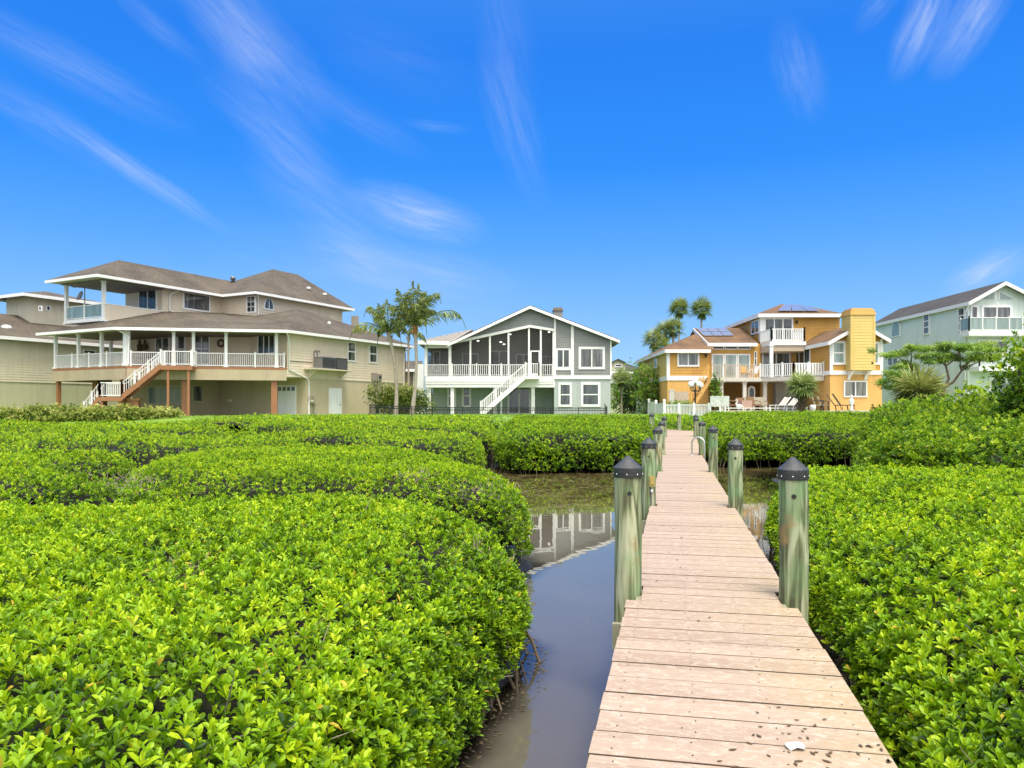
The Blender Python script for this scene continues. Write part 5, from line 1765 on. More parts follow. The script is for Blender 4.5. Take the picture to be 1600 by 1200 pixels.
# ================================================================== cream house at the far left
def build_cream_house():
    N0 = Vector((-40.0, 60.0))
    def N(a, b, z=0.0):
        p = N0 + U * a + Wd * b; return Vector((p.x, p.y, z))
    rt = thing('gabled_house', 'long cream house at the left edge with brown roof and small roof tower', 'house', N(5, -4, 2))
    w = Wall(N(0, 0).xy, U)
    mb = MB(); mb.slab([N(-12, 0, 4.75), N(24, 0, 4.75), N(24, -11, 4.75), N(-12, -11, 4.75)], 3.4); mb.build('ground_storey_wall', M['olive_stucco'], rt)
    mb = MB(); mb.slab([N(-12, .03, 8.2), N(24, .03, 8.2), N(24, -11, 8.2), N(-12, -11, 8.2)], 3.445); mb.build('main_storey_wall', M['cream_siding'], rt)
    siding(rt, Wall(N(0, 0).xy, U), [rect(-12, 24, 4.75, 8.15)], 'cream_siding', .2, n0=.032)
    e = 8.25
    roof(rt, [[N(-12.5, .7, e), N(24.6, .7, e), N(24.6, -5.4, 10.7), N(-12.5, -5.4, 10.7)], [N(-12.5, -5.4, 10.7), N(24.6, -5.4, 10.7), N(24.6, -11.5, e), N(-12.5, -11.5, e)]], 'roof_brown')
    fascia(rt, [(N(-12.5, .72, e), N(24.6, .72, e))], h0=-.24, h1=.02)
    window(rt, w, 129, 149, 546.5, 553.5, trim=.09, glassmat='glass', n=.03)
    # roof tower
    tz = 10.0
    T = lambda a, b, z: N(a, b, z)
    mb = MB(); mb.slab([T(4.4, -7.2, 12.3), T(4.4, -3.6, 12.3), T(9.2, -3.6, 12.3), T(9.2, -7.2, 12.3)], 2.4); tw = mb.build('tower', M['cream_siding'], rt)
    c = T(6.8, -5.4, 13.1)
    ee = [T(3.3, -8.1, 12.35), T(3.3, -2.7, 12.35), T(10.3, -2.7, 12.35), T(10.3, -8.1, 12.35)]
    r_ = MB()
    for k in range(4): r_.slab([ee[k], ee[(k + 1) % 4], c], .1)
    r_.build('tower_roof', M['roof_brown'], tw)
    f_ = MB()
    for k in range(4): f_.beam(ee[k], ee[(k + 1) % 4], .12, -.28, -.02)
    f_.build('tower_fascia', M['white_trim'], tw)
    wt = Wall(T(4.4, -7.2, 0).xy, Wd); window(rt, wt, 61.5, 66, 478, 486, trim=.07)
    wt2 = Wall(T(4.4, -3.6, 0).xy, U); window(rt, wt2, 71.5, 78.5, 477.5, 486, trim=.08)
    p = w.pt(w.a(28), 8.25 + .9, -1.6); mb = MB(); mb.ball(p, (.42, .42, .25), 8, 5); mb.build('roof_vent', M['white_trim'], rt)


build_cream_house()

# ================================================================== grey house (middle)
GY = 66.0
def gx(px, Y=GY): return (px - 800) / F * Y
def gz(py, Y=GY): return EYE + (HZ - py) / F * Y


def build_grey_house():
    rt = thing('beach_house', 'grey gabled house with screened porch, white trim and diagonal white stair', 'house', (gx(815), GY, 2.1))
    w = Wall((gx(800), GY), (1, 0))
    GZ = 2.1
    FL = gz(588)                 # porch floor
    xl, xr = gx(665.5), gx(954)
    xm = gx(866)                 # edge between porch and right wing
    yb = 84.0                    # back of the house
    PK = (gx(828), gz(478)); LE_ = (gx(700), gz(537)); RE = (gx(966), gz(531))
    def rake(x):                 # roof surface height over x
        return LE_[1] + (x - LE_[0]) * (PK[1] - LE_[1]) / (PK[0] - LE_[0]) if x < PK[0] else PK[1] + (x - PK[0]) * (RE[1] - PK[1]) / (RE[0] - PK[0])
    # right wing
    mb = MB(); mb.box(xm, xr, GY, yb, GZ - .4, gz(592)); mb.build('ground_storey_wall', M['teal_stucco'], rt)
    mb = MB()
    mb.vert([(xm, GY, gz(587)), (xr, GY, gz(587)), (xr, GY, rake(xr) - .16), (xm, GY, rake(xm) - .16)], (0, yb - GY, 0))
    mb.build('main_storey_wall', M['gray_siding'], rt)
    mb = MB()
    def wb(x0, x1, y0, y1, n=.05): mb.box(x0, x1, GY - n - .03, GY - .001, y0, y1)
    wb(xm - .04, xr + .03, gz(592.3), gz(586.8), .07)
    wb(gx(892), gx(896.5), gz(586.7), rake(gx(894)) - .2, .06)
    wb(gx(953), gx(955.5), gz(586.7), rake(gx(953)) - .2, .065)
    wb(gx(865.5), gx(868.5), gz(586.7), rake(gx(867)) - .2, .065)
    wb(gx(868.5), gx(891.8), gz(578.5), gz(576), .05)
    mb.build('corner_trim', M['white_trim'], rt)
    # gable over the porch
    def beam_line(x):            # lower edge of the gable: top of the screens
        return gz(535.5) + (x - gx(704)) * (gz(509) - gz(535.5)) / (gx(828) - gx(704)) if x < gx(828) else gz(509) + (x - gx(828)) * (gz(515) - gz(509)) / (gx(866) - gx(828))
    mb = MB()
    mb.vert([(gx(704), GY, beam_line(gx(704))), (gx(828), GY, beam_line(gx(828))), (xm, GY, beam_line(xm)), (xm, GY, rake(xm) - .14), (PK[0], GY, PK[1] - .14), (gx(706), GY, rake(gx(706)) - .13)], (0, .25, 0))
    mb.build('gable', M['gray_siding'], rt)
    wg_ = Wall((0, GY), (1, 0))
    siding(rt, wg_, [[(gx(704), beam_line(gx(704))), (gx(828), beam_line(gx(828))), (gx(828), PK[1] - .14), (gx(706), rake(gx(706)) - .13)], [(gx(828), beam_line(gx(828))), (xm, beam_line(xm)), (xm, rake(xm) - .14), (gx(828), PK[1] - .14)]], 'gray_siding', .22)
    siding(rt, wg_, [[(xm, gz(587)), (xr, gz(587)), (xr, rake(xr) - .16), (xm, rake(xm) - .16)]], 'gray_siding', .22)
    mb = MB()
    for (x0, x1) in ((gx(703), gx(828)), (gx(828), gx(867))):
        mb.beam((x0, GY - .02, beam_line(x0)), (x1, GY - .02, beam_line(x1)), .22, -.16, .06)
    mb.beam((gx(664), GY - .02, gz(543)), (gx(703), GY - .02, gz(543)), .2, -.05, .3)
    mb.build('screen_header', M['white_trim'], rt)
    # screened porch: floor, back wall with openings, ceiling, screens, posts
    YB = GY + 4.2
    mb = MB(); mb.box(xl, xm + .05, GY - .02, YB, FL - .95, FL - .0); mb.build('porch_floor', M['white'], rt)
    mb = MB(); mb.box(xl - .03, xm - .05, GY - .10, GY - .021, gz(596.5), gz(589.5)); mb.box(xl - .03, xm - .05, GY - .07, GY - .022, gz(600), gz(597)); mb.build('floor_band', M['white_trim'], rt)
    mb = MB()
    mb.vert([(xl, YB, FL), (xm, YB, FL), (xm, YB, rake(xm) - .2), (gx(828), YB, PK[1] - .4), (gx(706), YB, rake(gx(706)) - .2), (xl, YB, gz(540))], (0, .2, 0))
    mb.build('porch_back_wall', surf('porch back wall', (.33, .34, .33), .7, .1, 1), rt)
    wbk = Wall((gx(800), YB), (1, 0))
    for (p0, p1, y0, y1, c) in ((677, 688, 549, 580, 1), (722, 748, 552, 588, 2), (764, 796, 548, 588, 2), (806, 830, 553, 588, 2), (842, 860, 556, 580, 1)):
        window_az(rt, wbk, gx(p0, YB), gx(p1, YB), gz(y1, YB), gz(y0, YB), cols=c, trim=.10, name='porch_window', glassmat='glass_blind')
    mb = MB()
    mb.slab([(gx(700), GY + .26, rake(gx(700)) - .25), (PK[0], GY + .26, PK[1] - .45), (PK[0], YB, PK[1] - .45), (gx(700), YB, rake(gx(700)) - .25)], .06)
    mb.slab([(PK[0], GY + .26, PK[1] - .45), (xm, GY + .26, rake(xm) - .25), (xm, YB, rake(xm) - .25), (PK[0], YB, PK[1] - .45)], .06)
    mb.slab([(xl, GY + .26, gz(541)), (gx(700), GY + .26, gz(541)), (gx(700), YB, gz(541)), (xl, YB, gz(541))], .06)
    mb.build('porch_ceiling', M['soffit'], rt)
    # recessed lights, lit
    lm, lnt, lb_ = new_mat('lit recessed lamp'); lb_.inputs['Emission Color'].default_value = (1, .95, .8, 1); lb_.inputs['Emission Strength'].default_value = 3
    for px, py in ((747, 533), (782.6, 535), (787.5, 538.5), (858, 519.5), (797, 523)):
        Yc = GY + 2.2; x, z = gx(px, Yc), gz(py, Yc)
        mb = MB(); mb.lathe((x, Yc, z), [(0, 0), (.10, 0), (.10, .06), (0, .06)], 10); mb.build('ceiling_light', lm, rt)
    # insect screens: a fine dark mesh, mostly seen through
    sm, snt, sb_ = new_mat('dark insect screen')
    sb_.inputs['Base Color'].default_value = (.03, .03, .028, 1); sb_.inputs['Roughness'].default_value = .7
    tr = nd(snt, 'ShaderNodeBsdfTransparent'); mxs = nd(snt, 'ShaderNodeMixShader'); mxs.inputs[0].default_value = .42
    snt.links.new(tr.outputs[0], mxs.inputs[1]); snt.links.new(sb_.outputs[0], mxs.inputs[2]); snt.links.new(mxs.outputs[0], snt.nodes['Material Output'].inputs['Surface'])
    cols = [665.5, 703, 735, 765.5, 794.5, 826.5, 845, 865.5]
    for i in range(len(cols) - 1):
        x0, x1 = gx(cols[i]), gx(cols[i + 1])
        t0 = gz(542) if i == 0 else beam_line(x0) - .14
        t1 = gz(542) if i == 0 else beam_line(x1) - .14
        zb = FL + (1.05 if i != 5 else .05)
        mb = MB(); mb.add([(x0 + .06, GY + .05, FL + .05), (x1 - .06, GY + .05, FL + .05), (x1 - .06, GY + .05, t1), (x0 + .06, GY + .05, t0)], [(0, 1, 2, 3)])
        mb.build('screen', sm, rt)
    mb = MB(); mb.add([(xl + .03, GY + .1, FL + .05), (xl + .03, YB, FL + .05), (xl + .03, YB, gz(542)), (xl + .03, GY + .1, gz(542))], [(0, 1, 2, 3)]); mb.build('screen', sm, rt)
    for i, px in enumerate(cols):
        x = gx(px); t = gz(542) if i == 0 else beam_line(x) - .12
        ww = .075 if i not in (0, 1, 7) else .12
        mb = MB(); mb.box(x - ww, x + ww, GY - .03, GY + .12, FL, t); mb.build('screen_post', M['white_trim'], rt)
    mb = MB(); x0, x1 = gx(827), gx(845)
    mb.box(x0 + .08, x1 - .08, GY - .05, GY + .04, gz(549.6), gz(547.8)); mb.box(x0 + .075, x0 + .19, GY - .05, GY + .04, FL + .05, gz(549.7)); mb.box(x1 - .19, x1 - .075, GY - .05, GY + .04, FL + .05, gz(549.7)); mb.box(x0 + .19, x1 - .19, GY - .05, GY + .04, FL + .05, FL + .25)
    mb.build('screen_door', M['white_trim'], rt)
    railing(rt, (xl + .1, GY - .02, FL), (gx(822), GY - .02, FL), 1.02, .17, posts=4, bal=.05)
    railing(rt, (gx(845), GY - .02, FL), (xm, GY - .02, FL), 1.02, .17, posts=1, bal=.05)
    railing(rt, (xl + .1, YB, FL), (xl + .1, GY, FL), 1.02, .17, posts=1, bal=.05)
    # stair and landing
    YS = GY - 1.25
    mb = MB(); mb.box(gx(821, YS), gx(843, YS), YS - .05, GY - .11, FL - .28, FL); mb.build('stair_landing', M['white'], rt)
    railing(rt, (gx(822, YS), YS, FL), (gx(842, YS), YS, FL), 1.04, .15, posts=1, name='stair_railing', bal=.05)
    railing(rt, (gx(842, YS), YS, FL), (gx(842, YS), GY - .1, FL), 1.04, .15, posts=1, name='stair_railing', bal=.05)
    top = Vector((gx(821, YS), YS + .55, FL - .02)); bot = Vector((gx(751, YS), YS + .55, GZ))
    stair(rt, bot, top, 1.05, (0, 1, 0), 15, 'white', 'white', 'porch_stair', .5)
    for dy in (0.02, 1.08):
        railing(rt, (bot.x, YS + dy, GZ + .1), (top.x, YS + dy, FL + .05), 1.0, .15, posts=3, name='stair_railing', bal=.05)
    # lower level under the porch
    YL = GY + 3.0
    mb = MB(); mb.box(gx(676, YL), xm, YL, yb, GZ - .4, FL - .96); mb.build('lower_back_wall', M['green_recess'], rt)
    wl = Wall((gx(800, YL), YL), (1, 0))
    Lx = lambda p: gx(p, YL)
    window_az(rt, wl, Lx(699), Lx(713), gz(636, YL), gz(601, YL), rows=2, trim=.14, name='lower_window')
    window_az(rt, wl, Lx(722), Lx(736), gz(636, YL), gz(601, YL), rows=2, trim=.14, name='lower_window')
    window_az(rt, wl, Lx(793), Lx(829), GZ + .02, gz(603, YL), cols=2, trim=.14, name='sliding_door')
    for px in (670, 706.5, 773, 833):
        post(rt, gx(px), GY + .3, GZ - .2, gz(601), .30, 'white', 'post', .04)
    post(rt, gx(783, YS), YS + 1.08, GZ - .2, FL - 1.35, .14, 'white', 'stair_post', 0)
    # right wing windows
    window(rt, w, 868.5, 891.5, 544.5, 576, cols=2, trim=.15, glassmat='glass')
    window(rt, w, 904, 945, 542, 577, cols=2, trim=.20, glassmat='glass_blind')
    window(rt, w, 872.5, 893.5, 598, 635.5, rows=2, trim=.18)
    window(rt, w, 907.5, 938, 597.5, 635.5, rows=2, trim=.20)
    # roof
    yf = GY - .55
    roof(rt, [[(LE_[0], yf, LE_[1]), (PK[0], yf, PK[1]), (PK[0], yb + .4, PK[1]), (LE_[0], yb + .4, LE_[1])],
              [(PK[0], yf, PK[1]), (RE[0], yf, RE[1]), (RE[0], yb + .4, RE[1]), (PK[0], yb + .4, PK[1])]], 'roof_dark', t=.13)
    mb = MB()
    for A, B in (((LE_[0], yf - .03, LE_[1]), (PK[0], yf - .03, PK[1])), ((PK[0], yf - .03, PK[1]), (RE[0], yf - .03, RE[1]))):
        mb.beam(A, B, .09, -.30, -.06)
    mb.beam((RE[0], yf, RE[1]), (RE[0], yb, RE[1]), .10, -.32, -.06)
    mb.build('fascia', M['white_trim'], rt)
    mb = MB(); mb.slab([(xr, yf, rake(xr) - .15), (RE[0] - .05, yf, RE[1] - .16), (RE[0] - .05, yb, RE[1] - .16), (xr, yb, rake(xr) - .15)], .05); mb.build('soffit', M['pale_soffit'], rt)
    # metal roof of the porch's left bay
    A = (gx(655), yf, gz(533.5)); B = (gx(706), yf, gz(534.5)); C = (gx(738, 70.5), 70.5, gz(514.5, 70.5)); D_ = (gx(668, 76), 76, gz(531, 76))
    rm = roof(rt, [[A, B, C]], 'metal_roof', t=.1, name='porch_roof')
    roof(rt, [[A, C, (gx(738, 70.5), 80, C[2]), (A[0], 80, A[2])]], 'metal_roof', t=.1, name='porch_roof')
    mb = MB()
    for k in range(1, 9):
        t = k / 9; p = Vector(A).lerp(Vector(B), t); q = Vector(A).lerp(Vector(C), t) if False else Vector(A) + (Vector(C) - Vector(A)) * t
        mb.beam(p + Vector((0, 0, .01)), p.lerp(q, .96) + Vector((0, 0, .01)), .05, 0, .06)
    mb.build('seam', M['metal_roof'], rm)
    mb = MB(); mb.beam((A[0], yf - .02, A[2]), (gx(703), yf - .02, gz(534.6)), .1, -.30, .02); mb.beam(A, (A[0], 80, A[2]), .1, -.30, .0); mb.build('eave_trim', M['white_trim'], rt)
    # chimney
    Yc = 73.0
    mb = MB(); mb.box(gx(865, Yc), gx(879, Yc), Yc, Yc + 1.2, gz(505, Yc), gz(485.5, Yc)); ch = mb.build('chimney', M['gray_siding'], rt)
    mb = MB(); mb.box(gx(864, Yc), gx(880, Yc), Yc - .1, Yc + 1.3, gz(485.4, Yc), gz(483.8, Yc)); mb.box(gx(865.5, Yc), gx(878.5, Yc), Yc, Yc + 1.2, gz(483.7, Yc), gz(480.5, Yc)); mb.build('chimney_cap', M['brown_wall'], ch)
    mb = MB(); mb.box(xr - .9, xr + .08, GY - .09, GY + 3, GZ - .3, GZ + .12); mb.build('plinth', M['brown_paint'], rt)


build_grey_house()

# ================================================================== orange house
def build_orange_house():
    rt = thing('beach_house', 'orange and yellow three level house with solar panels, decks and broad chimney', 'house', (18, 62, 2.3))
    GZ = 2.3
    # --- left wing
    Y0 = 62.0
    X = lambda px, Y=Y0: gx(px, Y)
    Z = lambda py, Y=Y0: gz(py, Y)
    x0, x1 = X(1043), X(1107)
    yb = 76.0
    mb = MB(); mb.box(x0, x1, Y0, yb, GZ - .4, Z(594.5)); mb.build('ground_storey_wall', M['orange_stucco'], rt)
    mb = MB(); mb.box(x0 + .02, x1, Y0, yb, Z(587), Z(548) + .2); mb.build('main_storey_wall', M['orange_siding'], rt)
    mb = MB(); mb.box(x0 - .018, x0 + .018, Y0 + .05, yb - .05, Z(587), Z(548) + .2); mb.build('side_siding', M['yellow_siding'], rt)
    mb = MB(); mb.box(x0 - .06, x1, Y0 - .06, yb, Z(594.4), Z(587.2)); mb.box(x0 - .07, x0 + .18, Y0 - .07, Y0 + .18, Z(587.1), Z(548)); mb.build('corner_trim', M['white_trim'], rt)
    ws = Wall((x0, Y0), (0, 1)); ws.n = Vector((-1, 0))
    wf = Wall((x0, Y0), (1, 0))
    siding(rt, wf, [rect(.12, x1 - x0, Z(587), Z(548) + .1)], 'orange_siding')
    siding(rt, ws, [rect(.1, 14, Z(587), Z(548) + .1)], 'yellow_siding', n0=.02)
    window(rt, wf, 1058, 1092.5, 550, 573, cols=2, trim=.14, glassmat='glass_blind')
    window(rt, ws, 1023.5, 1027.5, 559, 576, trim=.12, n=.02)
    e = Z(546.5)
    exl, exr, ey = X(1040, Y0 - .5), X(1108), Y0 - .5
    ap = (X(1085, 65.5), 65.5, Z(522, 65.5))
    roof(rt, [[(exl, ey, e), (exr + .3, ey, e), (X(1106, 65), 65, Z(529, 65)), ap], [(exl, ey, e), ap, (ap[0], yb, ap[2]), (exl, yb + .5, e)]], 'roof_orange', name='left_roof')
    fascia(rt, [((exl, ey, e), (exr, ey, e)), ((exl, ey, e), (exl, yb + .5, e))], h0=-.28, h1=-.02, name='left_fascia')
    mb = MB(); mb.slab([(exl, ey, e - .2), (x0 + .1, ey, e - .2), (x0 + .1, yb, e - .2), (exl, yb, e - .2)], .05); mb.build('soffit', M['pale_soffit'], rt)
    # --- middle block with solar roof
    Y1 = 63.2
    X1 = lambda px: gx(px, Y1); Z1 = lambda py: gz(py, Y1)
    mb = MB(); mb.box(x1, X1(1188), Y1, yb, Z1(593), Z1(537)); mb.build('middle_wall', M['orange_siding'], rt)
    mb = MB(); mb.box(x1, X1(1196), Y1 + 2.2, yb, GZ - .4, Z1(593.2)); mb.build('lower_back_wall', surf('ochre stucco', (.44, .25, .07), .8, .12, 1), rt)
    w1 = Wall((X1(1100), Y1), (1, 0))
    for p0, p1 in ((1110.5, 1131), (1132, 1152), (1153, 1172.5)): window(rt, w1, p0, p1, 540, 546.5, trim=.08, name='transom_window')
    for p0, p1 in ((1111.5, 1131), (1131.5, 1151.5), (1152, 1172)): window(rt, w1, p0, p1, 553, 592, trim=.11, name='sliding_door', glassmat='glass_sky')
    window(rt, w1, 1178, 1182.5, 549, 571, rows=2, trim=.06)
    e1 = Z1(536.5)
    r0, r1 = (X1(1103.5), Y1 - .6, e1), (X1(1180), Y1 - .6, e1)
    yr = 68.0
    t0, t1 = (gx(1084, yr), yr, gz(513, yr)), (gx(1160, yr), yr, gz(512.5, yr))
    roof(rt, [[r0, r1, t1, t0], [t0, t1, (t1[0], 73, e1), (t0[0], 73, e1)]], 'roof_orange', name='middle_roof')
    mb = MB(); mb.vert([(X1(1106), Y1 + .1, e1), (t0[0] + .3, yr, t0[2] - .15), (t0[0] + .3, yr + 5, e1)], (.2, 0, 0)); mb.build('gable', M['yellow_siding'], rt)
    fascia(rt, [(r0, r1)], h0=-.30, h1=-.02, name='middle_fascia'); fascia(rt, [(r0, t0)], h0=-.30, h1=.0, name='middle_fascia')
    mb = MB()
    lo, up = Vector(r0), Vector(t0); lo2, up2 = Vector(r1), Vector(t1)
    def on(u, v): return lo.lerp(lo2, u).lerp(up.lerp(up2, u), v)
    fr = MB()
    for i in range(3):
        for j in range(2):
            u0, u1 = .035 + i * .205, .035 + (i + 1) * .205 - .012; v0, v1 = .40 + j * .28, .40 + (j + 1) * .28 - .02
            dz = Vector((0, -.05, .10))
            fr.vert([on(u0, v0) + dz, on(u1, v0) + dz, on(u1, v1) + dz, on(u0, v1) + dz], (0, .02, -.05))
            dz2 = Vector((0, -.052, .106)); g = .008
            mb.quad(on(u0 + g, v0 + g * 2) + dz2, on(u1 - g, v0 + g * 2) + dz2, on(u1 - g, v1 - g * 2) + dz2, on(u0 + g, v1 - g * 2) + dz2)
    fo = fr.build('solar_panel', M['bright_metal'], rt); mb.build('cells', M['solar'], fo)
    # --- tower
    Y2 = 63.6
    X2 = lambda px, Y=Y2: gx(px, Y); Z2 = lambda py, Y=Y2: gz(py, Y)
    tx0, tx1, tyb = X2(1188), X2(1312), 74.0
    mb = MB(); mb.box(tx0, tx1, Y2, tyb, Z2(545), Z2(492) + .1); mb.build('tower_wall', M['orange_siding'], rt)
    mb = MB(); mb.box(tx0 + .005, tx1 - .5, Y2 + .02, tyb, GZ - .4, Z2(545)); mb.build('tower_lower_wall', M['orange_stucco'], rt)
    mb = MB(); mb.box(tx0 - .04, tx0 + .42, Y2 - .05, Y2 + .3, Z2(533), Z2(494)); mb.build('corner_trim', M['white_trim'], rt)
    w2 = Wall((tx0, Y2), (1, 0)); w2s = Wall((tx0, Y2), (0, 1)); w2s.n = Vector((-1, 0))
    siding(rt, w2, [rect(.4, tx1 - tx0, Z2(533), Z2(492))], 'orange_siding')
    siding(rt, w2s, [rect(.1, 10.4, Z2(540), Z2(492))], 'orange_siding')
    window(rt, w2, 1193.5, 1239, 496.5, 533, cols=3, trim=.13, name='sliding_door')
    window(rt, w2s, 1174.5, 1187, 500.5, 522, cols=2, trim=.12)
    window(rt, w2, 1190, 1235, 550, 590, cols=2, trim=.13, name='sliding_door', glassmat='glass_blind')
    te = Z2(491.5)
    tl, tr_ = X2(1186, Y2 - .7), X2(1318, Y2 - .7)
    p1_, p2_ = (X2(1221, 68.5), 68.5, Z2(475, 68.5)), (X2(1256, 68.5), 68.5, Z2(477.5, 68.5))
    a_, b__, c_, d_ = (tl, Y2 - .7, te), (tr_, Y2 - .7, te), (tr_, tyb + .6, te), (tl, tyb + .6, te)
    roof(rt, [[a_, b__, p2_, p1_], [b__, c_, p2_], [c_, d_, p1_, p2_], [d_, a_, p1_]], 'roof_orange', name='tower_roof')
    fascia(rt, [(a_, b__), (a_, d_), (b__, c_)], h0=-.30, h1=-.02, name='tower_fascia')
    mb = MB(); mb.slab([(tl, Y2 - .7, te - .2), (tr_, Y2 - .7, te - .2), (tr_, tyb, te - .2), (tl, tyb, te - .2)], .05); mb.build('tower_soffit', M['pale_soffit'], rt)
    A_, B_, P_, Pq = Vector(a_), Vector(b__), Vector(p1_), Vector(p2_)
    def on2(u, v): return A_.lerp(B_, u).lerp(P_.lerp(Pq, u), v)
    fr = MB(); mb = MB()
    for i in range(3):
        u0, u1 = .20 + i * .19, .20 + (i + 1) * .19 - .01; v0, v1 = .12, .82
        dz = Vector((0, -.1, .14)); dz2 = Vector((0, -.104, .146)); g = .008
        fr.vert([on2(u0, v0) + dz, on2(u1, v0) + dz, on2(u1, v1) + dz, on2(u0, v1) + dz], (0, .02, -.05))
        mb.quad(on2(u0 + g, v0 + .03) + dz2, on2(u1 - g, v0 + .03) + dz2, on2(u1 - g, v1 - .03) + dz2, on2(u0 + g, v1 - .03) + dz2)
    fo = fr.build('solar_panel', M['bright_metal'], rt); mb.build('cells', M['solar'], fo)
    # tower balcony
    yo = Y2 - 2.6
    bx0, bx1, bz = gx(1205, yo), gx(1257, yo), gz(533.5, yo)
    mb = MB(); mb.box(bx0 - .1, bx1 + .1, yo - .1, Y2 - .06, bz - .3, bz); mb.build('balcony', M['white'], rt)
    mb = MB(); mb.slab([(tx0 - .2, Y2 - .06, bz - .31), (bx0, yo, bz - .31), (bx1, yo, bz - .31), (bx1 + .8, Y2 - .06, bz - .31)], .45); mb.build('balcony_soffit', M['beige_cloth'], rt)
    railing(rt, (bx0, yo, bz), (bx1, yo, bz), 1.02, .17, posts=1, bal=.06, name='balcony_railing')
    railing(rt, (tx0, Y2 - .1, bz), (bx0, yo, bz), 1.02, .17, posts=1, bal=.06, name='balcony_railing')
    railing(rt, (bx1, yo, bz), (bx1, Y2 - .1, bz), 1.02, .17, posts=1, bal=.06, name='balcony_railing')
    # --- fireplace wing
    Y3 = 57.0
    X3 = lambda px, Y=Y3: gx(px, Y); Z3 = lambda py, Y=Y3: gz(py, Y)
    fx0, fx1 = X3(1297), X3(1378)
    fyb = 72.0
    mb = MB(); mb.box(fx0, fx1, Y3, fyb, GZ - .4, Z3(585.5)); mb.build('wing_lower_wall', M['orange_stucco'], rt)
    pkx, pkz = X3(1342), Z3(505)
    def rk(x): return Z3(531) + (x - X3(1297)) * (pkz - Z3(531)) / (pkx - X3(1297)) if x < pkx else pkz + (x - pkx) * (Z3(529) - pkz) / (X3(1384) - pkx)
    mb = MB(); mb.vert([(fx0, Y3, Z3(579)), (fx1, Y3, Z3(579)), (fx1, Y3, rk(fx1) - .15), (pkx, Y3, pkz - .15), (fx0, Y3, rk(fx0) - .15)], (0, fyb - Y3, 0)); mb.build('wing_wall', M['orange_siding'], rt)
    mb = MB(); mb.box(fx0 - .05, fx1 + .05, Y3 - .06, Y3 + 3.0, Z3(585.4), Z3(579)); mb.box(fx1 - .16, fx1 + .06, Y3 - .07, Y3 + .1, Z3(578.9), rk(fx1) - .2); mb.box(fx0 - .02, fx0 + .2, Y3 - .05, Y3 + .1, Z3(578.9), rk(fx0) - .25); mb.build('wing_trim', M['white_trim'], rt)
    dz_ = gz(590, 60.0)
    w3 = Wall((fx0, Y3), (1, 0)); w3s = Wall((fx0, Y3), (0, 1)); w3s.n = Vector((-1, 0))
    siding(rt, w3, [[(.15, Z3(579)), (pkx - fx0, Z3(579)), (pkx - fx0, pkz - .15), (.15, rk(fx0) - .1)], [(pkx - fx0, Z3(579)), (fx1 - fx0 - .15, Z3(579)), (fx1 - fx0 - .15, rk(fx1) - .1), (pkx - fx0, pkz - .15)]], 'orange_siding')
    siding(rt, w3s, [rect(.0, 9, dz_, Z3(534))], 'orange_siding')
    window(rt, w3, 1299, 1321, 533, 570, rows=2, trim=.16, glassmat='glass_sky')
    window(rt, w3, 1358.5, 1374, 534, 570, rows=2, trim=.16, glassmat='glass_sky')
    window(rt, w3, 1318, 1354.5, 595, 620.5, cols=2, trim=.09, glassmat='glass_curtain')
    window(rt, w3s, 1241, 1267, 545, 580, cols=3, trim=.14, name='sliding_door')
    yf = Y3 - .5
    lE, rE = (X3(1291), yf, Z3(533.5)), (X3(1386), yf, Z3(530.5)); pk = (pkx, yf, pkz)
    roof(rt, [[lE, pk, (pkx, fyb, pkz), (lE[0], fyb, lE[2])], [pk, rE, (rE[0], fyb, rE[2]), (pkx, fyb, pkz)]], 'roof_orange', name='wing_roof')
    fascia(rt, [(lE, pk), (pk, rE), (lE, (lE[0], fyb, lE[2])), (rE, (rE[0], fyb, rE[2]))], h0=-.30, h1=-.03, name='wing_fascia')
    mb = MB(); mb.slab([(lE[0], yf, lE[2] - .2), (fx0, yf, lE[2] - .1), (fx0, fyb, lE[2] - .1), (lE[0], fyb, lE[2] - .2)], .04); mb.build('wing_soffit', M['pale_soffit'], rt)
    mb = MB(); cx0, cx1 = X3(1321), X3(1358)
    mb.box(cx0, cx1, Y3 - .9, Y3 - .002, Z3(579.5), Z3(494.5)); mb.box(cx0 + .01, cx1 - .01, Y3 + .0, Y3 + .7, Z3(520), Z3(494.5)); ch = mb.build('chimney', M['yellow_siding'], rt)
    wch_ = Wall((cx0, Y3 - .9), (1, 0)); wcs_ = Wall((cx0, Y3 - .9), (0, 1)); wcs_.n = Vector((-1, 0))
    siding(ch, wch_, [rect(.1, cx1 - cx0 - .1, Z3(579), Z3(494.6))], 'yellow_siding', depth=.020)
    siding(ch, wcs_, [rect(.05, .88, Z3(579), Z3(494.6))], 'yellow_siding')
    mb = MB(); mb.box(cx0 - .08, cx1 + .08, Y3 - .98, Y3 + .78, Z3(494.4), Z3(491.5)); mb.box(cx0 + .0, cx1 - .0, Y3 - .9, Y3 + .7, Z3(491.4), Z3(486)); mb.box(cx0 + .12, cx1 - .12, Y3 - .78, Y3 + .58, Z3(485.9), Z3(483.6)); mb.build('chimney_cap', M['orange_stucco'], ch)
    mb = MB(); mb.box(cx0 - .03, cx0 + .12, Y3 - .94, Y3 - .86, Z3(579), Z3(495)); mb.box(cx1 - .12, cx1 + .03, Y3 - .94, Y3 - .86, Z3(579), Z3(495)); mb.build('chimney_trim', M['yellow_siding'], ch)
    for px in (1324, 1350):
        x = X3(px); mb = MB(); mb.vert([(x, Y3 - .85, Z3(580)), (x, Y3 - .01, Z3(580)), (x, Y3 - .01, Z3(594)), (x, Y3 - .22, Z3(588))], (.2, 0, 0)); mb.build('bracket', M['white_trim'], rt)
    # --- decks
    Yd = 60.0
    dz = gz(590, Yd)
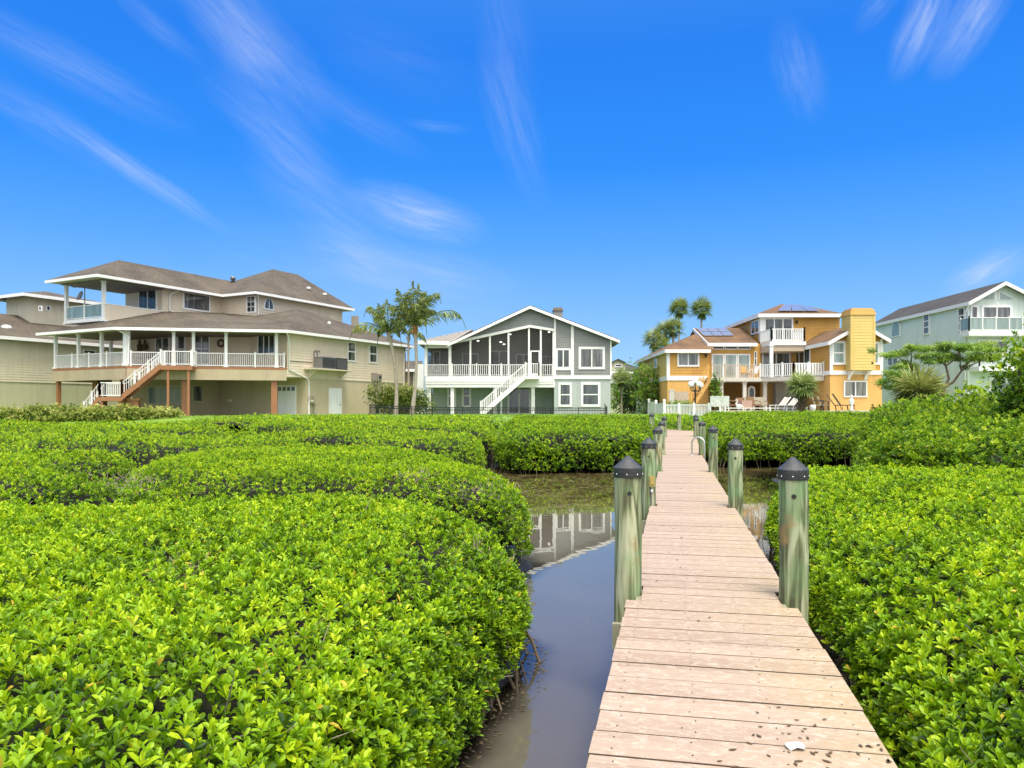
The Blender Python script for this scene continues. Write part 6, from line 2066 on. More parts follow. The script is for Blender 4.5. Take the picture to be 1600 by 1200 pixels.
    mb = MB(); mb.box(gx(1111, Yd), gx(1190, Yd), Yd, Y1, dz - .30, dz); mb.slab([(gx(1190, Yd), Yd, dz), (gx(1240, 57.9), 57.9, dz), (fx0 - .05, 57.9, dz), (fx0 - .05, Y2, dz), (gx(1190, Yd), Y2, dz)], .30); mb.build('deck', M['concrete'], rt)
    railing(rt, (gx(1112, Yd), Yd + .06, dz), (gx(1178, Yd), Yd + .06, dz), 1.02, .14, posts=3, mat='beige_cloth', bal=.04, name='deck_railing')
    railing(rt, (gx(1188, Yd), Yd + .06, dz), (gx(1240, 57.95), 57.95, dz), 1.02, .16, posts=3, bal=.06, name='deck_railing')
    railing(rt, (gx(1240, 57.95), 57.95, dz), (fx0 - .1, 57.95, dz), 1.02, .2, posts=2, bal=.12, name='deck_railing')
    post(rt, gx(1205, Yd + .2), Yd + .2, dz, bz - .3, .24, 'white', 'post', .05)
    for px in (1127, 1163, 1195): post(rt, gx(px, Yd + .3), Yd + .3, GZ - .2, dz - .3, .26, 'concrete', 'post', .05)
    st_top = Vector((gx(1112, Yd), Yd + .6, dz)); st_bot = Vector((gx(1090, Yd) - .5, Yd + .6, GZ + .35))
    stair(rt, st_bot, st_top, 1.0, (0, 1, 0), 12, 'orange_siding', 'orange_stucco', 'deck_stair', .5)
    for dy in (.06, 1.14): railing(rt, st_bot + Vector((0, dy - .6, .1)), st_top + Vector((0, dy - .6, .05)), .95, .3, posts=2, mat='orange_stucco', bal=.04, name='stair_railing')
    # ground floor behind the deck
    wl = Wall((gx(1100, Y1 + 2.2), Y1 + 2.2), (1, 0)); lx = lambda p: gx(p, Y1 + 2.2)
    window_az(rt, wl, lx(1132), lx(1164), GZ + .1, gz(602, Y1 + 2.2), cols=2, trim=.1, name='sliding_door', glassmat='glass_curtain')
    wt = Wall((tx0, Y2 + .02), (1, 0))
    window_az(rt, wt, gx(1199, Y2), gx(1206, Y2), GZ + .1, gz(601, Y2), cols=2, trim=.07, name='sliding_door')
    mb = MB(); mb.box(gx(1207.5, Y2), gx(1262, Y2), Y2 - .7, Y2 - .0, GZ - .3, dz - .32); mb.build('pale_wall', M['concrete'], rt)
    # low vent on the chimney, patio slab
    mb = MB(); mb.box(fx0 - 9.6, fx1 - .0, 52.6, Y1 + 2, GZ - .7, gz(641.5, 52.6)); mb.build('patio', M['concrete'], rt)
    mb = MB(); mb.box(X3(1352.5), X3(1355), Y3 - .93, Y3 - .90, Z3(570), Z3(567)); mb.build('vent', M['dark'], rt)
    return GZ


build_orange_house()

# ================================================================== mint house at the right edge
def build_mint_house():
    Y0 = 62.0
    X = lambda px, Y=Y0: gx(px, Y); Z = lambda py, Y=Y0: gz(py, Y)
    rt = thing('beach_house', 'tall mint green three storey house at the right edge with dark roof and balconies', 'house', (X(1560), Y0, 2.2))
    GZ = 2.1
    x0, x1, yb = X(1512), X(1655), 77.6
    pkx, pkz = X(1564), Z(441)
    le = (X(1508), Z(472)); re = (X(1664), Z(490))
    def rk(x): return le[1] + (x - le[0]) * (pkz - le[1]) / (pkx - le[0]) if x < pkx else pkz + (x - pkx) * (re[1] - pkz) / (re[0] - pkx)
    mb = MB(); mb.vert([(x0, Y0, GZ - .5), (x1, Y0, GZ - .5), (x1, Y0, rk(x1) - .15), (pkx, Y0, pkz - .15), (x0, Y0, rk(x0) - .15)], (0, yb - Y0, 0)); mb.build('wall', M['mint_stucco'], rt)
    yf = Y0 - .6
    roof(rt, [[(le[0], yf, le[1]), (pkx, yf, pkz), (pkx, yb + .6, pkz), (le[0], yb + .6, le[1])], [(pkx, yf, pkz), (re[0], yf, re[1]), (re[0], yb + .6, re[1]), (pkx, yb + .6, pkz)]], 'roof_dark')
    fascia(rt, [((le[0], yf, le[1]), (pkx, yf, pkz)), ((pkx, yf, pkz), (re[0], yf, re[1])), ((le[0], yf, le[1]), (le[0], yb + .6, le[1]))], h0=-.32, h1=-.03)
    w = Wall((x0, Y0), (1, 0)); ws = Wall((x0, Y0), (0, 1)); ws.n = Vector((-1, 0))
    for tri in (((1528, 469.3), (1555, 469.3), (1555, 454)), ((1560, 469.5), (1588, 469.5), (1560, 454))):
        mb = MB(); w.poly(mb, [(w.a(px), w.z(px, py)) for px, py in tri], -.02, .05); f = mb.build('gable_window', M['white_trim'], rt)
        c = Vector((sum(p for p, _ in tri) / 3, sum(q for _, q in tri) / 3))
        mb = MB(); w.poly(mb, [(w.a(c.x + (px - c.x) * .82), w.z(px, c.y + (py - c.y) * .80)) for px, py in tri], .0, .06); mb.build('pane', M['glass_sky'], f)
    window(rt, w, 1516, 1528, 477.5, 517, rows=2, trim=.12, glassmat='glass_blind')
    window(rt, w, 1533, 1581, 477, 517.5, cols=2, trim=.18, name='sliding_door', glassmat='glass_blind')
    window(rt, w, 1527, 1576, 530.5, 562, cols=2, rows=2, trim=.16, name='sliding_door', glassmat='glass_blind')
    window(rt, ws, 1497.5, 1508.5, 480, 517, rows=3, trim=.12, glassmat='glass_blind')
    window(rt, ws, 1443.5, 1453, 490, 523, rows=3, trim=.12, glassmat='glass_blind')
    window(rt, ws, 1387.5, 1404, 547, 572, cols=2, rows=2, trim=.12, glassmat='glass_blind')
    a0, a1, z0, z1 = ws.a(1393), ws.a(1407), ws.z(1400, 526.5), ws.z(1400, 501)
    arc = [(a0, z0), (a1, z0)] + [(a0 + (a1 - a0) * (.5 + .5 * math.cos(t) * (1 if a1 > a0 else 1)), z0 + (z1 - z0) * (.55 + .45 * math.sin(t))) for t in np.linspace(0, math.pi, 11)]
    mb = MB(); ws.poly(mb, arc, -.02, .06); f = mb.build('arched_window', M['white_trim'], rt)
    mb = MB(); am, zm = (a0 + a1) / 2, (z0 + z1) / 2
    ws.poly(mb, [(am + (a - am) * .8, zm + (z - zm) * .86) for a, z in arc], .0, .066); mb.build('pane', M['glass_sky'], f)
    # balconies
    yo = Y0 - 1.3
    for (z, px0, glassy) in ((Z(520), 1514, 'glass_sky'), (Z(574), 1530, None)):
        bx0, bx1 = gx(px0, yo), gx(1640, yo)
        mb = MB(); mb.box(bx0, bx1, yo, Y0 - .002, z - .35, z); mb.build('balcony', M['white'], rt)
        railing(rt, (bx0 + .05, yo + .06, z), (bx1, yo + .06, z), 1.1, .5, posts=6, bal=.02, name='balcony_railing', glassy=glassy, postw=.08)
        railing(rt, (bx0 + .05, Y0 - .05, z), (bx0 + .05, yo + .06, z), 1.1, .5, posts=1, bal=.02, name='balcony_railing', glassy=glassy, postw=.08)
    window(rt, w, 1545, 1600, 590, 630, cols=2, trim=.18, name='garage_door', glassmat='glass_sky')
    downpipe(rt, [(le[0] + .1, yf + .3, le[1] - .3), (x0 - .07, Y0 + .2, le[1] - .9), (x0 - .07, Y0 + .2, GZ)])


build_mint_house()

# ================================================================== houses far behind
def far_houses():
    # pale yellow cottage between the grey and orange houses
    Yc = 92.0
    X = lambda px, Y=Yc: gx(px, Y); Z = lambda py, Y=Yc: gz(py, Y)
    rt = thing('cottage', 'small pale yellow cottage with green roof far between the grey and orange houses', 'house', (X(985), Yc, 2.1))
    mb = MB(); mb.box(X(935), X(1007), Yc, Yc + 9, 1.6, Z(580)); mb.build('wall', M['cottage'], rt)
    e = Z(580)
    roof(rt, [[(X(930), Yc - .8, e), (X(1012), Yc - .8, e), (X(983), Yc + 5, Z(566, 97)), (X(940), Yc + 5, Z(566, 97))], [(X(1012), Yc - .8, e), (X(1012), Yc + 10, e), (X(983), Yc + 5, Z(566, 97))]], 'roof_green')
    fascia(rt, [((X(930), Yc - .82, e), (X(1012), Yc - .82, e))], h0=-.3, h1=0)
    mb = MB(); yd = Yc - .4
    mb.vert([(gx(956, yd), yd, gz(579, yd)), (gx(976.5, yd), yd, gz(579, yd)), (gx(976.5, yd), yd, gz(566, yd)), (gx(965.5, yd), yd, gz(561.5, yd)), (gx(954, yd), yd, gz(566, yd))], (0, 4, 0)); dm = mb.build('dormer', M['cottage'], rt)
    roof(rt, [[(gx(953, yd), yd - .3, gz(566.5, yd)), (gx(965.5, yd), yd - .3, gz(560.5, yd)), (gx(965.5, yd), yd + 4, gz(560.5, yd)), (gx(953, yd), yd + 4, gz(566.5, yd))], [(gx(965.5, yd), yd - .3, gz(560.5, yd)), (gx(978, yd), yd - .3, gz(566.5, yd)), (gx(978, yd), yd + 4, gz(566.5, yd)), (gx(965.5, yd), yd + 4, gz(560.5, yd))]], 'roof_green', name='dormer_roof')
    wd = Wall((gx(956, yd), yd), (1, 0)); window(rt, wd, 960, 972, 568.5, 574, trim=.12)
    w = Wall((X(950), Yc), (1, 0))
    window(rt, w, 979, 987.5, 584, 600, trim=.12, glassmat='glass_sky'); window(rt, w, 989.5, 997.5, 584, 600, trim=.12, glassmat='glass_sky')
    railing(rt, (X(950), Yc - 1.2, Z(596)), (X(969, Yc - 1.2), Yc - 1.2, Z(596)), 1.05, .28, posts=1, bal=.1)
    mb = MB(); mb.box(X(950), X(969.5), Yc - 1.3, Yc, Z(599.5), Z(596)); mb.build('balcony', M['white'], rt)
    mb = MB(); mb.box(X(971), X(976), Yc - .2, Yc - .01, 2, e - .3); mb.box(X(1002), X(1006), Yc - .2, Yc - .01, 2, e - .3); mb.build('pilaster', M['white'], rt)
    # brown house between the tan and grey ones
    Yb = 88.0
    X = lambda px, Y=Yb: gx(px, Y); Z = lambda py, Y=Yb: gz(py, Y)
    rt = thing('brown_house', 'brown roofed house glimpsed between the palms and the grey house', 'house', (X(640), Yb, 2.1))
    mb = MB(); mb.box(X(600), X(656), Yb, Yb + 8, 1.6, Z(578)); mb.build('wall', M['brown_wall'], rt)
    roof(rt, [[(X(598), Yb - .5, Z(577)), (X(660), Yb - .5, Z(577)), (X(660, 94), 94, Z(564, 94)), (X(598, 94), 94, Z(564, 94))]], 'roof_brown')
    fascia(rt, [((X(598), Yb - .5, Z(577)), (X(660), Yb - .5, Z(577)))], h0=-.3, h1=0)
    w = Wall((X(620), Yb), (1, 0)); window(rt, w, 646, 654, 580, 605, trim=.12)
    mb = MB(); mb.box(X(655.5), X(668), Yb - 4, Yb, 1.6, Z(572)); mb.build('white_wing', M['white'], rt)


far_houses()

# ------------------------------------------------------------------ plants
def scatter_balls(cent, rad, n, shell=.55):
    """points with outward normals in a set of ellipsoids"""
    cent = np.array(cent, float); rad = np.array(rad, float)
    if rad.ndim == 1: rad = np.repeat(rad[:, None], 3, 1)
    vol = rad.prod(1) ** (2 / 3)
    i = RNG.choice(len(cent), n, p=vol / vol.sum())
    d = unit(RNG.normal(0, 1, (n, 3)))
    r = (shell + (1 - shell) * RNG.uniform(0, 1, n)) ** .7
    P = cent[i] + d * rad[i] * r[:, None]
    return P, d, i


def bush(name, label, base, size, n, leaf, mat, group=None, cat='shrub', aspect=.45, K=5, nb=9, stem=True, base_var=.45, simple=True, flat=.8, ragged=.28):
    base = Vector(base)
    root = thing(name, label, cat, base, group)
    cents, rads = [], []
    for k in range(nb):
        a = k * 2.39996 + RNG.uniform(-.4, .4); h = .22 + .66 * k / max(1, nb - 1)
        q = RNG.uniform(.2, 1) ** .6 * (1.0 - .45 * max(0, h - .4))
        cents.append((base.x + size[0] * .62 * q * math.cos(a), base.y + size[1] * .62 * q * math.sin(a), base.z + size[2] * h))
        r = RNG.uniform(.28, .46)
        rads.append((size[0] * r, size[1] * r, size[2] * r * flat))
    P, d, i = scatter_balls(cents, rads, n)
    P = P + RNG.normal(0, 1, P.shape) * ragged * leaf * 2
    keep = P[:, 2] > base.z + .05
    P, d, i = P[keep], d[keep], i[keep]
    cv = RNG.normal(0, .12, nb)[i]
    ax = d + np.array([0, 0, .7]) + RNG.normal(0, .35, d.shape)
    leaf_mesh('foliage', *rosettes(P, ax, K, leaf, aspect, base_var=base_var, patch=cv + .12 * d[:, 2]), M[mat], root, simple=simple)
    if stem:
        mb = MB()
        for k in range(nb):
            c = Vector(cents[k])
            m = base.lerp(c, .5) + Vector((RNG.normal(0, .08), RNG.normal(0, .08), 0))
            s0 = .02 + .012 * size[2]
            mb.tube([base + Vector((RNG.normal(0, .06), RNG.normal(0, .06), -.15)), m, c], [s0, s0 * .7, s0 * .3], 6, caps=False)
        mb.build('trunk', M['bark'], root)
    return root


def queen_palm(label, base, top, fronds, r0=.19, shaft='trunk', grow=1.14, group='queen palms in front of the grey house'):
    base, top = Vector(base), Vector(top)
    root = thing('palm_tree', label, 'palm tree', base, group)
    mb = MB()
    pts, rs = [], []
    side = Vector((RNG.normal(0, .12), RNG.normal(0, .12), 0))
    for k in range(15):
        t = k / 14
        pts.append(base.lerp(top, t) + side * math.sin(t * math.pi) + Vector((0, 0, -.3 if k == 0 else 0)))
        rs.append(r0 * (1.25 - .55 * min(t * 3, 1) + .05 * math.sin(k * 2.3)) * (1.0 if t < .9 else .9))
    mb.tube(pts, rs, 12)
    mb.build('trunk', M['trunk'], root)
    cs = MB()
    cs.tube([top + Vector((0, 0, -.5)), top + Vector((.02, 0, -.2)), top + Vector((.0, 0, .15))], [r0 * .82, r0 * 1.0, r0 * .5], 10)
    for k in range(7):
        a = RNG.uniform(0, 6.28); p = top + Vector((math.cos(a) * r0, math.sin(a) * r0, RNG.uniform(-.6, .1)))
        cs.tube([p, p + Vector((math.cos(a) * .12, math.sin(a) * .12, .35))], [.05, .02], 5, caps=False)
    cs.build('crown_shaft', M[shaft], root)
    B, D, N_, L, W_, V = [], [], [], [], [], []
    rm = MB()
    for (tx, ty, tz, arch) in fronds:
        tip = Vector((tx, ty, tz)) * grow; Lf = tip.length
        def cur(s): return top + tip * s + Vector((0, 0, arch * 4 * s * (1 - s) * .9)) + Vector((tip.x, tip.y, 0)) * (.18 * math.sin(s * math.pi))
        ns = 46
        cp = [cur(k / ns) for k in range(ns + 1)]
        rm.tube(cp[::4], [.045 * (1 - .8 * k / (len(cp[::4]) - 1)) + .006 for k in range(len(cp[::4]))], 5, caps=False)
        v0 = RNG.normal(.42, .12)
        for k in range(5, ns + 1):
            s = k / ns
            t = (cp[min(k + 1, ns)] - cp[k - 1]).normalized()
            sd = t.cross(Vector((0, 0, 1)))
            if sd.length < .1: sd = Vector((1, 0, 0))
            sd.normalize(); up = sd.cross(t)
            ll = (.95 * math.sin(min(1, s * 1.15 + .12) * math.pi) ** .6 + .12) * min(1.0, Lf / 3.2)
            for sg in (-1, 1):
                for rep in range(2):
                    dr = (sd * sg * RNG.uniform(.5, 1) + t * RNG.uniform(.25, .75) + up * RNG.uniform(-.25, .3) + Vector((0, 0, -RNG.uniform(.25, 1.05)))).normalized()
                    B.append(cp[k]); D.append(dr); N_.append((up + Vector(RNG.normal(0, .3, 3))).normalized())
                    L.append(ll * RNG.uniform(.75, 1.1)); W_.append(.066 * RNG.uniform(.8, 1.3)); V.append(v0 + RNG.normal(0, .16))
    cr = leaf_mesh('crown', np.array(B), np.array(D), np.array(N_), np.array(L), np.array(W_), np.array(V), M['frond'], root, simple=True, curl=.25)
    rm.build('frond_stems', M['frond_pale'], cr)
    return root


def fan_leaf(B, D, N_, L, W_, V, c, d, up, size, nb=17, spread=210, v0=.4, droop=.25):
    d = Vector(d).normalized(); s = d.cross(Vector(up))
    if s.length < .05: s = d.cross(Vector((1, 0, 0)))
    s.normalize(); n = s.cross(d).normalized()
    for k in range(nb):
        a = R(spread) * (k / (nb - 1) - .5)
        dd = (d * math.cos(a) + s * math.sin(a) + n * .12 * math.cos(a * 2) + Vector((0, 0, -droop * RNG.uniform(.3, 1.1)))).normalized()
        B.append(Vector(c)); D.append(dd); N_.append(n); L.append(size * (1 - .25 * abs(k / (nb - 1) - .5) * 2) * RNG.uniform(.85, 1.1)); W_.append(size * .085); V.append(v0 + RNG.normal(0, .08))


def fan_palm(label, base, height, crown_r, nl, leaf, mat='frond', trunk_r=.16, group=None, upright=.35, skirt=.4, var=.45, lean=(0, 0), name='fan_palm', boots=False, lower=-.35):
    base = Vector(base); top = base + Vector((lean[0], lean[1], height))
    root = thing(name, label, 'palm tree', base, group)
    mb = MB()
    pts = [base.lerp(top, k / 8) + Vector((lean[0] * .3 * math.sin(k / 8 * 3.14), 0, -.2 if k == 0 else 0)) for k in range(9)]
    mb.tube(pts, [trunk_r * (1.25 - .4 * min(1, k / 3)) for k in range(9)], 10)
    if boots:
        for k in range(34):
            a = k * 2.4; z = height * (k + 2) / 36
            p = base.lerp(top, z / height) + Vector((math.cos(a), math.sin(a), 0)) * trunk_r
            mb.tube([p, p + Vector((math.cos(a) * .16, math.sin(a) * .16, .22))], [.06, .03], 5, caps=False)
    mb.build('trunk', M['trunk'] if not boots else M['bark'], root)
    B, D, N_, L, W_, V = [], [], [], [], [], []
    pm = MB()
    for k in range(nl):
        a = k * 2.39996 + RNG.normal(0, .15)
        el = math.asin(max(-1, min(1, lower + (1.0 - lower) * ((k + .5) / nl) ** .8 * .98)))
        d = Vector((math.cos(a) * math.cos(el), math.sin(a) * math.cos(el), math.sin(el)))
        pl = crown_r * RNG.uniform(.42, .58)
        c = top + d * pl
        pm.tube([top, top + d * pl * .6 + Vector((0, 0, .05)), c], [.022, .018, .012], 4, caps=False)
        fan_leaf(B, D, N_, L, W_, V, c, d + Vector((0, 0, -.15 * (1 - d.z))), Vector((0, 0, 1)) if abs(d.z) < .9 else Vector((0, 1, 0)), leaf, v0=var + .15 * d.z + RNG.normal(0, .08), droop=.20 + .3 * max(0, -d.z))
    for k in range(int(nl * skirt)):
        a = RNG.uniform(0, 6.28)
        d = Vector((math.cos(a) * .45, math.sin(a) * .45, -.85))
        fan_leaf(B, D, N_, L, W_, V, top + d * crown_r * .3, d, Vector((math.cos(a), math.sin(a), .3)), leaf * .8, nb=9, spread=100, v0=.15, droop=.3)
    cr = leaf_mesh('crown', np.array(B), np.array(D), np.array(N_), np.array(L), np.array(W_), np.array(V), M[mat], root, simple=True, curl=.15)
    pm.build('leaf_stalks', M['frond_pale'], cr)
    return root


def P3(px, py, Y): return Vector((gx(px, Y), Y, gz(py, Y)))


# three queen palms between the tan and the grey house
b, t = P3(618, 656, 57.5), P3(607.5, 521, 57.5)
queen_palm('leaning queen palm beside the tan house, drooping fronds, left of the trio', (b.x, b.y, 1.9), t,
           [(-2.75, .3, -.75, 1.35), (-1.55, -.5, .95, 1.5), (-.2, .4, 2.3, .5), (.9, -.6, 1.7, .9), (1.5, .5, .2, 1.1), (.9, -.4, -1.0, .9), (-.9, .7, -.9, 1.0), (-1.2, 1.2, .9, .9), (.5, 1.5, .6, 1.0), (-.3, -1.4, -.3, 1.2), (-.6, -.6, 1.9, .5)], .165)
b, t = P3(642.5, 660, 56.5), P3(648, 511, 56.5)
queen_palm('tall queen palm with orange crown base and a long frond reaching right', (b.x, b.y, 1.9), t,
           [(3.35, .2, -.25, 1.55), (1.75, -.5, 1.5, 1.6), (.6, .4, 2.3, .9), (-.15, .2, 3.0, .4), (-1.1, -.5, 2.4, .8), (-1.9, .5, .9, 1.2), (-1.4, -.3, -.9, 1.0), (.9, -.9, -.7, 1.0), (.9, 1.4, .9, 1.0), (-.7, 1.2, 1.2, .8), (.2, -1.3, .9, 1.1), (1.5, .6, .4, 1.2), (.3, -.4, 2.7, .5), (-1.3, .2, -.2, 1.2), (1.1, -.2, 1.9, 1.0), (-.5, -.7, 2.0, .9)], .165, shaft='fibre')
b, t = P3(638, 645, 62), P3(638, 524, 62)
queen_palm('slender queen palm standing behind the tall one, smaller crown', (b.x, b.y, 2.0), t,
           [(1.4, .2, -1.2, .9), (-1.3, .3, -.4, 1.0), (.4, .2, 1.3, .7), (-.8, -.4, 1.1, .8), (.9, .8, .5, .9), (-.9, 1.0, .2, .8), (.7, -.9, -.6, .8)], .12)

# fan palms behind the orange house
fan_palm('tall fan palm far behind the orange house, left one of the two high crowns', (gx(1061, 92), 92, 2), gz(484, 92) - 2, 1.35, 30, 1.2, 'frond', .12, 'fan palms behind the orange house', skirt=.45, var=.38)
fan_palm('tall fan palm far behind the orange house, right one of the two high crowns', (gx(1096, 88), 88, 2), gz(485, 88) - 2, 1.35, 30, 1.2, 'frond', .12, 'fan palms behind the orange house', skirt=.5, var=.42)
for px, py, Y, lab in ((1021, 532, 84, 'low fan palm in the clump behind the orange house, farthest left'), (1040, 520, 86, 'fan palm in the middle of the clump behind the orange house'), (1052, 514, 85, 'fan palm with highest crown in the clump behind the orange house'), (1033, 545, 83, 'lowest fan palm of the clump, just above the orange house roof')):
    fan_palm(lab, (gx(px, Y), Y, 2), gz(py, Y) - 2, 1.3, 20, 1.15, 'frond', .16, 'clump of fan palms behind the orange house', skirt=.4, var=.42)
# feathery fan palm on the orange house patio edge
fan_palm('bushy pale fan palm with forked trunk in front of the orange house patio', (gx(1253, 51.5), 51.5, 2.3), 1.75, .85, 34, 1.05, 'frond_pale', .17, None, skirt=.15, var=.42, boots=True, lower=-.45)
# sabal rising out of the right hand thicket
fan_palm('broad fan palm rising from the thicket in front of the mint house', (gx(1436, 40), 40, 1.9), 1.35, 1.15, 34, 1.35, 'frond', .22, None, skirt=.3, var=.52, boots=True, lower=-.25)
fan_palm('small yellowish palm on the lawn beside the grey house corner', (gx(971, 80), 80, 2.1), 3.6, .9, 22, 1.1, 'frond_pale', .12, None, skirt=.6, var=.45)

# flat topped feathery tree in front of the mint house
def poinciana():
    Y = 44.0
    base = Vector((gx(1466, Y), Y, 1.8))
    root = thing('spreading_tree', 'flat topped tree with feathery layers in front of the mint house', 'tree', base)
    mb = MB()
    cents, rads = [], []
    limbs = [(1400, 553), (1422, 545), (1447, 543), (1471, 541), (1494, 545), (1508, 540), (1528, 551), (1412, 568), (1440, 562), (1482, 560), (1512, 562), (1545, 562), (1395, 580), (1535, 545), (1385, 595), (1405, 600)]
    fork = P3(1475, 606, Y)
    mb.tube([base, base.lerp(fork, .6) + Vector((.08, 0, 0)), fork], [.15, .12, .10], 8)
    knees = []
    for px, py in ((1450, 584), (1502, 580), (1426, 590), (1478, 572)):
        k_ = P3(px, py, Y + RNG.uniform(-.7, .7)); knees.append(k_)
        mb.tube([fork, fork.lerp(k_, .5) + Vector((RNG.normal(0, .12), 0, RNG.uniform(-.2, .05))), k_], [.085, .068, .055], 7, caps=False)
    for px, py in limbs:
        e = P3(px, py, Y + RNG.uniform(-1.6, 1.6))
        k_ = min(knees, key=lambda q: (q - e).length + RNG.uniform(0, .5))
        m1 = k_.lerp(e, .35) + Vector((RNG.normal(0, .12), RNG.normal(0, .15), RNG.uniform(-.12, .12)))
        m2 = k_.lerp(e, .7) + Vector((RNG.normal(0, .10), RNG.normal(0, .15), RNG.uniform(-.02, .16)))
        mb.tube([k_, m1, m2, e], [.045, .035, .026, .012], 6, caps=False)
        for q in range(5):
            cents.append((e.x + RNG.normal(0, .42), e.y + RNG.normal(0, .5), e.z + RNG.normal(.0, .17))); rads.append((RNG.uniform(.3, .55), RNG.uniform(.3, .55), .13))
    mb.build('trunk', M['bark'], root)
    P, d, i = scatter_balls(cents, rads, 2700, .2)
    ax = np.tile([0, 0, 1.0], (len(P), 1)) + RNG.normal(0, .45, P.shape) + np.array([0, -.35, 0])
    cv = RNG.normal(0, .13, len(cents))[i]
    leaf_mesh('crown', *rosettes(P, ax, 6, .24, .22, spread=(70, 100), base_var=.52, patch=cv), M['leaf_tree'], root, simple=True)


poinciana()

# leafy shrubs along the right edge
bush('mangrove_shrub', 'loose upright shrub with bare stems between the flat tree and the right edge', (gx(1528, 25), 25, .6), (1.0, 1.0, 2.55), 1350, .13, 'leaf_dull', 'tall shrubs at the right edge', K=6, nb=12, base_var=.40, simple=False, ragged=.6)
bush('mangrove_shrub', 'tall dense shrub cut by the right edge of the photo', (gx(1604, 21), 21, .5), (1.15, 1.1, 3.9), 2600, .13, 'leaf_dull', 'tall shrubs at the right edge', K=6, nb=14, base_var=.42, simple=False, ragged=.6)
bush('mangrove_shrub', 'wide shrub below the broad fan palm at the back of the thicket', (gx(1420, 34), 34, .9), (2.6, 1.2, 1.9), 1500, .17, 'leaf_dull', 'tall shrubs at the right edge', K=6, nb=14, base_var=.42)
bush('mangrove_shrub', 'shrub at the back of the thicket below the mint house garage', (gx(1500, 33), 33, .9), (1.9, 1.2, 1.6), 1100, .17, 'leaf_dull', 'tall shrubs at the right edge', K=6, nb=12, base_var=.38)
# shrubs in front of the tan house
SH = [(22, 44.5, 1.7, .80, 'touching the left edge'), (62, 45, 1.6, .92, 'second from the left edge'), (104, 46, 1.7, .95, 'third from the left'), (146, 45.5, 1.6, .86, 'in front of the stair platform'), (186, 46, 1.6, .92, 'right of the stair platform'), (226, 46.5, 1.5, .88, 'below the long stair flight'), (262, 47, 1.1, .82, 'beside the brown stilt, farthest right')]
for px, Y, sx, sz, lab in SH:
    bush('garden_shrub', 'yellow green garden shrub before the tan house, ' + lab, (gx(px, Y), Y, 1.62), (sx, .9, sz * 1.12), 1000, .17, 'leaf_shrub', 'garden shrubs in front of the tan house', K=5, nb=11, base_var=.45)
# shrubs and small trees between the houses
bush('privacy_hedge', 'yellow green hedge behind the black fence, between the tan and grey houses', (gx(626, 61), 61, 2.0), (3.4, .8, 2.3), 3600, .16, 'leaf_shrub', None, 'hedge', K=5, nb=18, base_var=.35)
bush('broadleaf_tree', 'dark rounded tree on the lawn between the grey and orange houses', (gx(988, 82), 82, 2.0), (1.5, 1.3, 4.0), 900, .26, 'leaf_dark', None, 'tree', nb=12, base_var=.5)
bush('broadleaf_tree', 'irregular leafy tree growing over the white fence beside the orange house', (gx(1014, 66), 66, 2.0), (1.9, 1.3, 4.2), 950, .24, 'leaf_tree', None, 'tree', nb=13, base_var=.42, ragged=.8)
bush('broadleaf_tree', 'low green tree behind the small yellowish palm on the lawn', (gx(975, 86), 86, 2.0), (1.8, 1.2, 3.4), 700, .26, 'leaf_tree', None, 'tree', nb=10, base_var=.40)
bush('clipped_hedge', 'low clipped hedge behind the white picket fence', (gx(1062, 58), 58, 2.1), (1.6, .6, 1.05), 900, .12, 'leaf_tree', None, 'hedge', nb=14, base_var=.55, stem=False)
bush('potted_plant', 'leafy plant climbing the deck post by the orange stair', (gx(1119, 59.5), 59.5, 2.45), (.55, .4, 2.4), 260, .2, 'leaf_tree', None, 'plant', nb=8, base_var=.4)
for px, Y, py, lab in ((667, 150, 560, 'far dark tree above the brown roof, left of the grey house'), (1002, 150, 568, 'far dark tree above the cottage roof'), (1238, 110, 471, 'far treetop showing above the orange tower roof')):
    z = gz(py, Y)
    bush('broadleaf_tree', lab, (gx(px, Y), Y, 2), (2.2, 2.2, (z - 2) / 1.2), 1100, .45, 'leaf_dark', None, 'tree', nb=9, base_var=.4)

# grass tufts on the lawn strips
def lawn():
    n = 26000
    Y = RNG.uniform(46, 66, n); X = RNG.uniform(-24, 12, n)
    ok = (X < 12) & ~((X > -9) & (X < 8.6) & (Y > 65)) & ~((X > 9.5) & (Y > 60) & (X > gx(996, 72)))
    # not inside the tan house
    rel = np.stack([X - C1.x, Y - C1.y], 1); a = rel @ np.array(U); b_ = rel @ np.array(Wd)
    ok &= ~((b_ < .3))
    X, Y = X[ok], Y[ok]
    Z = ground_z(X, Y)
    P = np.column_stack([X, Y, Z])
    d = unit(np.column_stack([RNG.normal(0, .35, len(X)), RNG.normal(0, .35, len(X)), np.ones(len(X))]))
    nn = np.tile([0, -1.0, .2], (len(X), 1))
    o = leaf_mesh('grass', P, d, nn, RNG.uniform(.05, .13, len(X)), RNG.uniform(.03, .06, len(X)), RNG.normal(.55, .15, len(X)), M['leaf_tree'], None, simple=True)
    tag(o, 'short lawn grass round the houses', 'grass', kind='stuff')


lawn()

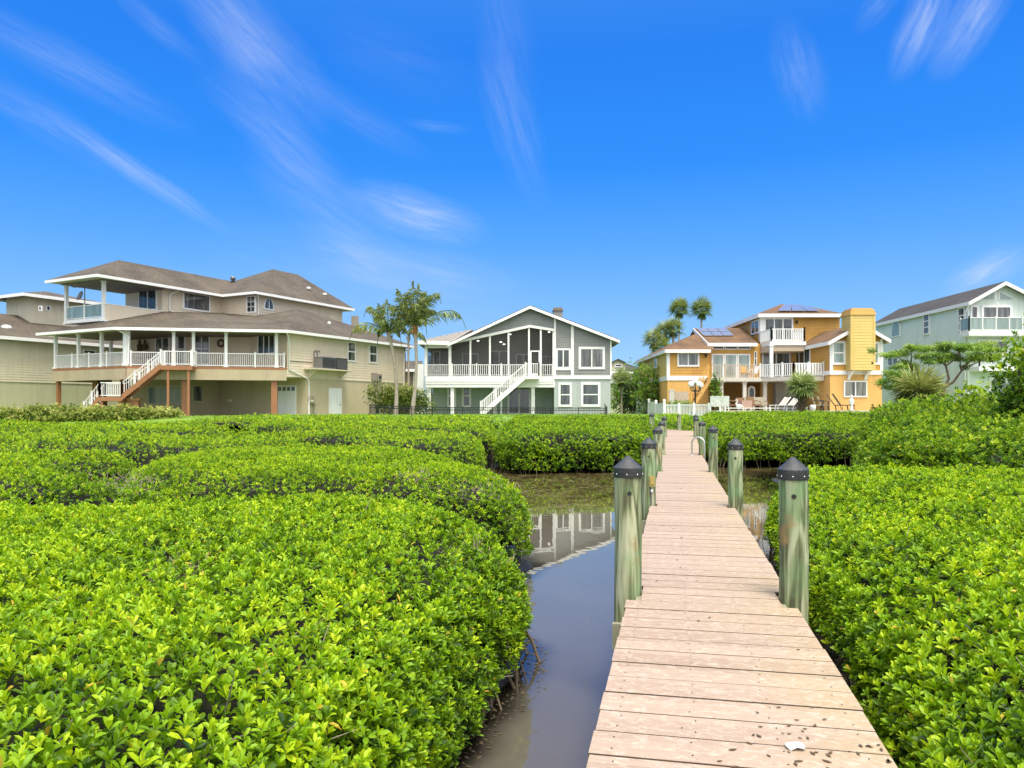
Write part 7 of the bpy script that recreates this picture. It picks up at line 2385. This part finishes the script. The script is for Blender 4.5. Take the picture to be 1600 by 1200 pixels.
# ------------------------------------------------------------------ fences
def black_fence():
    pts = [Vector((gx(578, 57), 57, 0)), Vector((gx(676, 55.2), 55.2, 0)), Vector((gx(948, 57.5), 57.5, 0))]
    root = thing('metal_fence', 'black metal picket fence in front of the grey house', 'fence', (pts[1].x, pts[1].y, 1.9))
    nposts = (3, 6)
    for s in range(2):
        A, B = pts[s], pts[s + 1]
        n = nposts[s]
        tops = (2.88, 2.72) if s == 0 else (2.72, 2.68)
        for k in range(n):
            p, q = A.lerp(B, k / n), A.lerp(B, (k + 1) / n)
            zt = tops[0] + (tops[1] - tops[0]) * k / n
            mb = MB()
            for h in (zt - .05, zt - .22, 1.95):
                mb.beam((p.x, p.y, 0), (q.x, q.y, 0), .04, h, h + .05)
            m = int((q - p).length / .115)
            for j in range(1, m):
                r = p.lerp(q, j / m); mb.box(r.x - .013, r.x + .013, r.y - .013, r.y + .013, 1.85, zt - .02)
            mb.build('picket_panel', M['black_alu'], root)
        for k in range(n + 1):
            if s == 1 and k == 0: continue
            p = A.lerp(B, k / n); zt = tops[0] + (tops[1] - tops[0]) * k / n
            mb = MB(); mb.box(p.x - .035, p.x + .035, p.y - .035, p.y + .035, 1.6, zt + .06); mb.build('post', M['black_alu'], root)
    p = pts[2]
    mb = MB(); mb.vert([(p.x + .02, p.y, 1.8), (p.x + .3, p.y + 4, 2.0), (p.x + .3, p.y + 4, 3.05), (p.x + .02, p.y, 2.75)], (.03, 0, 0)); mb.build('side_panel', M['black_alu'], root)


black_fence()


def white_fence():
    A, B = Vector((gx(996, 74), 74, 0)), Vector((gx(1038, 55.5), 55.5, 0))
    root = thing('vinyl_fence', 'white solid vinyl fence stepping down along the lawn beside the orange house', 'fence', (A.x, A.y, 2))
    tops = [3.62, 3.40, 3.22, 3.06, 2.95]
    for k in range(4):
        p, q = A.lerp(B, k / 4), A.lerp(B, (k + 1) / 4)
        mb = MB(); mb.beam(p, q, .05, 1.7, tops[k] - .12); mb.beam(p, q, .09, tops[k] - .12, tops[k] - .03); mb.build('panel', M['white'], root)
    for k in range(5):
        p = A.lerp(B, k / 4); zt = tops[min(k, 3)] + .14
        mb = MB(); mb.box(p.x - .08, p.x + .08, p.y - .08, p.y + .08, 1.7, zt); mb.lathe((p.x, p.y, zt), [(.12, 0), (.12, .04), (0, .13)], 4, smooth=False); mb.build('post', M['white'], root)
    r2 = thing('picket_fence', 'white open picket fence at the waterfront edge of the orange house', 'fence', (B.x, B.y, 2))
    Cc = Vector((gx(1108, 53.5), 53.5, 0))
    zt = 2.92
    for k in range(3):
        p, q = B.lerp(Cc, k / 3), B.lerp(Cc, (k + 1) / 3)
        mb = MB(); mb.beam(p, q, .07, zt - .09, zt); mb.beam(p, q, .07, 2.1, 2.19)
        n = 10
        for j in range(1, n):
            r = p.lerp(q, j / n); mb.box(r.x - .026, r.x + .026, r.y - .02, r.y + .02, 2.0, zt - .02)
        mb.build('picket_panel', M['white'], r2)
        mb = MB(); mb.box(q.x - .08, q.x + .08, q.y - .08, q.y + .08, 1.8, zt + .1); mb.build('post', M['white'], r2)
    # low pale rail in front of the patio
    r3 = thing('patio_rail', 'low white rail along the front edge of the orange house patio', 'railing', (gx(1200, 52.4), 52.4, 2.4))
    mb = MB(); mb.beam((gx(1134, 52.4), 52.4, 0), (gx(1262, 52.4), 52.4, 0), .08, 2.62, 2.68); mb.build('rail', M['white'], r3)
    for px in (1125, 1133, 1197, 1203, 1229, 1260):
        x = gx(px, 52.4); mb = MB(); mb.box(x - .05, x + .05, 52.35, 52.45, 2.2, 2.75); mb.build('post', M['white'], r3)
    # beige board gate beside the orange wall
    r4 = thing('board_gate', 'beige board gate panel against the orange house left wing', 'gate', (gx(1058, 59.5), 59.5, 2.1))
    mb = MB()
    for k in range(9):
        x = gx(1053 + k * 2.5, 59.5); mb.box(x, x + .115, 59.45, 59.5, 2.1, 3.95)
    mb.build('boards', M['beige_cloth'], r4)
    mb = MB(); mb.box(gx(1045, 59.5), gx(1052.5, 59.5), 59.3, 59.5, 2.0, 4.0); mb.box(gx(1044.5, 59.5), gx(1053, 59.5), 59.28, 59.52, 4.0, 4.1); mb.build('pillar', M['concrete'], r4)


white_fence()

# lamp post with globes
def lamp():
    Y = 56.6
    c = Vector((gx(1086.3, Y), Y, 2.2))
    root = thing('street_lamp', 'black ornamental lamp post with a cluster of white globes by the picket fence', 'lamp post', c)
    mb = MB(); mb.lathe((c.x, c.y, 0), [(.18, 2.1), (.18, 2.3), (.10, 2.4), (.065, 2.6), (.06, 3.8), (.10, 3.95), (.05, 4.05), (.05, 4.3), (0, 4.32)], 12)
    arms = [(-.34, -.1, 4.42), (.22, -.3, 4.42), (.42, .12, 4.36), (-.1, .32, 4.42), (0, 0, 4.66)]
    for dx, dy, z in arms:
        mb.tube([(c.x, c.y, 3.95), (c.x + dx * .7, c.y + dy * .7, 3.9), (c.x + dx, c.y + dy, 4.02), (c.x + dx, c.y + dy, z - .2)], .03, 6)
        mb.lathe((c.x + dx, c.y + dy, z - .24), [(.03, 0), (.1, .03), (.08, .08)], 8)
    mb.build('pole', M['black_alu'], root)
    gm = surf('white lamp glass', (.85, .85, .84), .25, .05, 2)
    for dx, dy, z in arms:
        mb = MB(); mb.ball((c.x + dx, c.y + dy, z), .215, 14, 9); mb.build('lamp_shade', gm, root)


lamp()
# stake light on the lawn
q = Vector((gx(988, 58), 58, 2.12)); mb = MB(); mb.tube([q, q + Vector((0, 0, .18))], .02, 6); mb.lathe(q + Vector((0, 0, .18)), [(.05, 0), (.16, .02), (.14, .10), (.0, .13)], 10)
tag(mb.build('garden_light', M['dark']), 'small dark garden light on the lawn strip by the boardwalk end', 'garden light')

# ------------------------------------------------------------------ patio furniture
PZ_ = gz(641.5, 52.6)


def seat(kind, label, px, Y, w, d, face, seat_h=.42, back_h=.95, frame='rattan', cloth='beige_cloth', arms=True, z=None, group=None, recline=.15, name='armchair', cat='chair'):
    z = PZ_ if z is None else z
    c = Vector((gx(px, Y), Y, z))
    root = thing(name, label, cat, c, group)
    f = Vector((math.cos(face), math.sin(face), 0)); s = Vector((-f.y, f.x, 0))
    def pt(a, b_, h): return c + s * a + f * b_ + Vector((0, 0, h))
    def slabq(a0, a1, b0, b1, h0, h1, mat, nm, tilt=0):
        mb = MB(); mb.hexa([pt(a0, b0, h0), pt(a1, b0, h0), pt(a1, b1, h0 + tilt), pt(a0, b1, h0 + tilt), pt(a0, b0, h1), pt(a1, b0, h1), pt(a1, b1, h1 + tilt), pt(a0, b1, h1 + tilt)])
        return mb.build(nm, M[mat], root)
    slabq(-w / 2, w / 2, -d / 2, d / 2, seat_h - .09, seat_h, cloth, 'seat', .03)
    mb = MB(); mb.hexa([pt(-w / 2, -d / 2, seat_h), pt(w / 2, -d / 2, seat_h), pt(w / 2, -d / 2 - .06, seat_h), pt(-w / 2, -d / 2 - .06, seat_h),
                        pt(-w / 2, -d / 2 - recline, back_h), pt(w / 2, -d / 2 - recline, back_h), pt(w / 2, -d / 2 - recline - .05, back_h), pt(-w / 2, -d / 2 - recline - .05, back_h)])
    mb.build('backrest', M[cloth], root)
    for sa in (-1, 1):
        for sb in (-1, 1):
            mb = MB(); mb.tube([pt(sa * (w / 2 - .02), sb * (d / 2 - .03), seat_h - .08), pt(sa * (w / 2 + .02), sb * (d / 2 + .02), 0)], .026, 6); mb.build('leg', M[frame], root)
        if arms:
            mb = MB(); mb.tube([pt(sa * (w / 2 + .02), d / 2, seat_h - .06), pt(sa * (w / 2 + .03), d / 2, seat_h + .22), pt(sa * (w / 2 + .03), 0, seat_h + .25), pt(sa * (w / 2 + .02), -d / 2 - recline * .5, seat_h + .30)], .028, 6); mb.build('armrest', M[frame], root)
    return root


seat('a', 'brown rattan armchair behind the white towel on the patio', 1146, 54.5, .62, .6, R(0), name='armchair', cloth='rattan', group='rattan seats on the orange house patio', back_h=1.05)
seat('a', 'rattan armchair with round patterned back right of the covered table', 1178, 54.6, .66, .6, R(-70), name='armchair', cloth='rattan', group='rattan seats on the orange house patio', back_h=1.0)
seat('a', 'wide rattan sofa at the back of the patio by the ochre wall', 1181, 57.0, 1.5, .7, R(-95), name='sofa', cat='sofa', cloth='sling', group='rattan seats on the orange house patio', back_h=1.0)
seat('a', 'small rattan armchair left of the arched shelf on the patio', 1161, 57.2, .8, .6, R(-90), name='armchair', cloth='rattan', group='rattan seats on the orange house patio', back_h=.95)
for px, lab in ((1280, 'taupe sling chair beside the patio fan palm, left of its pair'), (1288.5, 'taupe sling chair beside the patio fan palm, right of its pair')):
    seat('s', lab, px, 53.4, .42, .5, R(-30), name='patio_chair', frame='dark', cloth='sling', group='sling chairs on the patio', recline=.2, back_h=1.0)
seat('w', 'white plastic chair on the upper deck of the orange house', 1176, 60.9, .5, .5, R(200), name='patio_chair', frame='white', cloth='white', z=gz(590, 60.0) + .0)
seat('w', 'wooden slatted chair on the upper deck of the orange house', 1164, 60.9, .6, .5, R(-80), name='patio_chair', frame='orange_siding', cloth='orange_siding', z=gz(590, 60.0) + .0)


def lounger(label, px, Y, face, cloth='sling', frame='dark', z=None, up=.75, L=1.5):
    z = PZ_
    c = Vector((gx(px, Y), Y, z)); root = thing('sun_lounger', label, 'sun lounger', c, 'loungers on the orange house patio')
    f = Vector((math.cos(face), math.sin(face), 0)); s = Vector((-f.y, f.x, 0))
    def pt(a, b_, h): return c + s * a + f * b_ + Vector((0, 0, h))
    mb = MB(); mb.hexa([pt(-.3, 0, .34), pt(.3, 0, .34), pt(.3, L * .6, .34), pt(-.3, L * .6, .34), pt(-.3, 0, .38), pt(.3, 0, .38), pt(.3, L * .6, .38), pt(-.3, L * .6, .38)]); mb.build('seat', M[cloth], root)
    mb = MB(); mb.hexa([pt(-.3, 0, .36), pt(.3, 0, .36), pt(.3, -.04, .38), pt(-.3, -.04, .38), pt(-.3, -.5, .36 + up), pt(.3, -.5, .36 + up), pt(.3, -.54, .36 + up), pt(-.3, -.54, .36 + up)]); mb.build('backrest', M[cloth], root)
    for sa in (-.31, .31):
        for b_ in (.05, L * .55):
            mb = MB(); mb.tube([pt(sa, b_, .36), pt(sa, b_ + .06, 0)], .022, 6); mb.build('leg', M[frame], root)
        mb = MB(); mb.tube([pt(sa, -.52, .38 + up), pt(sa, 0, .38), pt(sa, L * .6, .38)], .024, 6); mb.build('rail', M[frame], root)


lounger('taupe sun lounger with raised back, farther of two by the apricot wall', 1304, 54.6, R(-20))
lounger('taupe sun lounger with raised back, nearer of two by the apricot wall', 1313, 53.4, R(-15), up=.8)
lounger('white reclining lounger left of the patio fan palm', 1236, 54.0, R(200), 'concrete', 'white', up=.5)
lounger('white reclining lounger farther left by the pale wall', 1222, 55.2, R(200), 'concrete', 'white', up=.6)

# table under a cloth
c = Vector((gx(1165, 53.6), 53.6, PZ_)); r_ = thing('patio_table', 'small patio table under a pinkish cloth', 'table', c)
mb = MB(); mb.box(c.x - .33, c.x + .33, c.y - .3, c.y + .3, PZ_ + .66, PZ_ + .69); mb.build('tabletop', M['white'], r_)
for sx in (-.3, .3):
    for sy in (-.27, .27): mb = MB(); mb.box(c.x + sx - .025, c.x + sx + .025, c.y + sy - .025, c.y + sy + .025, PZ_, PZ_ + .66); mb.build('leg', M['white'], r_)
mb = MB()
ring = [(c.x - .35, c.y - .32), (c.x, c.y - .34), (c.x + .35, c.y - .32), (c.x + .36, c.y), (c.x + .35, c.y + .32), (c.x, c.y + .33), (c.x - .35, c.y + .32), (c.x - .36, c.y)]
top = [(x, y, PZ_ + .70) for x, y in ring]; bot = [(x + (x - c.x) * .06, y + (y - c.y) * .06, PZ_ + .14 + .05 * (k % 2)) for k, (x, y) in enumerate(ring)]
mb.add(top + bot, [tuple(range(8))] + [(k, (k + 1) % 8, 8 + (k + 1) % 8, 8 + k) for k in range(8)])
tag(mb.build('tablecloth', surf('faded pink cloth', (.42, .27, .22), .85, .15, 6)), 'faded pinkish cloth hanging over the small patio table', 'tablecloth')
# arched shelf
Y = 60.9; x0, x1 = gx(1169, Y), gx(1180, Y); z1 = gz(603, Y)
r_ = thing('arched_cabinet', 'tall pale cabinet with a round arched top on the patio', 'cabinet', ((x0 + x1) / 2, Y, PZ_))
mb = MB(); ar = [(x0, Y, PZ_), (x1, Y, PZ_), (x1, Y, z1 - .25)] + [((x0 + x1) / 2 + (x1 - x0) / 2 * math.cos(t), Y, z1 - .25 + .25 * math.sin(t)) for t in np.linspace(.2, math.pi - .2, 9)] + [(x0, Y, z1 - .25)]
mb.vert(ar, (0, .35, 0)); mb.build('body', M['concrete'], r_)
mb = MB(); mb.vert([(x0 + .1, Y - .01, PZ_ + .95), (x1 - .1, Y - .01, PZ_ + .95), (x1 - .1, Y - .01, z1 - .3), ((x0 + x1) / 2, Y - .01, z1 - .1), (x0 + .1, Y - .01, z1 - .3)], (0, .05, 0)); mb.build('mirror', M['glass'], r_)
# white towel panel on a rack
Y = 52.9; x0, x1 = gx(1109.5, Y), gx(1140, Y); z0, z1 = gz(636, Y), gz(619.5, Y)
r_ = thing('towel_rack', 'white rack on the patio front edge carrying a pale towel', 'rack', ((x0 + x1) / 2, Y, 2.3))
for x in (x0 + .05, x1 - .05): mb = MB(); mb.box(x - .03, x + .03, Y + .04, Y + .10, 2.2, z1); mb.build('leg', M['white'], r_)
mb = MB(); mb.box(x0, x1, Y + .04, Y + .10, z1 - .03, z1 + .02); mb.build('rail', M['white'], r_)
mb = MB()
nx_, nz_ = 16, 8
vs = [(x0 + .02 + (x1 - x0 - .04) * i / nx_, Y + .0 - .022 * math.sin(i * 1.7 + j * .4), z1 + .03 - (z1 - z0) * j / nz_) for j in range(nz_ + 1) for i in range(nx_ + 1)]
vs2 = [(x, y + .025, z) for x, y, z in vs]
fs = [(j * (nx_ + 1) + i, j * (nx_ + 1) + i + 1, (j + 1) * (nx_ + 1) + i + 1, (j + 1) * (nx_ + 1) + i) for j in range(nz_) for i in range(nx_)]
o_ = (nx_ + 1) * (nz_ + 1)
mb.add(vs + vs2, fs + [tuple(o_ + k for k in f[::-1]) for f in fs], True)
tag(mb.build('towel', surf('pale washed towel', (.58, .62, .57), .9, .45, 7)), 'pale washed out towel hung over the white patio rack', 'towel')
# white bird statue
c = Vector((gx(1154.5, 52.8), 52.8, PZ_)); mb = MB()
mb.ball(c + Vector((.0, 0, .30)), (.20, .13, .15), 12, 8)
mb.tube([c + Vector((-.12, 0, .34)), c + Vector((-.20, 0, .50)), c + Vector((-.10, 0, .62)), c + Vector((-.14, 0, .74))], [.07, .05, .045, .05], 8)
mb.tube([c + Vector((-.14, 0, .74)), c + Vector((-.30, 0, .70))], [.035, .006], 6)
mb.tube([c + Vector((.14, 0, .33)), c + Vector((.34, 0, .24))], [.09, .02], 6)
for sx in (-.05, .06): mb.tube([c + Vector((sx, 0, .2)), c + Vector((sx, 0, 0))], .02, 6)
tag(mb.build('bird_statue', M['white']), 'white long necked bird statue on the patio front edge', 'statue')
# white figure statue on a stand
c = Vector((gx(1330.5, 53.0), 53.0, PZ_)); r_ = thing('garden_statue', 'slim white garden figure by the loungers', 'statue', c)
mb = MB(); mb.lathe(c, [(.13, 0), (.14, .06), (.07, .12), (.12, .4), (.17, .62), (.14, .78), (.05, .86), (.085, .95), (.07, 1.05), (0, 1.08)], 12); mb.build('figure', M['white'], r_)
mb = MB(); mb.box(c.x - .16, c.x + .16, c.y - .16, c.y + .16, PZ_ - .02, PZ_ + .05); mb.build('base', M['concrete'], r_)
# white tub
c = Vector((gx(1270, 52.9), 52.9, PZ_)); mb = MB(); mb.lathe(c, [(0, .0), (.17, .0), (.21, .2), (.19, .36), (.13, .40), (.12, .36), (0, .34)], 14)
tag(mb.build('tub', M['white']), 'white round tub beside the patio fan palm', 'tub')
# wall lanterns
for px, py, Y, lab in ((1102.5, 554.5, 61.95, 'small black wall lantern beside the orange house left window'), (1244, 502.5, 63.55, 'small black wall lantern beside the orange tower balcony door')):
    p = P3(px, py, Y); mb = MB(); mb.box(p.x - .07, p.x + .07, p.y - .12, p.y + .02, p.z - .05, p.z + .02); mb.lathe(p + Vector((0, -.16, -.22)), [(0, 0), (.07, .02), (.10, .2), (.12, .22), (0, .34)], 8)
    tag(mb.build('wall_lantern', M['dark']), lab, 'lantern', 'wall lanterns on the orange house')
# vents on the orange wing roof
